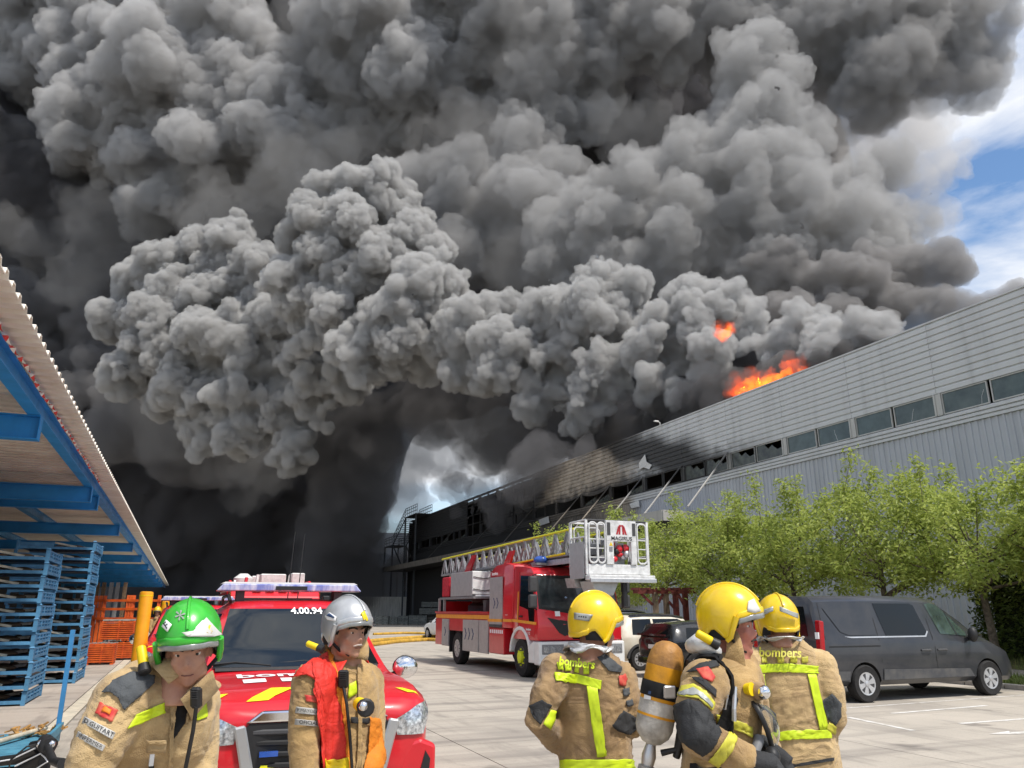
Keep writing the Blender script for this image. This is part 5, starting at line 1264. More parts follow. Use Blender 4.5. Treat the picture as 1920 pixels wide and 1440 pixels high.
M_yelh = mat('yellow_helmet', (.86, .60, .008), .30, var=.10, scale=8, coat=.45, col2=(.70, .46, .02))
M_silh = mat('silver_helmet', (.55, .56, .57), .30, .45, var=.10, scale=9, coat=.4)
M_vest = mat('red_vest_cloth', (.72, .035, .022), .6, var=.08, scale=9, bump=.3, bscale=120)
M_orvest = mat('orange_vest_lining', (.72, .22, .015), .7, var=.1, scale=12, bump=.3, bscale=120)
M_eye = mat('eye_white', (.6, .57, .53), .2, var=0); M_iris = mat('dark_iris', (.02, .012, .008), .1, var=0)
M_hair = mat('dark_hair', (.03, .02, .015), .8, var=.2, scale=40); M_stub = mat('grey_stubble_skin', (.40, .28, .23), .6, var=.2, scale=60, col2=(.42, .37, .34))
M_amber = mat('amber_cylinder_paint', (.82, .36, .008), .45, var=.25, scale=7, col2=(.48, .22, .02), bump=.3, bscale=30)
M_rusty = mat('scorched_cylinder_top', (.50, .24, .05), .55, var=.3, scale=9, col2=(.22, .11, .04), bump=.5, bscale=40)
M_scuff = mat('scuffed_cylinder_base', (.30, .28, .25), .6, var=.4, scale=14, col2=(.60, .57, .52), bump=.4, bscale=40)

for m_ in (M_tan, M_sand, M_brown, M_vest, M_orvest, M_char, M_slate):        # soft creases in the cloth
    n_, l_ = m_.node_tree.nodes, m_.node_tree.links; b_ = n_['Principled BSDF']
    t_ = n_.new('ShaderNodeTexCoord'); mp_ = n_.new('ShaderNodeMapping'); mp_.inputs['Scale'].default_value = (1, 1, 1.7)
    z_ = n_.new('ShaderNodeTexNoise'); z_.inputs['Scale'].default_value = 4.5; z_.inputs['Detail'].default_value = 2.5; z_.inputs['Distortion'].default_value = 1.2; z_.inputs['Roughness'].default_value = .5
    a_ = n_.new('ShaderNodeMath'); a_.operation = 'SUBTRACT'; a_.inputs[1].default_value = .5; c_ = n_.new('ShaderNodeMath'); c_.operation = 'ABSOLUTE'
    p_ = n_.new('ShaderNodeBump'); p_.inputs['Strength'].default_value = .55; p_.inputs['Distance'].default_value = .045; p_.invert = True
    l_.new(t_.outputs['Object'], mp_.inputs[0]); l_.new(mp_.outputs[0], z_.inputs['Vector']); l_.new(z_.outputs['Fac'], a_.inputs[0]); l_.new(a_.outputs[0], c_.inputs[0]); l_.new(c_.outputs[0], p_.inputs['Height'])
    if b_.inputs['Normal'].links: l_.new(b_.inputs['Normal'].links[0].from_node.outputs[0], p_.inputs['Normal'])
    l_.new(p_.outputs[0], b_.inputs['Normal'])
def skinned(mb, name, m, voxel, it=4, wr=None, post=None):
    """union of the shapes in mb as one continuous smooth skin, optionally with cloth folds"""
    o = mb.build(name, m)
    md = o.modifiers.new('r', 'REMESH'); md.mode = 'VOXEL'; md.voxel_size = voxel
    if it: s = o.modifiers.new('s', 'SMOOTH'); s.factor = .5; s.iterations = it
    me = bpy.data.meshes.new_from_object(o.evaluated_get(bpy.context.evaluated_depsgraph_get())); o.modifiers.clear()
    old = o.data; o.data = me; me.name = name; bpy.data.meshes.remove(old)
    n = len(me.vertices); co = np.empty(n * 3); no = np.empty(n * 3)
    if wr:
        amp, fr, sd = wr
        me.vertices.foreach_get('co', co); me.vertex_normals.foreach_get('vector', no); co = co.reshape(-1, 3); no = no.reshape(-1, 3)
        d = np.empty(n)
        for i, (x, y, z) in enumerate(co):
            w = mnoise.noise_vector(Vector((x * 5 + sd, y * 5, z * 5)))
            a = mnoise.noise(Vector((x * fr * .8 + w.x * 1.8 + sd, y * fr * .8 + w.y * 1.8, z * fr * 1.7 + x * 7 + w.z * 1.8)))
            b = mnoise.noise(Vector((x * fr * 2.3 + sd, y * fr * 2.3 + w.x * 2, z * fr * 3.2 + w.z * 2)))
            d[i] = amp * (.8 * max(0, 1 - 4.2 * abs(a)) * (.45 + .9 * w.y) - .75 * max(0, 1 - 6 * abs(b)) * (.5 - .7 * w.x))
        co += no * d[:, None]; me.vertices.foreach_set('co', co.ravel()); me.update()
    me.shade_smooth(); me.materials.clear(); me.materials.append(m)
    return o
def px_ray(target, inv, x, y):
    bv = target['_bv'] if False else BV[target.name]
    o = inv @ EYE; d = (inv.to_3x3() @ ray(x, y)).normalized()
    h = bv.ray_cast(o, d)
    return h, d
BV = {}
def bvh(o):
    BV[o.name] = BVHTree.FromPolygons([v.co.copy() for v in o.data.vertices], [tuple(p.vertices) for p in o.data.polygons])
class Figure:
    """one person; joints are given where the photograph shows them (pixel x, pixel y, metres ahead)"""
    slim = .95
    def __init__(s, label, foot, psi, hip):
        s.psi = math.radians(psi - 22.42)
        p = at_d(*foot); s.root_loc = Vector((p.x, p.y, 0)); s.rz = s.psi
        s.M = Matrix.Translation(s.root_loc) @ Matrix.Rotation(s.rz, 4, 'Z'); s.inv = s.M.inverted()
        s.label = label; s.hip = s.inv @ at_d(*hip)
    def P(s, q): return s.inv @ at_d(*q)
    def rings(s, mb, rs, n=22, yaw=0):
        R = []
        for i, (x, y, d, hw, hd) in enumerate(rs):
            c = s.P((x, y, d)); R.append((c, hw * s.slim, hd * s.slim))
        out = []
        for i, (c, hw, hd) in enumerate(R):
            t = (R[min(i+1, len(R)-1)][0] - R[max(i-1, 0)][0]).normalized()
            if t.z < 0: t = -t
            X = Vector((math.cos(yaw), math.sin(yaw), 0)); X = (X - t * X.dot(t)).normalized(); Y = t.cross(X)
            ring = []
            for j in range(n):
                a = 2*PI*j/n; ca, sa = math.cos(a), math.sin(a)
                k = (abs(ca)**2.6 + abs(sa)**2.6) ** (-1/2.6)
                ring.append(c + X * hw * ca * k + Y * hd * sa * k)
            out.append(ring)
        mb.loft(out)
    def limb(s, mb, pts, r, n=14): mb.tube([s.P(p) for p in pts], r, n)
    def head_M(s, c, yaw, pitch=0, roll=0):
        """yaw relative to facing the viewer (90 = to the right of the picture)"""
        return Matrix.Translation(s.P(c)) @ Matrix.Rotation(math.radians(yaw - 22.42) - s.rz, 4, 'Z') @ Matrix.Rotation(math.radians(pitch), 4, 'X') @ Matrix.Rotation(math.radians(roll), 4, 'Y') @ Matrix.Scale(.93, 4)
    def head(s, mb, HM, jaw=1.0):
        k = len(mb.v)
        mb.ball((0, .015, .035), (.076, .096, .085), 20, 13); mb.ball((0, -.035, -.03), (.060, .058, .085), 20, 13)
        mb.ball((0, -.040, -.085), (.047 * jaw, .048, .034), 16, 10); mb.ball((0, -.078, -.100), (.021, .018, .017), 12, 8)
        for e in (-1, 1):
            mb.ball((e*.041, -.068, -.022), (.022, .020, .020), 12, 8); mb.ball((e*.0115, -.099, -.034), (.009, .010, .008), 10, 7)
            mb.ball((e*.05, -.03, -.075), (.018, .035, .03), 12, 8); mb.ball((e*.078, .01, -.02), (.010, .018, .03), 10, 8)
            mb.tube([(e*.012, -.088, .024), (e*.034, -.085, .030), (e*.055, -.068, .022)], .0085, 8)
            mb.tube([(e*.018, -.083, .0015), (e*.032, -.0845, -.001), (e*.046, -.076, .001)], .0045, 6)
            mb.tube([(e*.014, -.093, -.028), (e*.030, -.086, -.048), (e*.032, -.078, -.062)], .006, 6)
        mb.tube([(0, -.085, .02), (0, -.096, -.005), (0, -.112, -.030)], [.008, .009, .0125], 10)
        mb.ball((0, -.091, -.0575), (.023, .010, .0062), 14, 7); mb.ball((0, -.090, -.0695), (.020, .010, .0072), 14, 7)
        mb.tube([(0, .02, -.04), (0, .03, -.13)], [.056, .056], 16)
        mb.xf(HM, k)
    def finish(s, body, category='person', group=None):
        body.name = 'person'; body.matrix_world = s.M.copy() if False else Matrix.Identity(4)
        body.location = s.root_loc; body.rotation_euler = (0, 0, s.rz)
        tag(body, s.label, category, group); s.root = body; bvh(body); return body
    def part(s, o, name=None, label=None):
        o.parent = s.root; bvh(o)
        if label: o['label'] = label
        return o
    def add(s, mb, name, m, smooth=50, parent=None, bevel=0, label=None):
        o = mb.build(name, m, parent or s.root, smooth=smooth, bevel=bevel, label=label); return o
    def fitted(s, X, target, lift):
        """points seen at pixels X on a smooth surface fitted to the target's skin"""
        o = s.inv @ EYE; D = []; A = []; T = []
        cx, cy = sum(q[0] for q in X) / len(X), sum(q[1] for q in X) / len(X)
        for x, y in X:
            h, d = px_ray(target, s.inv, x, y); D.append(d); u, v = (x - cx) / 30, (y - cy) / 30; r_ = [1, u, v, u * u]
            if h[0] is not None: A.append(r_); T.append((h[0] - o).length)
            else: A.append(None)
        G = np.array([a for a in A if a]); 
        if len(G) < 12: return None
        k = np.linalg.lstsq(G, np.array(T), rcond=None)[0]; res = G @ k - np.array(T); off = float(np.percentile(res, 97)) + lift
        out = []
        for (x, y), d in zip(X, D):
            u, v = (x - cx) / 30, (y - cy) / 30; out.append(o + d * (k[0] + k[1]*u + k[2]*v + k[3]*u*u - off))
        return out
    def decal(s, name, poly, target, m, cuts=3, lift=.006, label=None, parent=None, flat=False):
        """cloth patch lying on the skin of target, outlined as seen in the photograph"""
        ext = max(max(q[0] for q in poly) - min(q[0] for q in poly), max(q[1] for q in poly) - min(q[1] for q in poly))
        mb = poly_patch(poly, max(cuts, min(12, int(ext / 7)))); lift += .003; out = []
        ft = s.fitted([(a, b) for a, _, b in mb.v], target, .001) if flat else None
        if ft: out = [tuple(q) for q in ft]
        for a, _, b in (() if ft else mb.v):
            h, d = px_ray(target, s.inv, a, b)
            if h[0] is None:
                ca, cb = sum(q[0] for q in poly) / len(poly), sum(q[1] for q in poly) / len(poly)
                for k in range(1, 30):
                    h, d = px_ray(target, s.inv, a + (ca - a) * k / 30, b + (cb - b) * k / 30)
                    if h[0] is not None: break
            if h[0] is None:
                o = s.inv @ EYE; dist = (s.hip - o).length; h2 = BV[target.name].find_nearest(o + d * dist); out.append(tuple(h2[0] + h2[1] * lift))
            else: out.append(tuple(h[0] + (h[1] if h[1].dot(d) < 0 else -h[1]) * lift))
        k = len(out); nv = [Vector(q) for q in out]; mb.v = out
        # thickness: a rim behind
        o = mb.build(name, m, parent or s.root, smooth=60, label=label); bvh(o)
        sol = o.modifiers.new('t', 'SOLIDIFY'); sol.thickness = .003; sol.offset = -1
        return o
    def decal_text(s, name, txt, size, cx, cy, rot, target, m, wide=1., bold=.0, lift=.007, parent=None):
        V, F = text_mesh(txt, size, 0, bold, wide); c_, s_ = math.cos(rot), math.sin(rot)
        X = [(cx + a * c_ + b * s_, cy + a * s_ - b * c_) for a, _, b in V]
        out = s.fitted(X, target, lift)
        if out: mb = MB(); mb.add(out, F); return mb.build(name, m, parent or s.root)
        out = []
        for x, y in X:
            h, d = px_ray(target, s.inv, x, y)
            if h[0] is None:
                o = s.inv @ EYE; h2 = BV[target.name].find_nearest(o + d * (s.hip - o).length); out.append(h2[0] + h2[1] * lift)
            else: out.append(h[0] + (h[1] if h[1].dot(d) < 0 else -h[1]) * lift)
        mb = MB(); mb.add(out, F); return mb.build(name, m, parent or s.root)

def helmet(fig, HM, m, rim=M_grey, visor=True, ridge=True, side='both', scale=1.0, earpad=True):
    scale *= .935
    """jet-style fire helmet: domed shell with a ridge, brow band, ear openings, neck edge"""
    S = Matrix.Scale(scale, 4); HM = HM @ Matrix.Translation((0, .004, .013)) @ Matrix.Rotation(math.radians(-5), 4, 'X') @ S
    nphi, nt = 48, 18
    rx, ry, rz_, zc = .128, .156, .150, .040
    def amax(p):            # p: 0 front, pi back
        a = abs(p)
        pts = [(0, 88), (.6, 90), (1.12, 96), (1.34, 110), (1.46, 138), (1.62, 142), (1.78, 124), (2.0, 114), (2.35, 126), (2.65, 132), (PI, 133)]
        for (u, v), (u2, v2) in zip(pts, pts[1:]):
            if a <= u2: t = (a - u) / (u2 - u); t = t*t*(3-2*t); return math.radians(v + (v2 - v) * t)
        return math.radians(133)
    def sp(p, a, off=0):
        s_, c = math.sin(min(a, PI/2)), math.cos(a)
        if a > PI/2: s_ = 1 - .10 * ((a - PI/2) / .8) ** 1.5
        f = 1.0 + (.05 * max(0, math.cos(p)) ** 3 * max(0, math.sin(a)) ** 6)      # brow pushes forward
        rid = .012 * math.exp(-(math.sin(p) * math.sin(a) / .16) ** 2) * (1 if a < 1.45 else 0) if ridge else 0
        r = 1 + rid + off
        return Vector((rx * s_ * math.sin(p) * r, -ry * f * s_ * math.cos(p) * r, zc + rz_ * c * r * (1.0 if a < PI/2 else .95)))
    vs = []; fs = []
    for i in range(nt + 1):
        for j in range(nphi):
            p = -PI + 2*PI*j/nphi; vs.append(sp(p, .02 + (amax(p) - .02) * i / nt))
    for i in range(nt):
        for j in range(nphi):
            j2 = (j+1) % nphi; fs.append((i*nphi+j, (i+1)*nphi+j, (i+1)*nphi+j2, i*nphi+j2))
    fs.append(tuple(range(nphi)))
    mb = MB(); mb.add([HM @ v for v in vs], fs)
    sh = mb.build('helmet', m, fig.root, smooth=60)
    so = sh.modifiers.new('t', 'SOLIDIFY'); so.thickness = .006; so.offset = -1
    bvh(sh)
    # liner
    mb = MB(); k = len(mb.v); mb.ball((0, .008, .035), (.112, .136, .128), 20, 12); 
    lv = [v for v in mb.v]; mb2 = MB(); V = []; Fq = []
    nl = 10
    for i in range(nl + 1):
        for j in range(nphi):
            p = -PI + 2*PI*j/nphi; V.append(HM @ (sp(p, .05 + (max(amax(p), math.radians(118) if abs(p) > 1.15 else 0) * .985 - .05) * i / nl, -.055)))
    for i in range(nl):
        for j in range(nphi): j2 = (j+1) % nphi; Fq.append((i*nphi+j, (i+1)*nphi+j, (i+1)*nphi+j2, i*nphi+j2))
    mb2.add(V, Fq); l_ = mb2.build('helmet_liner', M_cloth, sh, smooth=60); so = l_.modifiers.new('t', 'SOLIDIFY'); so.thickness = .004
    def strip(p0, p1, a_of, w, name, mm, lift=.02, n=26):
        V = []; Fq = []
        for i in range(n + 1):
            p = p0 + (p1 - p0) * i / n; a = a_of(p)
            V += [HM @ sp(p, a - w / 2, lift * .6), HM @ sp(p, a - w / 4, lift), HM @ sp(p, a + w / 4, lift), HM @ sp(p, a + w / 2, lift * .6)]
        for i in range(n):
            for q in range(3): b = i*4+q; Fq.append((b, b+1, b+5, b+4))
        mb = MB(); mb.add(V, Fq); o = mb.build(name, mm, sh, smooth=60); so = o.modifiers.new('t', 'SOLIDIFY'); so.thickness = .006; return o
    strip(-1.22, 1.22, lambda p: amax(p) - .10, .20, 'brow_band', m, .035)
    if visor: strip(-1.18, 1.18, lambda p: amax(p) + .075, .17, 'visor_edge', M_visor, .03)
    strip(2.2, 2*PI - 2.2, lambda p: amax(p if p <= PI else 2*PI - p) - .10, .22, 'neck_band', m, .03)
    if ridge:
        mb = MB(); mb.tube([HM @ sp(PI, a, .012) for a in np.linspace(1.2, .04, 10)] + [HM @ sp(0, a, .012) for a in np.linspace(.04, 1.15, 10)], .0055, 8); mb.build('crest', m, sh, smooth=60)
    for e in (-1, 1):
        V = []; Fq = []; n = 8
        for i in range(n + 1):
            p = e * (1.50 + .85 * i / n)
            for q in range(6): V.append(HM @ sp(p, amax(p) + (math.radians(143) - amax(p)) * q / 5 - .03, -.02))
        for i in range(n):
            for q in range(5): b = i*6+q; Fq.append((b, b+1, b+7, b+6))
        mb = MB(); mb.add(V, Fq); mb.build('ear_pad', M_cloth, sh, smooth=60)
        # arm of the shell in front of and behind the ear opening
        mb = MB(); mb.tube([HM @ sp(e*1.22, 1.62, .02), HM @ sp(e*1.36, 1.98, .022), HM @ sp(e*1.46, 2.32, .018), HM @ sp(e*1.60, 2.48, .018)], [.013, .012, .011, .009], 8); mb.build('cheek_bar', m, sh, smooth=60)
        mb = MB(); mb.tube([HM @ sp(e*1.46, 2.30, 0), HM @ Vector((e*.072, -.03, -.10)), HM @ Vector((e*.03, -.062, -.128)), HM @ Vector((0, -.066, -.13))], .007, 6); mb.build('chin_strap', M_cloth, sh, smooth=60)
    return sh, sp, HM
M_visor = mat('visor_rim', (.32, .33, .33), .2, .2, var=.15, scale=20, coat=.4)
def eyes(fig, HM, brow=True, mous=None, stub=False):
    for e in (-1, 1):
        k = MB(); k.ball((e*.032, -.0745, .0095), (.0125, .0115, .0105), 12, 8); k.xf(HM); o = fig.add(k, 'eye', M_eye, 60)
        k = MB(); k.ball((e*.032, -.0845, .0085), (.0058, .0032, .0062), 10, 6); k.xf(HM); k.build('iris', M_iris, o, smooth=60)
        k = MB(); k.ball((e*.032, -.0762, .0165), (.0150, .0125, .0060), 12, 6); k.xf(HM); fig.add(k, 'eyelid', M_skin, 60)
        if brow: k = MB(); k.tube([(e*.013, -.0965, .027), (e*.034, -.0945, .034), (e*.056, -.078, .027)], [.0035, .0042, .002], 6); k.xf(HM); fig.add(k, 'eyebrow', M_hair, 60)
    k = MB(); k.tube([(-.021, -.0935, -.0635), (-.01, -.1005, -.0640), (0, -.1015, -.0635), (.01, -.1005, -.0640), (.021, -.0935, -.0635)], .0019, 6); k.xf(HM); fig.add(k, 'mouth_line', mat('mouth', (.16, .05, .04), .6, var=0) if 'mouth' not in bpy.data.materials else bpy.data.materials['mouth'], 60)
    if mous:
        k = MB(); k.tube([(-.028, -.092, -.0555), (-.012, -.104, -.0495), (.012, -.104, -.0495), (.028, -.092, -.0555)], [.003, .0052, .0052, .003], 8); k.xf(HM); fig.add(k, 'moustache', mous, 60)
def legs(fig, mb, hipw, foot_dx=.0):
    h = fig.hip
    for e in (-1, 1):
        mb.tube([(h.x + e*.10, h.y, min(h.z, .95)), (e*.12 + h.x*.5, h.y*.5 - .01, .52), (e*.13, .02, .12)], [.115, .085, .075], 14)
def boots(fig, body):
    for e in (-1, 1):
        mb = MB(); mb.tube([(e*.13, .03, .30), (e*.13, .03, .08)], [.075, .068], 12); mb.tube([(e*.13, .08, .055), (e*.13, -.02, .06), (e*.135, -.14, .045), (e*.135, -.19, .04)], [.05, .056, .048, .03], 12); fig.add(mb, 'boot', M_rubber, 60)
def glove(fig, wrist, tip_dir, palm_n, m, side=1, curl=.5, name='glove'):
    """five fingers that leave a palm; curl bends them towards the palm normal"""
    W = Vector(wrist); t = Vector(tip_dir).normalized(); n = Vector(palm_n); n = (n - t * n.dot(t)).normalized(); b = t.cross(n) * side
    mb = MB(); mb.tube([W - t*.05, W + t*.02, W + t*.095], [.040, .043, .038], 12)
    mb.ball(W + t*.055, (.042, .042, .042), 12, 8)
    for i, (o, L) in enumerate(((-.032, .075), (-.011, .088), (.011, .084), (.031, .066))):
        base = W + t*.085 + b*o; p = [base]; d = t.copy(); 
        for q in range(3): d = (d + n * curl * .75).normalized(); p.append(p[-1] + d * L * (.42, .33, .25)[q])
        mb.tube(p, [.0135, .0130, .0115, .0095], 8)
    th = W + t*.02 - b*.038; mb.tube([th, th + (t*.5 - b*.8).normalized()*.04, th + (t*.5 - b*.8).normalized()*.04 + (t + n*.5 - b*.1).normalized()*.04], [.016, .014, .011], 8)
    o = skinned(mb, name, m, .006, 2); fig.part(o); return o
def jacket_and_body(fig, torso, arms, HM, cloth, neck, wr, vox_body=.0095, collar=True, hands=True, jaw=1., skin=M_skin, trousers=None, sleeve_r=(.093, .079, .070, .060), ch=1.0, cf=.55):
    # body: head, neck, trunk, arms, hands, legs in one skin
    mb = MB(); fig.head(mb, HM, jaw)
    k = [(x, y, d, hw * .72, hd * .72) for x, y, d, hw, hd in torso[:-1]]; fig.rings(mb, k, 16)
    n0 = fig.P(neck); mb.tube([n0 + Vector((0, 0, -.06)), n0 + Vector((0, 0, .02)), HM @ Vector((0, .03, -.12))], [.075, .065, .056], 14)
    for A in arms:
        p = [fig.P(q) for q in A]; mb.tube(p, [.058, .045, .034] if len(p) == 3 else [.058, .05, .045, .034], 10)
        d = (p[-1] - p[-2]).normalized()
        if hands:
            mb.tube([p[-1], p[-1] + d*.05, p[-1] + d*.10], [.03, .038, .034], 10)
            b = d.cross(Vector((0, 1, 0))).normalized()
            for i in range(4): q = p[-1] + d*.09 + b*(.026 - .0175*i); mb.tube([q, q + d*.035, q + d*.06 + Vector((0, -.02, 0))], [.0095, .0088, .007], 7)
            mb.tube([p[-1] + d*.03 + b*.03, p[-1] + d*.07 + b*.058], [.012, .009], 7)
    legs(fig, mb, .1)
    body = skinned(mb, 'person', skin, vox_body, 3)
    fig.finish(body)
    # jacket
    mb = MB(); fig.rings(mb, torso, 24)
    for A in arms:
        p = [fig.P(q) for q in A]; r = list(sleeve_r) if len(p) == 4 else [sleeve_r[0], sleeve_r[1], sleeve_r[3]]
        mb.tube(p, r, 16)
        mb.ball(p[0], r[0] * 1.06, 14, 10)
    jk = skinned(mb, 'jacket', cloth, .0105, 5, wr); fig.part(jk)
    if collar:
        n1 = fig.P(neck); up = (HM @ Vector((0, .03, -.12)) - n1).normalized(); R = []
        for h, r, rr in ((-.03, .125, .115), (.03, .112, .105), (.085, .104, .104), (.10, .100, .10), (.08, .092, .092), (.0, .095, .09)):
            h *= ch; c = n1 + up*h; X = (Vector((1, 0, 0)) - up*up.x).normalized(); Y = up.cross(X); ring = []
            for j in range(26):
                a = PI*1.5 + .28 + (2*PI - .56) * j / 25; ring.append(c + X*r*math.cos(a) + Y*(rr*math.sin(a)) + up * (.014 * math.sin(a * 3) * (h > 0) - cf * h * max(0, -math.sin(a)) ** 3 * (h > 0)))
            R.append(ring)
        mb = MB(); mb.loft(R, cap=False, closed=False); mb.add([R[0][0], R[5][0], R[0][25], R[5][25]], [])
        cl = fig.add(mb, 'collar', cloth, 60); so = cl.modifiers.new('t', 'SOLIDIFY'); so.thickness = .008
    # trousers
    mb = MB(); h = fig.hip
    for e in (-1, 1): mb.tube([(h.x + e*.095, h.y, min(h.z, .96) + .04), (e*.12 + h.x*.5, h.y*.5 - .01, .52), (e*.13, .02, .20)], [.135, .115, .11], 16)
    mb.ball((h.x, h.y, min(h.z, .96) + .02), (.19, .145, .15), 16, 10)
    tr = skinned(mb, 'trousers', trousers or cloth, .016, 3, (.008, 9, 3)); fig.part(tr)
    boots(fig, body)
    return body, jk
def band_around(fig, target, c, axis, r, w, name, m, lift=.004, n=40, both=True):
    """tape running round a limb: rays come in from a ring of radius r about the axis"""
    c = Vector(c); t = Vector(axis).normalized(); x = (Vector((1, 0, 0)) if abs(t.x) < .8 else Vector((0, 1, 0))); x = (x - t*x.dot(t)).normalized(); y = t.cross(x); V = []; F = []
    bv = BV[target.name]
    for j in range(n):
        d = x*math.cos(2*PI*j/n) + y*math.sin(2*PI*j/n)
        for q in range(3):
            o = c + t*w*(q/2 - .5); h = bv.ray_cast(o + d*r, -d); V.append((h[0] + d*lift) if h[0] is not None and (h[0]-o).length < r else o + d*r*.6)
    for j in range(n):
        for q in range(2): a, b = j*3+q, ((j+1) % n)*3+q; F.append((a, a+1, b+1, b))
    mb = MB(); mb.add(V, F); return fig.add(mb, name, m, 60)
def torch(fig, c, axis, scale=1.0, label=None):
    """yellow helmet lamp"""
    a = Vector(axis).normalized(); c = Vector(c); k = scale
    mb = MB(); mb.tube([c - a*.05*k, c - a*.045*k, c + a*.015*k, c + a*.02*k], [.012*k, .017*k, .018*k, .016*k], 12); o = fig.add(mb, 'helmet_torch', M_yel, 40)
    mb = MB(); mb.tube([c + a*.02*k, c + a*.05*k, c + a*.055*k], [.019*k, .023*k, .018*k], 12); mb.build('torch_head', M_black, o, smooth=40); return o
def plate(fig, txt, poly, cx, cy, rot, size, target, bold=.0, wide=1., m=None):
    o = fig.decal('name_plate', poly, target, m or M_shut_cloth, 3, .006, flat=True)
    fig.decal_text('plate_lettering', txt, size, cx, cy, math.radians(rot), o, M_black, wide, bold, .004, o)
M_shut_cloth = mat('grey_name_plate', (.50, .49, .46), .6, var=.1)
def radio(fig, p, w, h, target, cord=None):
    c = fig.P(p); s_ = 1 / (FOC / (at_d(*p) - EYE).dot(AX_F)); w, h = w * s_, h * s_
    mb = MB(); M = (fig.inv.to_3x3() @ Matrix((AX_R, AX_G, AX_U)).transposed())
    mb.box(c, (w, .035, h), M); o = fig.add(mb, 'radio_handset', M_black, None, bevel=.008)
    mb = MB()
    for q in range(4): mb.box(c + M @ Vector((0, -.02, h * (.3 - .1 * q))), (w * .6, .008, h * .035), M)
    mb.build('speaker_grille', M_darkgrey, o)
    if cord: MB().tube([fig.P(q) for q in cord], .007, 6).build('radio_cord', M_black, o, smooth=60)
    return o
def cape(fig, HM, n0, r0=.115, drop=.13, spread=.165, name='aluminised_neck_cape', a0=.0, a1=2*PI):
    R = []; c0 = HM @ Vector((0, .025, -.075)); N = fig.P(n0)
    for i in range(7):
        t = i / 6; c = c0.lerp(N + Vector((0, 0, .015)), t); ring = []
        for j in range(40):
            a = a0 + (a1 - a0) * j / 40; r = r0 + (spread - r0) * t ** 1.3 + .012 * t * math.sin(a * 7 + i) + .010 * mnoise.noise(Vector((a * 3, t * 6, 1)))
            v = HM.to_3x3() @ Vector((math.cos(a), math.sin(a), 0)); ring.append(c + Vector((v.x, v.y, v.z * (1 - t))) * r + Vector((0, 0, .012 * math.sin(a * 5) * t)))
        R.append(ring)
    mb = MB(); mb.loft(R, cap=False); o = fig.add(mb, name, M_foil, 60); so = o.modifiers.new('t', 'SOLIDIFY'); so.thickness = .004; return o

# ---- the nurse in the green helmet
f1 = Figure('person in green helmet and sand coloured fire jacket looking down before the red pickup', (262, 1143, 3.10), 30, (258, 1530, 3.08))
f1.slim = .98
HM1 = f1.head_M((355, 1216, 2.86), 20, 18, -5)
T1 = [(250, 1590, 3.08, .215, .16), (256, 1500, 3.06, .205, .155), (270, 1430, 3.03, .20, .15), (288, 1370, 2.98, .205, .15), (300, 1318, 2.95, .20, .14), (312, 1287, 2.93, .165, .12), (330, 1274, 2.91, .11, .10)]
A1 = [[(232, 1317, 2.83), (192, 1385, 2.76), (168, 1445, 2.74), (160, 1560, 2.70)], [(356, 1322, 3.08), (366, 1390, 3.10), (366, 1450, 3.08), (348, 1540, 2.95)]]
b1, j1 = jacket_and_body(f1, T1, A1, HM1, M_sand, (334, 1286, 2.90), (.0095, 11, 1.3), sleeve_r=(.104, .088, .077, .066), ch=1.05, cf=.15)
eyes(f1, HM1)
h1, sp1, H1 = helmet(f1, HM1, M_greenh, scale=.96)
f1.decal('helmet_front_plate', [(342, 1187), (372, 1182), (384, 1160), (402, 1180), (412, 1190), (396, 1194), (352, 1194)], h1, M_offwhite, 4, .004, parent=h1)
f1.decal('helmet_emblem', [(385, 1172), (396, 1175), (394, 1189), (384, 1187)], h1, M_yel, 2, .007, parent=h1)
f1.decal('helmet_sticker', [(306, 1175), (314, 1163), (324, 1172), (316, 1185)], h1, M_wht, 2, .004, parent=h1); f1.decal_text('sticker_letter', 'F', 17, 315, 1174, -.6, h1, M_black, 1, 0, .008, h1)
f1.decal_text('star_mark', '*', 44, 336, 1162, .2, h1, M_grtape, 1, .2, .004, h1)
f1.decal('shoulder_patch', [(193, 1299), (212, 1278), (246, 1262), (288, 1268), (287, 1282), (262, 1305), (233, 1331), (222, 1307), (208, 1298)], j1, M_slate, 5, .005)
f1.decal('reflective_tape', [(237, 1366), (255, 1338), (307, 1317), (309, 1336)], j1, M_lime, 4, .005)
f1.decal('reflective_tape', [(362, 1330), (384, 1318), (388, 1345), (368, 1352)], j1, M_lime, 3, .005)
bd = f1.decal('red_badge', [(180, 1338), (189, 1318), (222, 1331), (210, 1355)], j1, M_patchred, 3, .005); f1.decal('badge_centre', [(193, 1335), (197, 1327), (210, 1332), (206, 1341)], j1, M_orange, 2, .009, parent=bd)
plate(f1, 'D.GUITART', [(153, 1355), (158, 1343), (217, 1373), (211, 1386)], 185, 1364.5, 27, 12.2, j1, .15)
plate(f1, 'INFERMER', [(142, 1382), (146, 1371), (198, 1398), (192, 1409)], 169.5, 1390, 27, 11.2, j1)
f1.decal('jacket_opening', [(336, 1292), (356, 1294), (345, 1356), (324, 1386), (328, 1330)], j1, M_cloth, 4, .004)
for a in ([(322, 1300), (328, 1300), (324, 1386), (320, 1440), (315, 1440), (318, 1370)], [(356, 1300), (362, 1302), (350, 1360), (345, 1356)]): f1.decal('front_placket', a, j1, M_sand, 3, .012)
f1.decal('chest_pocket', [(275, 1386), (311, 1385), (310, 1406), (274, 1407)], j1, M_sand, 3, .013)
f1.decal('pocket_flap', [(275, 1384), (311, 1383), (311, 1389), (275, 1390)], j1, M_sand, 2, .018)
radio(f1, (368, 1308, 2.80), 19, 40, j1, [(368, 1325, 2.79), (362, 1370, 2.82), (352, 1420, 2.82), (346, 1450, 2.85)])
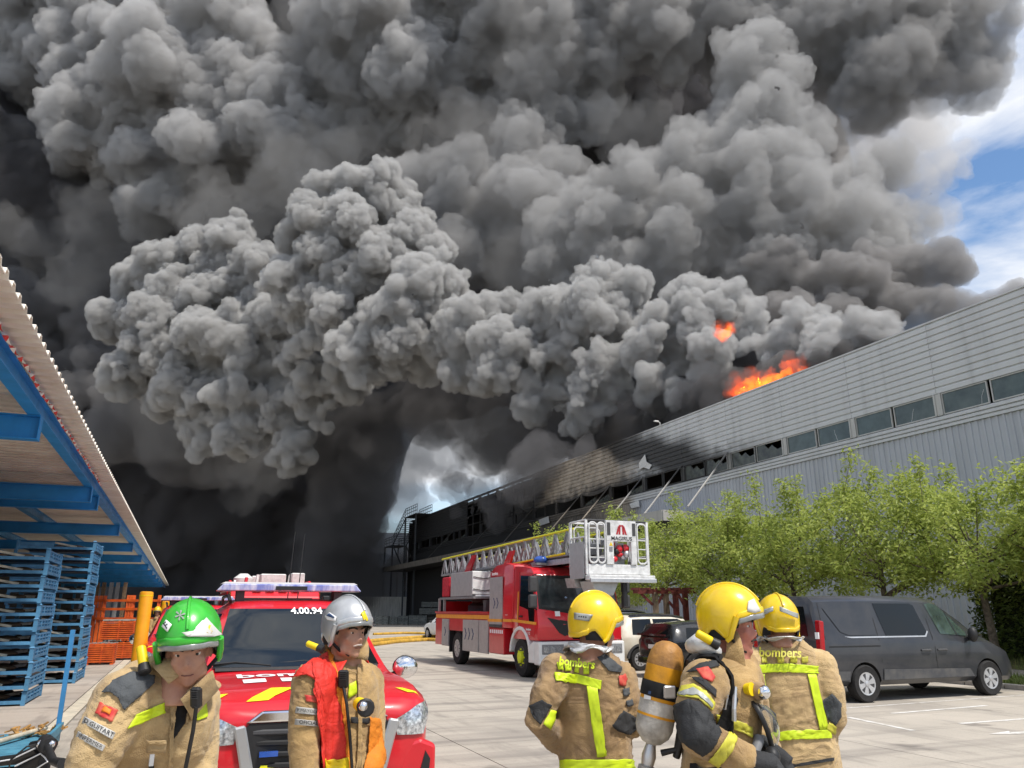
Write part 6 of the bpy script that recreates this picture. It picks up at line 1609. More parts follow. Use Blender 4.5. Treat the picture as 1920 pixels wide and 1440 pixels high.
f1.decal('jacket_zip', [(280, 1424), (288, 1424), (290, 1452), (280, 1452)], j1, M_black, 2, .012)
MB().box(f1.P((284, 1425, 2.80)), (.014, .014, .035)).build('zip_pull', M_alu, f1.root)
torch(f1, f1.P((268, 1236, 2.80)), f1.inv.to_3x3() @ (AX_R*.35 - AX_U*.75 - AX_G*.5), .95)

# ---- the officer in the silver helmet and red vest
f2 = Figure('person in silver helmet and red tabard over tan fire jacket, looking aside', (640, 1143, 3.92), 45, (634, 1500, 3.92))
f2.slim = .88
HM2 = f2.head_M((650, 1188, 3.86), 52, 2)
T2 = [(628, 1530, 3.92, .215, .165), (630, 1460, 3.92, .205, .155), (636, 1390, 3.92, .20, .15), (640, 1320, 3.92, .21, .15), (644, 1275, 3.92, .19, .135), (648, 1248, 3.92, .14, .115), (652, 1234, 3.91, .095, .09)]
A2_ = [[(586, 1283, 3.76), (574, 1335, 3.72), (570, 1385, 3.70), (572, 1480, 3.66)], [(684, 1283, 4.06), (693, 1340, 4.05), (694, 1400, 4.0), (682, 1460, 3.85)]]
b2, j2 = jacket_and_body(f2, T2, A2_, HM2, M_tan, (652, 1237, 3.91), (.009, 11, 5.2), jaw=1.05)
eyes(f2, HM2, mous=M_stub)
h2, sp2, H2 = helmet(f2, HM2, M_silh, scale=.98)
f2.decal('helmet_sticker', [(611, 1156), (620, 1149), (632, 1157), (630, 1165), (616, 1163)], h2, M_wht, 2, .004, parent=h2); f2.decal('sticker_print', [(614, 1155), (620, 1151), (629, 1157), (627, 1160)], h2, M_navy, 2, .008, parent=h2)
f2.decal('helmet_front_plate', [(676, 1150), (682, 1146), (688, 1160), (690, 1170), (682, 1168)], h2, M_yel, 2, .004, parent=h2)
R = []
for (x, y, d, hw, hd), g in zip([(628, 1500, 3.92, .24, .185)] + [(a, b, c, w + .018, h + .018) for a, b, c, w, h in T2[1:]], range(7)):
    c = f2.P((x, y, d)); R.append([c + Vector((hw * math.cos(a), hd * math.sin(a), .01 * math.sin(a * 3))) for a in np.linspace(math.radians(15), math.radians(236), 40)])
# the tabard clears the arms by following the jacket's own skin
mb = MB(); mb.loft(R, cap=False, closed=False)
vb_ = []
for v in mb.v:
    v = Vector(v); hn = BV[j2.name].find_nearest(v)
    vb_.append(v if hn[3] > .03 or (v - hn[0]).dot(hn[1]) > .008 else hn[0] + hn[1] * .012)
mb.v = [tuple(v) for v in vb_]; vest = f2.add(mb, 'tabard', M_vest, 60); so = vest.modifiers.new('t', 'SOLIDIFY'); so.thickness = .006; bvh(vest)
f2.decal('tabard_front', [(586, 1246), (616, 1226), (628, 1262), (640, 1327), (648, 1393), (650, 1446), (598, 1446), (603, 1343), (601, 1293), (592, 1262)], j2, M_vest, 5, .020)
f2.decal('tabard_shoulder', [(553, 1272), (566, 1256), (592, 1238), (618, 1228), (606, 1290), (596, 1278), (576, 1268)], j2, M_vest, 3, .016)
f2.decal('tabard_edge', [(617, 1227), (624, 1234), (640, 1290), (652, 1393), (655, 1446), (648, 1446), (646, 1393), (634, 1310)], j2, M_orvest, 4, .024)
f2.decal('tabard_stripe', [(598, 1424), (648, 1420), (650, 1440), (599, 1444)], j2, M_yel, 3, .026)
f2.decal('tabard_flap', [(690, 1343), (708, 1348), (722, 1446), (684, 1446)], j2, M_orvest, 4, .016)
plate(f2, 'P.MAYOLAS', [(553, 1337), (555, 1325), (604, 1330), (604, 1342)], 579, 1333.5, 5, 8.6, j2); plate(f2, 'OFICIAL', [(552, 1359), (553, 1348), (605, 1353), (604, 1363)], 579, 1355.5, 5, 10, j2, .1)
f2.decal('red_badge', [(572, 1303), (598, 1305), (599, 1318), (574, 1316)], j2, M_patchred, 3, .005)
f2.decal('reflective_tape', [(652, 1284), (666, 1276), (668, 1300), (652, 1308)], j2, M_lime, 3, .006)
f2.decal('chest_pocket', [(656, 1345), (690, 1345), (690, 1356), (656, 1356)], j2, M_char, 2, .010); f2.decal('front_placket', [(668, 1250), (675, 1250), (676, 1440), (668, 1440)], j2, M_tan, 4, .012)
radio(f2, (644, 1273, 3.74), 19, 34, j2, [(644, 1288, 3.74), (650, 1320, 3.72), (656, 1380, 3.74), (660, 1440, 3.76)])
tq = torch(f2, f2.P((679, 1323, 3.66)), f2.inv.to_3x3() @ (AX_R*.35 - AX_G*.9), 1.7); mb = MB(); c = f2.P((681, 1324, 3.57)); mb.ball(c, .022, 10, 7); mb.build('torch_lens', M_chrome, tq, smooth=60)
torch(f2, f2.P((590, 1212, 3.76)), f2.inv.to_3x3() @ (AX_R*.85 - AX_U*.3 - AX_G*.3), .85)

# ---- the firefighter seen from behind, head turned
f3 = Figure('person in yellow helmet and brown fire jacket seen from behind with elbow out', (1112, 1143, 3.92), 165, (1118, 1500, 3.92))
f3.slim = .88
HM3 = f3.head_M((1116, 1181, 3.88), 112, 8)
T3 = [(1122, 1530, 3.92, .205, .165), (1120, 1470, 3.92, .20, .155), (1116, 1395, 3.92, .19, .145), (1110, 1320, 3.92, .205, .15), (1106, 1270, 3.92, .19, .135), (1104, 1238, 3.90, .165, .115), (1104, 1222, 3.88, .10, .095)]
A3 = [[(1046, 1263, 3.86), (1020, 1312, 3.78), (1008, 1345, 3.74), (1046, 1392, 3.98)], [(1160, 1275, 3.98), (1176, 1320, 3.92), (1186, 1358, 3.90), (1192, 1350, 4.20)]]
b3, j3 = jacket_and_body(f3, T3, A3, HM3, M_brown, (1106, 1224, 3.88), (.0095, 11, 9.1), vox_body=.0095, collar=False, sleeve_r=(.086, .073, .065, .056))
h3, sp3, H3 = helmet(f3, HM3, M_yelh)
cape(f3, HM3, (1104, 1224, 3.88), .100, .1, .125)
f3.decal('helmet_sticker', [(1078, 1149), (1112, 1153), (1104, 1165), (1078, 1161)], h3, M_grtape, 2, .004, parent=h3)
f3.decal_text('sticker_lettering', '••••', 12, 1092, 1157, .1, h3, M_black, 1, 0, .008, h3)
f3.decal_text('back_lettering', 'bombers', 23, 1082, 1243, .12, j3, M_lime, .82, .5, .014)
for x, y in ((1050, 1249), (1064, 1252), (1080, 1254), (1099, 1257)): f3.decal('back_block', [(x - 5, y - 6), (x + 6, y - 5), (x + 6, y + 7), (x - 5, y + 6)], j3, M_lime, 2, .006)
f3.decal('reflective_tape', [(1040, 1262), (1085, 1264), (1128, 1276), (1126, 1293), (1084, 1281), (1042, 1277)], j3, M_lime, 5, .005)
f3.decal('reflective_tape', [(1100, 1287), (1120, 1290), (1138, 1418), (1120, 1420)], j3, M_lime, 5, .006)
f3.decal('reflective_tape', [(1052, 1424), (1190, 1424), (1192, 1446), (1052, 1446)], j3, M_lime, 5, .006)
f3.decal('reflective_tape', [(1018, 1358), (1032, 1330), (1046, 1334), (1030, 1366)], j3, M_lime, 3, .007)
f3.decal('elbow_patch', [(993, 1324), (1016, 1312), (1034, 1322), (1028, 1332), (1014, 1360), (1000, 1345)], j3, M_char, 4, .005)
f3.decal('shoulder_patch', [(1112, 1224), (1132, 1226), (1164, 1252), (1162, 1262), (1140, 1258)], j3, M_slate, 4, .005)
f3.decal('red_badge', [(1158, 1268), (1170, 1264), (1176, 1276), (1170, 1288), (1160, 1284)], j3, M_patchred, 3, .006)
f3.decal('name_plate', [(1166, 1292), (1178, 1290), (1180, 1302), (1168, 1305)], j3, M_slate, 2, .006); f3.decal('name_plate', [(1172, 1315), (1184, 1311), (1187, 1321), (1175, 1326)], j3, M_slate, 2, .006)
f3.decal('elbow_patch', [(1147, 1360), (1168, 1332), (1198, 1348), (1196, 1366), (1180, 1378), (1160, 1372)], j3, M_char, 4, .005)

# ---- the firefighter in profile with the breathing cylinder
f4 = Figure('person in yellow helmet seen in profile with breathing harness over a tan fire jacket', (1356, 1143, 3.42), 80, (1350, 1500, 3.42))
HM4 = f4.head_M((1370, 1176, 3.40), 66, 2)
T4 = [(1344, 1560, 3.42, .205, .17), (1346, 1480, 3.42, .20, .16), (1352, 1400, 3.42, .195, .155), (1360, 1320, 3.42, .205, .155), (1366, 1270, 3.42, .19, .14), (1372, 1238, 3.42, .14, .12), (1376, 1222, 3.41, .10, .095)]
A4 = [[(1322, 1284, 3.22), (1304, 1335, 3.14), (1302, 1378, 3.08), (1404, 1428, 3.12)], [(1392, 1280, 3.62), (1412, 1340, 3.66), (1424, 1390, 3.62), (1438, 1405, 3.38)]]
b4, j4 = jacket_and_body(f4, T4, A4, HM4, M_tan, (1376, 1226, 3.41), (.0095, 11, 2.7), skin=M_skinred, hands=False, trousers=M_char, ch=.55)
eyes(f4, HM4, mous=M_hair)
h4, sp4, H4 = helmet(f4, HM4, M_yelh)
f4.decal('helmet_front_plate', [(1402, 1128), (1412, 1124), (1424, 1146), (1414, 1150), (1400, 1146)], h4, M_offwhite, 2, .004, parent=h4)
f4.decal('shoulder_patch', [(1288, 1262), (1312, 1246), (1340, 1240), (1348, 1250), (1318, 1258)], j4, M_char, 4, .005)
f4.decal('red_badge', [(1306, 1256), (1328, 1252), (1341, 1270), (1334, 1280), (1318, 1274)], j4, M_patchred, 3, .006)
f4.decal('arm_badge', [(1294, 1270), (1318, 1272), (1342, 1294), (1340, 1308), (1318, 1288)], j4, M_char, 3, .005)
f4.decal('reflective_tape', [(1272, 1306), (1280, 1288), (1302, 1285), (1322, 1296), (1338, 1318), (1334, 1332), (1310, 1312)], j4, M_limew, 5, .006)
f4.decal('reflective_tape_grey', [(1274, 1301), (1300, 1293), (1318, 1302), (1334, 1322), (1332, 1327), (1308, 1305), (1276, 1306)], j4, M_grtape, 4, .009)
f4.decal('sleeve_reinforcement', [(1266, 1322), (1290, 1312), (1314, 1318), (1334, 1338), (1352, 1376), (1338, 1402), (1318, 1416), (1280, 1392), (1262, 1352)], j4, M_char, 6, .005)
f4.decal('reflective_tape', [(1328, 1424), (1346, 1404), (1368, 1372), (1380, 1384), (1372, 1408), (1348, 1436)], j4, M_limew, 4, .006)
f4.decal('reflective_tape', [(1340, 1338), (1372, 1346), (1408, 1362), (1408, 1382), (1372, 1366), (1344, 1356)], j4, M_limew, 4, .005)
w4 = f4.P((1404, 1428, 3.12)); d4 = f4.inv.to_3x3() @ (AX_R * .95 - AX_U * .12 + AX_G * .05)
glove(f4, w4, d4, f4.inv.to_3x3() @ (-AX_U * .8 + AX_G * .6), M_char, 1, .55)
w5 = f4.P((1438, 1405, 3.38)); glove(f4, w5, f4.inv.to_3x3() @ (AX_R * .6 - AX_U * .5 - AX_G * .5), f4.inv.to_3x3() @ (-AX_R * .3 - AX_U * .8), M_char, -1, .6)
MB().tube([f4.P(q) for q in [(1296, 1212, 3.36), (1310, 1205, 3.30), (1330, 1214, 3.28), (1345, 1224, 3.30)]], [.03, .04, .036, .025], 10).build('foil_hood', M_foil, f4.root, smooth=60)
torch(f4, f4.P((1326, 1198, 3.24)), f4.inv.to_3x3() @ (AX_R*.85 - AX_U*.5 - AX_G*.2), .95)
# breathing set: its own thing, worn on the back
aps = thing('breathing_apparatus', 'scuffed amber breathing cylinder with black straps worn on a back in profile', 'breathing set', f4.root_loc, f4.rz)
ax = (f4.P((1253, 1216, 3.46)) - f4.P((1222, 1388, 3.46))).normalized(); c0 = f4.P((1222, 1388, 3.46)); Lc = (f4.P((1253, 1216, 3.46)) - c0).length
def lathe_ax(prof, m, name, par, n=26, smooth=50):
    x = (Vector((1, 0, 0)) - ax * ax.x).normalized(); y = ax.cross(x); R = [[c0 + ax*h + x*r*math.cos(2*PI*j/n) + y*r*math.sin(2*PI*j/n) for j in range(n)] for r, h in prof]
    mb = MB(); mb.loft(R); return mb.build(name, m, par, smooth=smooth)
rc = .078
cyl_ = lathe_ax([(rc, .09), (rc, Lc - .075)], M_amber, 'cylinder', aps)
lathe_ax([(rc, Lc - .075), (rc*.985, Lc - .055), (rc*.9, Lc - .02), (rc*.7, Lc + .01), (rc*.4, Lc + .026), (.005, Lc + .03)], M_rusty, 'cylinder_dome', aps)
lathe_ax([(.02, -.015), (rc*.5, -.008), (rc*.85, .02), (rc*.99, .05), (rc*1.0, .0899)], M_scuff, 'cylinder_base', aps)
lathe_ax([(rc*1.012, .09), (rc*1.012, .155)], M_scuff, 'scuffed_band', cyl_); lathe_ax([(rc*1.016, .092), (rc*1.016, .102)], M_amber, 'amber_ring', cyl_)
lathe_ax([(rc*1.06, Lc - .20), (rc*1.07, Lc - .198), (rc*1.07, Lc - .142), (rc*1.06, Lc - .14)], M_cloth, 'cylinder_strap', aps)
mb = MB(); v = f4.inv.to_3x3() @ (-AX_G); mb.box(c0 + ax*(Lc - .17) + v * rc * 1.1 + f4.inv.to_3x3() @ (AX_R * .02), (.05, .02, .052), f4.inv.to_3x3() @ Matrix((AX_R, AX_G, AX_U)).transposed()); mb.build('strap_buckle', M_alu, aps, bevel=.005)
def on_cyl(poly, m, name, lift):
    mb = poly_patch(poly, 2); bv = BVHTree.FromPolygons([vv.co.copy() for vv in cyl_.data.vertices], [tuple(p.vertices) for p in cyl_.data.polygons]); out = []
    for a, _, b in mb.v:
        o = f4.inv @ EYE; d = (f4.inv.to_3x3() @ ray(a, b)).normalized(); h = bv.ray_cast(o, d); out.append(tuple(h[0] - d * lift) if h[0] is not None else tuple(bv.find_nearest(o + d * 3.4)[0]))
    mb.v = out; return mb.build(name, m, cyl_)
on_cyl([(1209, 1292), (1222, 1294), (1220, 1312), (1207, 1310)], M_wht, 'white_label', .004); on_cyl([(1210, 1294), (1221, 1296), (1220, 1302), (1209, 1300)], M_navy, 'label_print', .007)
lathe_ax([(.022, -.11), (.026, -.09), (.03, -.06), (.02, -.015)], M_alu, 'valve', aps)
MB().tube([c0 - ax*.10, c0 - ax*.16], [.035, .04], 10).build('valve_wheel', M_scuff, aps, smooth=50)
MB().tube([f4.P(q) for q in [(1240, 1412, 3.44), (1270, 1405, 3.42), (1292, 1330, 3.38), (1296, 1250, 3.36), (1320, 1225, 3.30), (1352, 1232, 3.24)]], .013, 8).build('air_hose', M_black, aps, smooth=60)
mb = MB(); mb.tube([f4.P(q) for q in [(1268, 1420, 3.44), (1282, 1360, 3.43), (1290, 1290, 3.43), (1296, 1238, 3.42)]], [.03, .05, .055, .04], 12, flat=.5); mb.build('back_plate', M_black, aps, smooth=60)
def strap(pts, w, name, m=M_cloth, t=.010):
    mb = MB(); P = [Vector(p) for p in pts]; R = []
    for i, p in enumerate(P):
        tt = (P[min(i+1, len(P)-1)] - P[max(i-1, 0)]).normalized(); hn = BV[j4.name].find_nearest(p); nn = hn[1]; q = hn[0] + nn * .008; b = tt.cross(nn).normalized() * w / 2
        R.append([q - b, q + b, q + b + nn*t, q - b + nn*t])
    mb.loft(R); return mb.build(name, m, aps, smooth=40)
def curve(px, n=5):
    out = []
    for i in range(len(px) - 1):
        for k in range(n): t = k / n; out.append(f4.P(tuple(a + (b - a) * t for a, b in zip(px[i], px[i+1]))))
    return out + [f4.P(px[-1])]
strap(curve([(1300, 1240, 3.34), (1322, 1228, 3.26), (1348, 1238, 3.22), (1368, 1268, 3.22), (1374, 1310, 3.22), (1364, 1345, 3.22), (1348, 1372, 3.22)]), .042, 'shoulder_strap')
strap(curve([(1368, 1330, 3.23), (1366, 1370, 3.23), (1364, 1420, 3.23), (1362, 1450, 3.23)]), .03, 'pull_strap')
strap(curve([(1300, 1445, 3.3), (1340, 1452, 3.24), (1380, 1450, 3.26)]), .05, 'waist_belt')
MB().tube([f4.P(q) for q in [(1354, 1300, 3.17), (1364, 1303, 3.17), (1360, 1330, 3.17), (1348, 1328, 3.17), (1354, 1300, 3.17)]], .005, 6).build('strap_ring', M_chrome, aps)
MB().tube([f4.P(q) for q in [(1378, 1288, 3.22), (1376, 1330, 3.20), (1376, 1352, 3.20)]], .010, 8).build('pressure_tube', M_alu, aps)
mb = MB(); mb.tube([f4.P((1406, 1290, 3.28)), f4.P((1424, 1296, 3.24)), f4.P((1431, 1298, 3.23))], [.022, .036, .030], 14); g_ = mb.build('pressure_gauge', M_brown, aps, smooth=40); mb = MB(); mb.ball(f4.P((1432, 1298, 3.22)), .027, 12, 8); mb.build('gauge_glass', M_chrome, g_, smooth=60)
MB().tube([f4.P((1398, 1292, 3.24)), f4.P((1410, 1292, 3.22))], [.02, .026], 12).build('demand_valve', M_yel, aps, smooth=40)
# face mask held at the chest
mk = thing('breathing_mask', 'clear full face breathing mask held at the chest by a black gloved hand', 'mask', f4.root_loc, f4.rz)
c = f4.P((1432, 1362, 3.28)); Mx = f4.inv.to_3x3() @ Matrix((AX_R, AX_G, AX_U)).transposed() @ Matrix.Rotation(-.35, 3, 'Y')
mb = MB(); nu = 18; R = []
for i in range(7):
    a = .12 + 1.35 * i / 6; R.append([c + Mx @ Vector((.075*math.cos(a) - .02, .08*math.sin(a)*math.cos(2*PI*j/nu), .105*math.sin(a)*math.sin(2*PI*j/nu))) for j in range(nu)])
mb.loft(R, cap=False); mq = mb.build('visor', M_clear, mk, smooth=60); so = mq.modifiers.new('t', 'SOLIDIFY'); so.thickness = .003
MB().tube([q for q in R[-1]] + [R[-1][0]], .010, 6).build('mask_seal', M_black, mk, smooth=60)
MB().tube([f4.P(q) for q in [(1424, 1384, 3.24), (1416, 1410, 3.20), (1418, 1436, 3.18)]], [.022, .017, .014], 10).build('mask_hose', M_grey, mk, smooth=60)
mb = MB(); mb.ball(f4.P((1448, 1418, 3.2)), (.04, .03, .035), 12, 8); mb.build('mask_valve', M_black, mk, smooth=60)
MB().tube([f4.P(q) for q in [(1412, 1330, 3.3), (1436, 1326, 3.3), (1452, 1340, 3.3), (1455, 1372, 3.32)]], .008, 6).build('mask_strap', M_darkgrey, mk, smooth=60)

# ---- the firefighter seen from behind before the van
f5 = Figure('person in yellow helmet seen from behind with square lime tape frame on a tan jacket', (1482, 1143, 4.45), 188, (1494, 1500, 4.45))
HM5 = f5.head_M((1460, 1176, 4.42), 178, 12)
T5 = [(1498, 1470, 4.45, .235, .175), (1496, 1425, 4.45, .228, .165), (1492, 1370, 4.45, .215, .155), (1482, 1300, 4.45, .225, .155), (1474, 1250, 4.45, .205, .14), (1468, 1215, 4.44, .145, .12), (1464, 1200, 4.43, .10, .095)]
A5 = [[(1408, 1248, 4.42), (1386, 1300, 4.40), (1376, 1350, 4.42), (1394, 1400, 4.62)], [(1536, 1252, 4.44), (1556, 1300, 4.38), (1562, 1345, 4.38), (1542, 1385, 4.66)]]
b5, j5 = jacket_and_body(f5, T5, A5, HM5, M_sand, (1464, 1202, 4.43), (.0095, 11, 7.7), vox_body=.01, collar=False)
h5, sp5, H5 = helmet(f5, HM5, M_yelh)
cape(f5, HM5, (1463, 1203, 4.43), .110, .1, .13)
for a in ([(1426, 1150), (1452, 1140), (1452, 1147), (1428, 1158)], [(1462, 1140), (1490, 1152), (1490, 1160), (1462, 1147)]): f5.decal('helmet_band', a, h5, M_grtape, 2, .02, parent=h5)
f5.decal_text('back_lettering', 'bombers', 25, 1463, 1224, .03, j5, M_limew, .9, .4, .012)
for x in (1433, 1464, 1487, 1508): f5.decal('back_block', [(x - 6, 1231), (x + 6, 1231), (x + 6, 1243), (x - 6, 1243)], j5, M_limew, 2, .006)
f5.decal('reflective_tape', [(1414, 1247), (1475, 1244), (1533, 1249), (1534, 1264), (1476, 1260), (1417, 1262)], j5, M_lime, 5, .006)
f5.decal('reflective_tape', [(1418, 1264), (1433, 1263), (1452, 1370), (1437, 1372)], j5, M_lime, 5, .006); f5.decal('reflective_tape', [(1513, 1264), (1528, 1265), (1552, 1366), (1536, 1368)], j5, M_lime, 5, .006)
f5.decal('reflective_tape', [(1438, 1374), (1490, 1369), (1556, 1368), (1558, 1384), (1490, 1386), (1440, 1391)], j5, M_lime, 5, .0065)
f5.decal('elbow_patch', [(1539, 1316), (1560, 1300), (1576, 1318), (1576, 1344), (1566, 1360), (1550, 1346)], j5, M_slate, 5, .005)
f5.decal('reflective_tape', [(1552, 1352), (1568, 1362), (1564, 1376), (1548, 1368)], j5, M_limew, 3, .007)
f5.decal('jacket_hem', [(1436, 1424), (1490, 1432), (1562, 1420), (1562, 1426), (1490, 1438), (1436, 1430)], j5, M_char, 4, .006)

# ---- far figure behind the post
f6 = Figure('person in yellow helmet half hidden behind the tall orange post', (297, 1143, 24.5), 20, (297, 1180, 24.5))
HM6 = f6.head_M((295, 1148, 24.5), 20, 5)
T6 = [(297, 1204, 24.5, .22, .16), (297, 1190, 24.5, .20, .15), (297, 1172, 24.5, .21, .15), (297, 1164, 24.5, .15, .12), (296, 1161, 24.5, .09, .09)]
A6 = [[(285, 1166, 24.5), (283, 1180, 24.4), (288, 1192, 24.3)], [(308, 1166, 24.5), (311, 1180, 24.4), (306, 1192, 24.3)]]
b6, j6 = jacket_and_body(f6, T6, A6, HM6, M_tan, (296, 1161, 24.5), (.01, 10, 4), vox_body=.014)
h6, sp6, H6 = helmet(f6, HM6, M_yelh)
# ------------------------------------------------------------------ stacked blue stillages (left)
M_still = mat('stillage_blue', (.09, .27, .46), .5, var=.22, scale=5, col2=(.05, .16, .30), rand=.12)
M_batten = mat('pale_batten', (.58, .52, .40), .7, var=.2, scale=6)
M_goods = mat('brown_castings', (.16, .10, .055), .8, var=.4, scale=14, col2=(.05, .035, .025))
SW, SD, SH = 1.75, 1.9, .262
def make_stillage():
    t = thing('stillage', 'blue steel stillage', 'stillage')
    for x in (-SW, 0):
        for y in (0, SD):
            mb = MB(); a, b = (x, x + .07) if x < 0 else (x - .07, x); c, d = (y, y + .07) if y == 0 else (y - .07, y)
            mb.bx(a, b, c, d, 0, SH - .03); mb.add([(a-.012,c-.012,SH-.03),(b+.012,c-.012,SH-.03),(b+.012,d+.012,SH-.03),(a-.012,d+.012,SH-.03),(a+.01,c+.01,SH-.002),(b-.01,c+.01,SH-.002),(b-.01,d-.01,SH-.002),(a+.01,d-.01,SH-.002)], [(0,3,2,1),(4,5,6,7),(0,1,5,4),(1,2,6,5),(2,3,7,6),(3,0,4,7)])
            mb.build('corner_post', M_still, t)
    mb = MB(); mb.bx(-SW + .07, -.07, .0, .05, .03, .09); mb.build('front_rail', M_still, t)
    mb = MB(); mb.bx(-SW + .07, -.07, SD - .05, SD, .03, .09); mb.build('rear_rail', M_still, t)
    mb = MB(); mb.bx(-SW + .07, -.07, .055, SD - .055, .05, .07); mb.build('tray', M_still, t)
    mb = MB(); mb.bx(-SW + .071, -.95, .012, .04, .095, .19); mb.build('front_panel', M_still, t)
    mb = MB(); mb.bx(-.99, -.945, .0, .05, .09, .20); mb.build('panel_post', M_still, t)
    for zz, h in ((.03, .055), (.125, .02), (.195, .03)): MB().bx(-.045, -.012, .07, SD - .07, zz, zz + h).build('side_rail', M_still, t)
    for i in range(5): y = .07 + (SD - .14) * (i + .5) / 5; MB().bx(-.05, -.008, y - .035, y + .035, .0855, .1945).build('side_bar', M_still, t)
    mb = MB(); mb.bar((-.93, .06, .19), (-.45, .16, .10), .045, .045); mb.bar((-.5, .5, .13), (-.15, 1.4, .14), .05, .05); mb.build('batten', M_batten, t)
    r = random.Random(5); mb = MB()
    for i in range(7): mb.ball((r.uniform(-1.5, -.2), r.uniform(.3, 1.6), .12), (r.uniform(.1, .2), r.uniform(.1, .2), .055), 8, 5)
    mb.build('castings', M_goods, t, smooth=50)['kind'] = 'stuff'
    return t
ORD = ['lowest', 'second', 'third', 'fourth', 'fifth', 'sixth', 'seventh', 'eighth', 'ninth', 'tenth', 'eleventh', 'twelfth', 'topmost']
st0 = make_stillage(); rs = random.Random(8); first = True
for (x, y, n, nm) in ((-2.50, 17.7, 11, 'nearer'), (-2.20, 22.5, 13, 'farther')):
    for k in range(n):
        w = 'topmost' if k == n - 1 else ('lowest' if k == 0 else ORD[k] + ' from the ground')
        lb = 'blue steel stillage, %s in the %s stack under the canopy' % (w, nm)
        loc = (x + rs.uniform(-.02, .02), y + rs.uniform(-.02, .02), .002 + k * SH); rz = rs.uniform(-.008, .008)
        if first: st0['label'] = lb; st0.location = loc; st0.rotation_euler = (0, 0, rz); first = False; o = st0
        else: o = copy_tree(st0, lb, loc, rz)
        o['group'] = 'blue stillages stacked under the canopy'
# ------------------------------------------------------------------ orange baskets, racks, posts
M_org = mat('orange_steel', (.78, .14, .02), .5, var=.18, scale=4, col2=(.50, .07, .015))
M_lid = mat('worn_lid', (.40, .36, .32), .8, var=.25, scale=6)
def crate(label, loc, w, d, h, lid, rz=0, grp='orange slatted baskets'):
    t = thing('basket', label, 'basket', loc, rz, grp)
    for x in (-w/2, 0, w/2 - .05):
        for y in (-d/2, d/2 - .05): MB().bx(x, x + .05, y, y + .05, .05, h).build('post', M_org, t)
    n = 9
    for i in range(n):
        z = .1 + (h - .14) * i / (n - 1); zz = (h - .14) / n * .62
        for y in (-d/2 - .012, d/2 + .002): MB().bx(-w/2, w/2, y, y + .01, z - zz/2, z + zz/2).build('slat', M_org, t)
        for x in (-w/2 - .012, w/2 + .002): MB().bx(x, x + .01, -d/2, d/2, z - zz/2, z + zz/2).build('slat', M_org, t)
    MB().bx(-w/2 + .02, w/2 - .02, -d/2 + .02, d/2 - .02, .06, h - .12).build('load', mat('stacked_orange_load', (.45, .08, .015), .7, var=.5, scale=10, stretch=(1, 1, 6), col2=(.12, .03, .01)) if 'stacked_orange_load' not in bpy.data.materials else bpy.data.materials['stacked_orange_load'], t)
    for x in (-w/2, w/2 - .1): MB().bx(x, x + .1, -d/2, d/2, 0, .048).build('skid', M_org, t)
    if lid: MB().bx(-w/2 + .02, w/2, -d/2, d/2 + .25, h + .004, h + .05).build('lid', M_lid, t)
    else:
        for i in range(5): x = -w/2 + .08 + i * (w - .16) / 4; MB().bar((x - .06, -d/2 + .04, h), (x + .08, d/2 - .04, h), .05, .02).build('cross_slat', M_lid, t)
    return t
p = at_z(185, 1247); crate('orange slatted basket standing alone in front of the two stacked ones', (p.x, p.y + .5, 0), .82, .9, .66, False)
p = at_z(226, 1238); crate('orange slatted basket under another, left of the orange post', (p.x, p.y + .5, 0), .95, .9, .62, False); crate('orange slatted basket with grey lid on top of another basket', (p.x - .22, p.y + .52, .63), 1.08, .95, .70, True)
rk = thing('storage_rack', 'orange steel rack of posts and rails behind the slatted baskets', 'rack', (0, 0, 0))
def rp(x, y, d): q = at_d(x, y, d); return q
for x in (182, 190, 198, 242, 247, 252, 300):
    a = rp(x, 1116 if x > 200 else 1117, 31); MB().bx(a.x - .06, a.x + .06, a.y - .05, a.y + .05, 0, a.z).build('upright', M_org, rk)
for yy in (1126, 1142, 1160):
    a, b = rp(174, yy, 30.95), rp(302, yy, 30.95); MB().bar(a, b, .05, .09).build('rail', M_org, rk)
rk2 = thing('grey_rack', 'dim grey steel uprights standing under the far canopy', 'rack', (0, 0, 0))
for x in (184, 196, 210, 222, 236):
    a = rp(x, 1092, 36); MB().bx(a.x - .08, a.x + .08, a.y - .08, a.y + .08, 0, a.z).build('upright', M_grey if x % 4 else M_goods, rk2)
M_post = mat('orange_yellow_post', (.85, .36, .01), .45, var=.08, scale=3)
def guard_post(label, x, ytop, d, r):
    p = at_d(x, 1143, d); z = at_d(x, ytop, d).z
    t = thing('guard_post', label, 'post', (p.x, p.y, 0), 0, 'orange guard posts by the platform')
    mb = MB(); mb.lathe([(r, .02), (r, z - .04), (r * .93, z - .01), (r * .6, z)], (0, 0, 0), 'z', 24); mb.build('pipe', M_post, t, smooth=40)
    MB().bx(-r * 1.25, r * 1.25, -r * 1.25, r * 1.25, 0, .02).build('base_plate', M_org, t)
    mb = MB(); mb.lathe([(r * 1.02, z - .09), (r * 1.02, z - .07)], (0, 0, 0), 'z', 24); mb.build('top_ring', M_yel, t)
guard_post('thick tall orange guard post right of the slatted baskets', 271, 1109, 15.6, .125); guard_post('second orange guard post farther back beside the half hidden figure', 309, 1127, 26, .12)
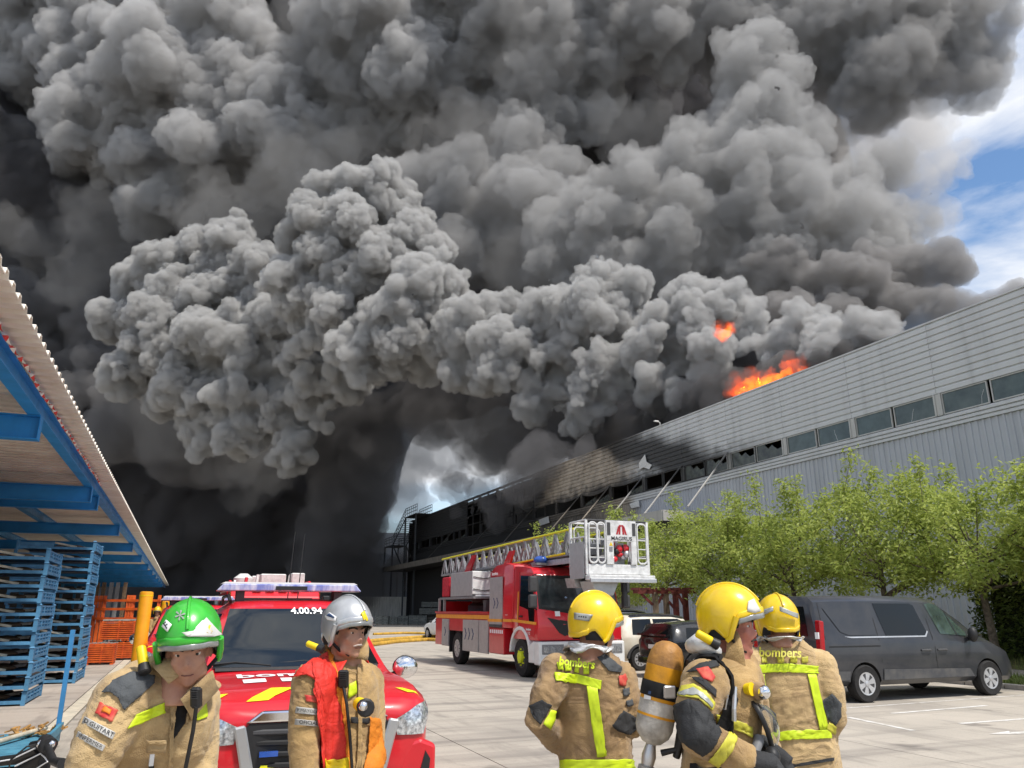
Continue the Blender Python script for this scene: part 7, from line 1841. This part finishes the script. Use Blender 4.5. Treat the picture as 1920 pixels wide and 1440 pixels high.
# ------------------------------------------------------------------ blue trolley and bicycle at the lower left
p = at_z(88, 1402, .16); tr = thing('platform_trolley', 'low blue flat trolley with tall post and a stick lying on it', 'trolley', (p.x, p.y, 0), 0)
M_trol = mat('trolley_blue', (.06, .20, .30), .55, var=.3, scale=5, col2=(.09, .30, .42))
for i in range(7): MB().bx(-1.9, 0, -1.15 + i * .33, -1.15 + i * .33 + .318, .16, .19).build('plank', M_trol, tr)
for a in ((-1.9, -1.85, -1.15, 1.15), (-.05, .0, -1.15, 1.15)): MB().bx(a[0], a[1], a[2], a[3], .08, .158).build('frame_rail', M_trol, tr)
MB().bx(-.02, .02, -1.16, 1.16, .20, .30).build('side_lip', M_trol, tr)
MB().bx(-.055, .0, 1.02, 1.08, .19, 1.46).build('corner_post', M_blue, tr); MB().bx(-.98, -.9, 1.05, 1.13, .19, .55).build('stub_post', M_trol, tr); MB().bx(-1.5, -.98, 1.06, 1.12, .25, .33).build('stub_rail', M_trol, tr)
for x in (-1.7, -.2):
    for y in (-.9, .9): mb = MB(); mb.cyl((x - .03, y, .075), (x + .03, y, .075), .075, n=14); mb.build('castor', M_rubber, tr)
sk = MB(); sk.tube([(p.x - .98, p.y - 1.0, .23), (p.x - .50, p.y + .1, .245), (p.x - .16, p.y + 1.0, .26)], [.03, .032, .028], 8); tag(sk.build('stick', M_batten, smooth=60), 'pale wooden stick lying along the blue trolley', 'stick')
r = random.Random(12); mb = MB()
for i in range(46): c = Vector((p.x - .42 + r.gauss(0, .13) + i * .006, p.y + .62 + i * .010, .22 + abs(r.gauss(0, .04)))); mb.box(c, (r.uniform(.05, .14), r.uniform(.02, .05), .015), Matrix.Rotation(r.uniform(0, 3), 3, 'Z') @ Matrix.Rotation(r.gauss(0, .4), 3, 'Y'))
tag(mb.build('wood_chips', mat('splintered_wood', (.50, .27, .08), .8, var=.35, scale=8)), 'splintered orange wood scraps on the far end of the blue trolley', kind='stuff')
bk_o = at_d(60, 1143, 4.7); by_ = thing('bicycle', 'black bicycle with white edge lines standing at the lower left corner', 'bicycle', (bk_o.x, bk_o.y, 0), 0)
def B(x, y, d): return at_d(x, y, d) - Vector((bk_o.x, bk_o.y, 0))
hd = B(86, 1400, 4.62); hb = B(80, 1428, 4.6); sd = B(-160, 1480, 4.9); bb = B(-110, 1560, 4.8)
mb = MB(); mb.tube([B(88, 1394, 4.62), B(84, 1425, 4.62), B(80, 1450, 4.62)], [.03, .034, .03], 12); mb.build('head_tube', M_black, by_, smooth=50)
mb = MB(); mb.tube([B(74, 1404, 4.62), B(30, 1424, 4.68), B(-60, 1434, 4.78), sd], [.036, .038, .034, .03], 12, flat=.7); mb.build('top_tube', M_black, by_, smooth=50)
mb = MB(); mb.tube([B(84, 1416, 4.62), B(40, 1447, 4.68), bb], [.034, .036, .034], 12); mb.build('down_tube', M_black, by_, smooth=50)
for pts in ([(66, 1403, 4.58), (22, 1424, 4.64), (-2, 1428, 4.66), (-60, 1424, 4.73)], [(28, 1437, 4.60), (76, 1413, 4.56), (84, 1420, 4.56), (89, 1428, 4.56), (70, 1440, 4.58)]): MB().tube([B(*q) for q in pts], .004, 5).build('white_edge_line', M_wht, by_)
mb = MB(); mb.tube([B(84, 1390, 4.6), B(90, 1398, 4.56), B(88, 1410, 4.56)], [.04, .05, .035], 12); st_ = mb.build('stem', M_black, by_, smooth=50)
mb = MB(); mb.ball(B(76, 1395, 4.55), .022, 10, 7); mb.ball(B(97, 1395, 4.55), .02, 10, 7); mb.build('bolt_cap', M_chrome, st_, smooth=60)
mb = MB(); mb.tube([B(60, 1396, 4.9), B(86, 1392, 4.62), B(100, 1427, 4.3), B(118, 1432, 4.15)], [.018, .019, .02, .026], 10); mb.build('handlebar', M_black, by_, smooth=50)
MB().tube([B(84, 1392, 4.6), B(50, 1400, 4.5), B(20, 1425, 4.5), B(16, 1445, 4.55)], .005, 6).build('brake_cable', M_black, by_, smooth=60)
MB().tube([sd, bb], .03, 10).build('seat_tube', M_black, by_)
for c in (Vector((hb.x + .22, hb.y + .1, .35)), Vector((bb.x - .42, bb.y + .1, .35))):
    mb = MB(); ring = [c + Vector((.33*math.cos(2*PI*i/28), .08*math.cos(2*PI*i/28), .33*math.sin(2*PI*i/28))) for i in range(29)]; mb.tube(ring, .024, 8); w = mb.build('wheel', M_rubber, by_, smooth=60)
    mb = MB()
    for i in range(12): mb.cyl(c, c + Vector((.31*math.cos(2*PI*i/12), .08*math.cos(2*PI*i/12), .31*math.sin(2*PI*i/12))), .003, n=4)
    mb.build('spokes', M_alu, w)
MB().tube([hb, Vector((hb.x + .22, hb.y + .1, .35))], .02, 8).build('fork', M_black, by_); MB().tube([bb, Vector((bb.x - .42, bb.y + .1, .35))], .015, 8).build('chain_stay', M_black, by_)
# ------------------------------------------------------------------ far crates and hoses
M_fcr = mat('dusty_grey_green', (.16, .17, .155), .8, var=.25, rand=.2)
r = random.Random(31)
FC = [(703, 728, 1155, 1169), (730, 745, 1156, 1168), (746, 765, 1154, 1167), (766, 800, 1153, 1170), (786, 822, 1140, 1152.6), (790, 824, 1128, 1139.6), (803, 838, 1153, 1171)]
for i, (x0, x1, y0, y1) in enumerate(FC):
    D = 96; a, b = at_d(x0, y1, D), at_d(x1, y0, D); zb = max(0, 1.72 - (y1 - 1143) / 1503 * D); zb = 0 if y1 > 1160 else zb; h = b.z - zb; w = (x1 - x0) / 1503 * D
    t = thing('container', ['dark green crate at the left end of the far fence', 'small grey crate second from the left by the far fence', 'pale grey crate in the middle of the far fence', 'wide dark crate at the foot of the far stack', 'grey crate halfway up the far stack by the fence', 'grey crate on top of the far stack by the fence', 'dark crate behind the tail of the ladder truck'][i], 'crate', (a.x, a.y + (1.6 if i == 6 else 0), zb + .004), -.39, 'grey crates along the far fence')
    for k in range(3): z = .1 + (h - .12) * k / 3; MB().bx(0, w, 0, 1.2, z, z + (h - .12) / 3 * .86).build('board', M_fcr, t)
    for k in (.05, .5, .92): MB().bx(w * k, w * k + .08, -.04, 1.24, 0, h - .03).build('batten', M_fcr, t)
M_hose = mat('yellow_hose', (.62, .36, .05), .7, var=.2, scale=3)
def hose(label, pts, r=.05):
    P = [at_z(x, y, r) for x, y in pts]; Q = []
    for i in range(len(P) - 1):
        for k in range(6):
            t = k / 6; q = P[i].lerp(P[i+1], t); Q.append(q + Vector((.12 * mnoise.noise(q * .4), .25 * mnoise.noise(q * .3 + Vector((5, 0, 0))), 0)))
    mb = MB(); mb.tube(Q + [P[-1]], r, 7, flat=1.3); tag(mb.build('fire_hose', M_hose, smooth=60), label, 'hose', 'yellow hoses on the yard')
hose('yellow fire hose lying across the yard, nearer of the two', [(690, 1210), (740, 1203), (800, 1199), (860, 1202)], .08); hose('yellow fire hose lying across the yard, farther of the two', [(690, 1203), (735, 1199), (800, 1194), (850, 1193)], .09); hose('thin dark yellow hose beyond the others by the far crates', [(700, 1189), (760, 1187), (830, 1188)], .07)
# ------------------------------------------------------------------ red timber shelter under the trees
M_tim = mat('red_brown_timber', (.20, .045, .035), .8, var=.25, scale=4); M_rawt = mat('weathered_timber', (.30, .22, .15), .85, var=.25, scale=4)
sh_ = thing('timber_shelter', 'red brown timber shelter with braced posts under the trees', 'shelter', (0, 0, 0))
def TS(x, y, d=33): return at_d(x, y, d)
for i, (x, m) in enumerate(((1228, M_rawt), (1248, M_rawt), (1266, M_tim), (1284, M_tim))):
    a = TS(x, 1110, 33 + .6 * (i % 2)); MB().bx(a.x - .09, a.x + .09, a.y - .09, a.y + .09, .2, a.z).build('post', m, sh_)
a, b = TS(1196, 1110), TS(1308, 1110); MB().bar(a, b, .16, .14).build('beam', M_tim, sh_); MB().bar(a + Vector((.2, .7, .03)), b + Vector((.2, .7, .03)), .16, .14).build('beam', M_tim, sh_)
for x0, y0, x1, y1 in ((1202, 1113, 1224, 1134), (1232, 1134, 1243, 1114), (1254, 1128, 1264, 1140), (1271, 1113, 1282, 1134)): MB().bar(TS(x0, y0), TS(x1, y1), .10).build('brace', M_tim, sh_)
for k in range(7): q = a.lerp(b, k / 6); MB().bar(q + Vector((-.1, -.3, .12)), q + Vector((.3, 1.0, .14)), .07, .10).build('rafter', M_tim, sh_)
# ------------------------------------------------------------------ trees and hedge
def leaf_mat(name, c1, c2, tr=.35):
    m = bpy.data.materials.new(name); m.use_nodes = True; n, l = m.node_tree.nodes, m.node_tree.links; n.clear()
    o = n.new('ShaderNodeOutputMaterial'); d = n.new('ShaderNodeBsdfPrincipled'); t = n.new('ShaderNodeBsdfTranslucent'); mx = n.new('ShaderNodeMixShader'); mx.inputs[0].default_value = tr
    d.inputs['Roughness'].default_value = .5; d.inputs['Specular IOR Level'].default_value = .3
    g = n.new('ShaderNodeNewGeometry'); z = n.new('ShaderNodeTexNoise'); z.inputs['Scale'].default_value = 3.; z.inputs['Detail'].default_value = 5; l.new(g.outputs['Position'], z.inputs['Vector'])
    wn_ = n.new('ShaderNodeTexWhiteNoise'); l.new(g.outputs['Random Per Island'], wn_.inputs['Vector']) if False else None
    ad = n.new('ShaderNodeMath'); ad.operation = 'MULTIPLY_ADD'; ad.inputs[1].default_value = .55; l.new(g.outputs['Random Per Island'], ad.inputs[0])
    mu = n.new('ShaderNodeMath'); mu.operation = 'MULTIPLY'; mu.inputs[1].default_value = .5; l.new(z.outputs['Fac'], mu.inputs[0]); l.new(mu.outputs[0], ad.inputs[2])
    c = n.new('ShaderNodeMixRGB'); c.inputs[1].default_value = (*c1, 1); c.inputs[2].default_value = (*c2, 1); l.new(ad.outputs[0], c.inputs[0])
    l.new(c.outputs[0], d.inputs['Base Color']); l.new(c.outputs[0], t.inputs['Color']); l.new(d.outputs[0], mx.inputs[1]); l.new(t.outputs[0], mx.inputs[2]); l.new(mx.outputs[0], o.inputs['Surface'])
    return m
M_leaf = leaf_mat('spring_leaves', (.21, .29, .05), (.56, .61, .17), .5); M_hleaf = leaf_mat('hedge_leaves', (.05, .09, .018), (.16, .20, .05), .2)
M_bark = mat('grey_brown_bark', (.17, .135, .10), .9, var=.3, scale=9, bump=.8, bscale=30)
def leaves(pts, L, W, r, drop=.35):
    vs = []; fs = []
    for (x, y, z) in pts:
        a = r.uniform(0, 2*PI); t = Vector((math.cos(a), math.sin(a), r.gauss(-drop, .45))).normalized(); n = Vector((r.gauss(0, .5), r.gauss(0, .5), 1)); b = t.cross(n).normalized(); n = b.cross(t)
        l, w = L * r.uniform(.6, 1.25), W * r.uniform(.7, 1.2); c = Vector((x, y, z)); k = len(vs)
        vs += [c, c + t*l*.5 + b*w*.5 + n*w*.18, c + t*l - n*l*.12, c + t*l*.5 - b*w*.5 + n*w*.18]; fs += [(k, k+1, k+2), (k, k+2, k+3)]
    mb = MB(); mb.v = [tuple(v) for v in vs]; mb.f = fs; mb.m = [0]*len(fs); return mb
def build_leaf(mb, name, m, par):
    me = bpy.data.meshes.new(name); me.from_pydata(mb.v, [], mb.f); me.materials.append(m); o = bpy.data.objects.new(name, me); COL.objects.link(o); o.parent = par; o['kind'] = 'stuff'; return o
def make_tree(label, loc, seed, h=5.6, rx=2.5, ry=3.3, n=11000):
    r = random.Random(seed); t = thing('street_tree', label, 'tree', loc, 0, 'young trees along the lawn')
    mb = MB(); fork = 1.9; lean = (r.uniform(-.1, .1), r.uniform(-.1, .1))
    mb.tube([(0, 0, -.1), (lean[0]*.4, lean[1]*.4, .9), (lean[0], lean[1], fork), (lean[0]*1.4, lean[1]*1.4, fork + 1.2)], [.13, .10, .085, .06], 10); mb.build('trunk', M_bark, t, smooth=60)
    tips = []; mb = MB()
    for i in range(9):
        a = 2*PI*i/9 + r.uniform(-.3, .3); s = Vector((lean[0], lean[1], fork + r.uniform(-.15, .9))); up = r.uniform(.35, 1.3)
        p1 = s + Vector((math.cos(a)*rx*.35, math.sin(a)*ry*.35, .5*up)); p2 = s + Vector((math.cos(a)*rx*.7, math.sin(a)*ry*.7, 1.1*up)); p3 = s + Vector((math.cos(a)*rx*.98, math.sin(a)*ry*.98, 1.5*up + r.uniform(-.2, .4)))
        mb.tube([s, p1, p2, p3], [.05, .034, .02, .007], 6); tips += [(p1, p2), (p2, p3), (p2, p3)]
        for k in range(5):
            q = (p1.lerp(p3, r.uniform(.0, 1))); e = q + Vector((r.gauss(0, .6), r.gauss(0, .6), r.uniform(-.3, 1.3))); mb.tube([q, q.lerp(e, .5) + Vector((0, 0, .08)), e], [.014, .009, .004], 5); tips.append((q, e))
    for k in range(r.choice([7, 8, 9, 10])):
        q = Vector((r.uniform(-1, 1)*rx*.7, r.uniform(-1, 1)*ry*.85, h*r.uniform(.6, .75))); e = q + Vector((r.gauss(0, .25), r.gauss(0, .35), r.uniform(.7, 2.0))); mb.tube([Vector((lean[0], lean[1], fork + .8)), q, e], [.03, .014, .005], 5); tips += [(q, e)] * 2; tips += [(e - Vector((0, 0, .5)), e)]
    mb.build('limbs', M_bark, t, smooth=60)
    pts = []; cl = []
    for i in range(115):
        a, q = r.uniform(0, 2*PI), r.uniform(.1, 1) ** .5; zz = r.random(); w = 1 - .45 * max(0, zz - .55) / .45
        cl.append(Vector((math.cos(a)*q*rx*w, math.sin(a)*q*ry*w*1.08, fork + .1 + zz * (h - fork - .9) * r.uniform(.8, 1.12))))
    for i in range(n):
        if r.random() < .45:
            a, b = r.choice(tips); c = a.lerp(b, r.uniform(.1, 1.05)); s = .14
        else: c = r.choice(cl); s = .21
        pts.append((c.x + r.gauss(0, s), c.y + r.gauss(0, s), max(fork - .35, c.z + r.gauss(0, s*.9))))
    build_leaf(leaves(pts, .18, .08, r), 'crown', M_leaf, t)
    return t
make_tree('young leafy tree at the right edge with its bare trunk beside the van', (20.6, 15.4, .28), 1, 5.7)
make_tree('young leafy tree rising behind the front of the van', (20.7, 19.0, .28), 2, 6.3)
make_tree('young leafy tree rising behind the rear of the van', (20.6, 22.9, .28), 3, 6.1)
make_tree('young leafy tree above the black coupe', (20.4, 26.6, .28), 4, 5.9)
make_tree('young leafy tree over the red timber shelter', (20.2, 30.6, .25), 5, 6.2)
make_tree('young leafy tree behind the basket of the ladder truck', (19.6, 35.2, .1), 6, 6.3, 2.3, 2.6, 9000)
make_tree('young leafy tree farthest along the row beyond the basket', (19.4, 39.6, .05), 8, 6.4, 2.3, 2.6, 8000)
make_tree('young leafy tree partly outside the picture at its right edge', (20.8, 11.6, .28), 7, 5.3)
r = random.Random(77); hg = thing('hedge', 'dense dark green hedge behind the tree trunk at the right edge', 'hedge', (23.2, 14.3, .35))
MB().bx(-.7, .7, -4.2, 2.4, .15, 2.3).build('shade_core', mat('hedge_shade', (.02, .03, .01), .9), hg)  # solid near-black block; its colour stands in for shade deep among the leaves
pts = []
for i in range(9000):
    f = r.random(); y = r.uniform(-4.4, 2.7); z = r.uniform(.05, 2.65)
    if f < .62: x = -1.05 + r.gauss(0, .13) - .15 * mnoise.noise(Vector((y * 1.3, z * 1.3, 0)))
    elif f < .8: x = r.uniform(-1.1, 1.1); z = 2.6 + r.gauss(0, .12)
    else: x = r.uniform(-1.1, 1.1); y = 2.7 + r.gauss(0, .12)
    pts.append((x, y, z))
build_leaf(leaves(pts, .16, .085, r, .2), 'foliage', M_hleaf, hg)
# ------------------------------------------------------------------ flames on the roof
def flame_mat(name, col, e, den=.25):
    m = bpy.data.materials.new(name); m.use_nodes = True; n, l = m.node_tree.nodes, m.node_tree.links; n.clear()
    o = n.new('ShaderNodeOutputMaterial'); v = n.new('ShaderNodeVolumePrincipled'); v.inputs['Density'].default_value = den; v.inputs['Color'].default_value = (.5, .2, .1, 1)
    v.inputs['Emission Strength'].default_value = e; v.inputs['Emission Color'].default_value = (*col, 1); l.new(v.outputs[0], o.inputs['Volume']); m.cycles.homogeneous_volume = True; return m
def flame(label, puffs, m_out, m_in, seed):
    t = thing('flame', label, 'fire', (0, 0, 0), 0, 'flames over the burning roof')
    for nm, m, k, sd in (('glow', F_glow, 1.5, seed + 2), ('outer_flame', m_out, 1.0, seed), ('bright_core', m_in, .6, seed + 5)):
        o = smoke_mass(nm, [(x, y + (1 - k) * r_ * .5, r_ * k, d) for x, y, r_, d in puffs], .10, [(1.6, 1.1, 2.2), (.8, .65, 2.2), (.4, .32, 1.8), (.2, .12, 1.2)], m, label, sd, 3)
        del o['label']; del o['kind']; o.parent = t
F_glow, F_out, F_in = flame_mat('red_glow', (1, .05, .003), .07, .22), flame_mat('orange_fire', (1, .085, .004), .65, .3), flame_mat('yellow_fire', (1, .25, .015), 1.5)
flame('biggest bright orange flame over the roof edge of the building', [(1392, 730, 13, 50), (1404, 724, 13, 50), (1417, 722, 11, 50), (1384, 738, 10, 50), (1430, 718, 8, 50)], F_out, F_in, 3)
flame('flat orange flame licking along the roof edge right of the biggest one', [(1445, 708, 9, 48.5), (1458, 704, 10, 48), (1470, 701, 9, 47.5), (1486, 697, 9, 47), (1502, 694, 8, 46.5), (1436, 714, 9, 49)], F_out, F_in, 7)
flame('small orange flame showing through the smoke above the others', [(1355, 629, 5.5, 55), (1362, 624, 6.5, 55), (1370, 619, 5, 55)], F_out, F_in, 11)
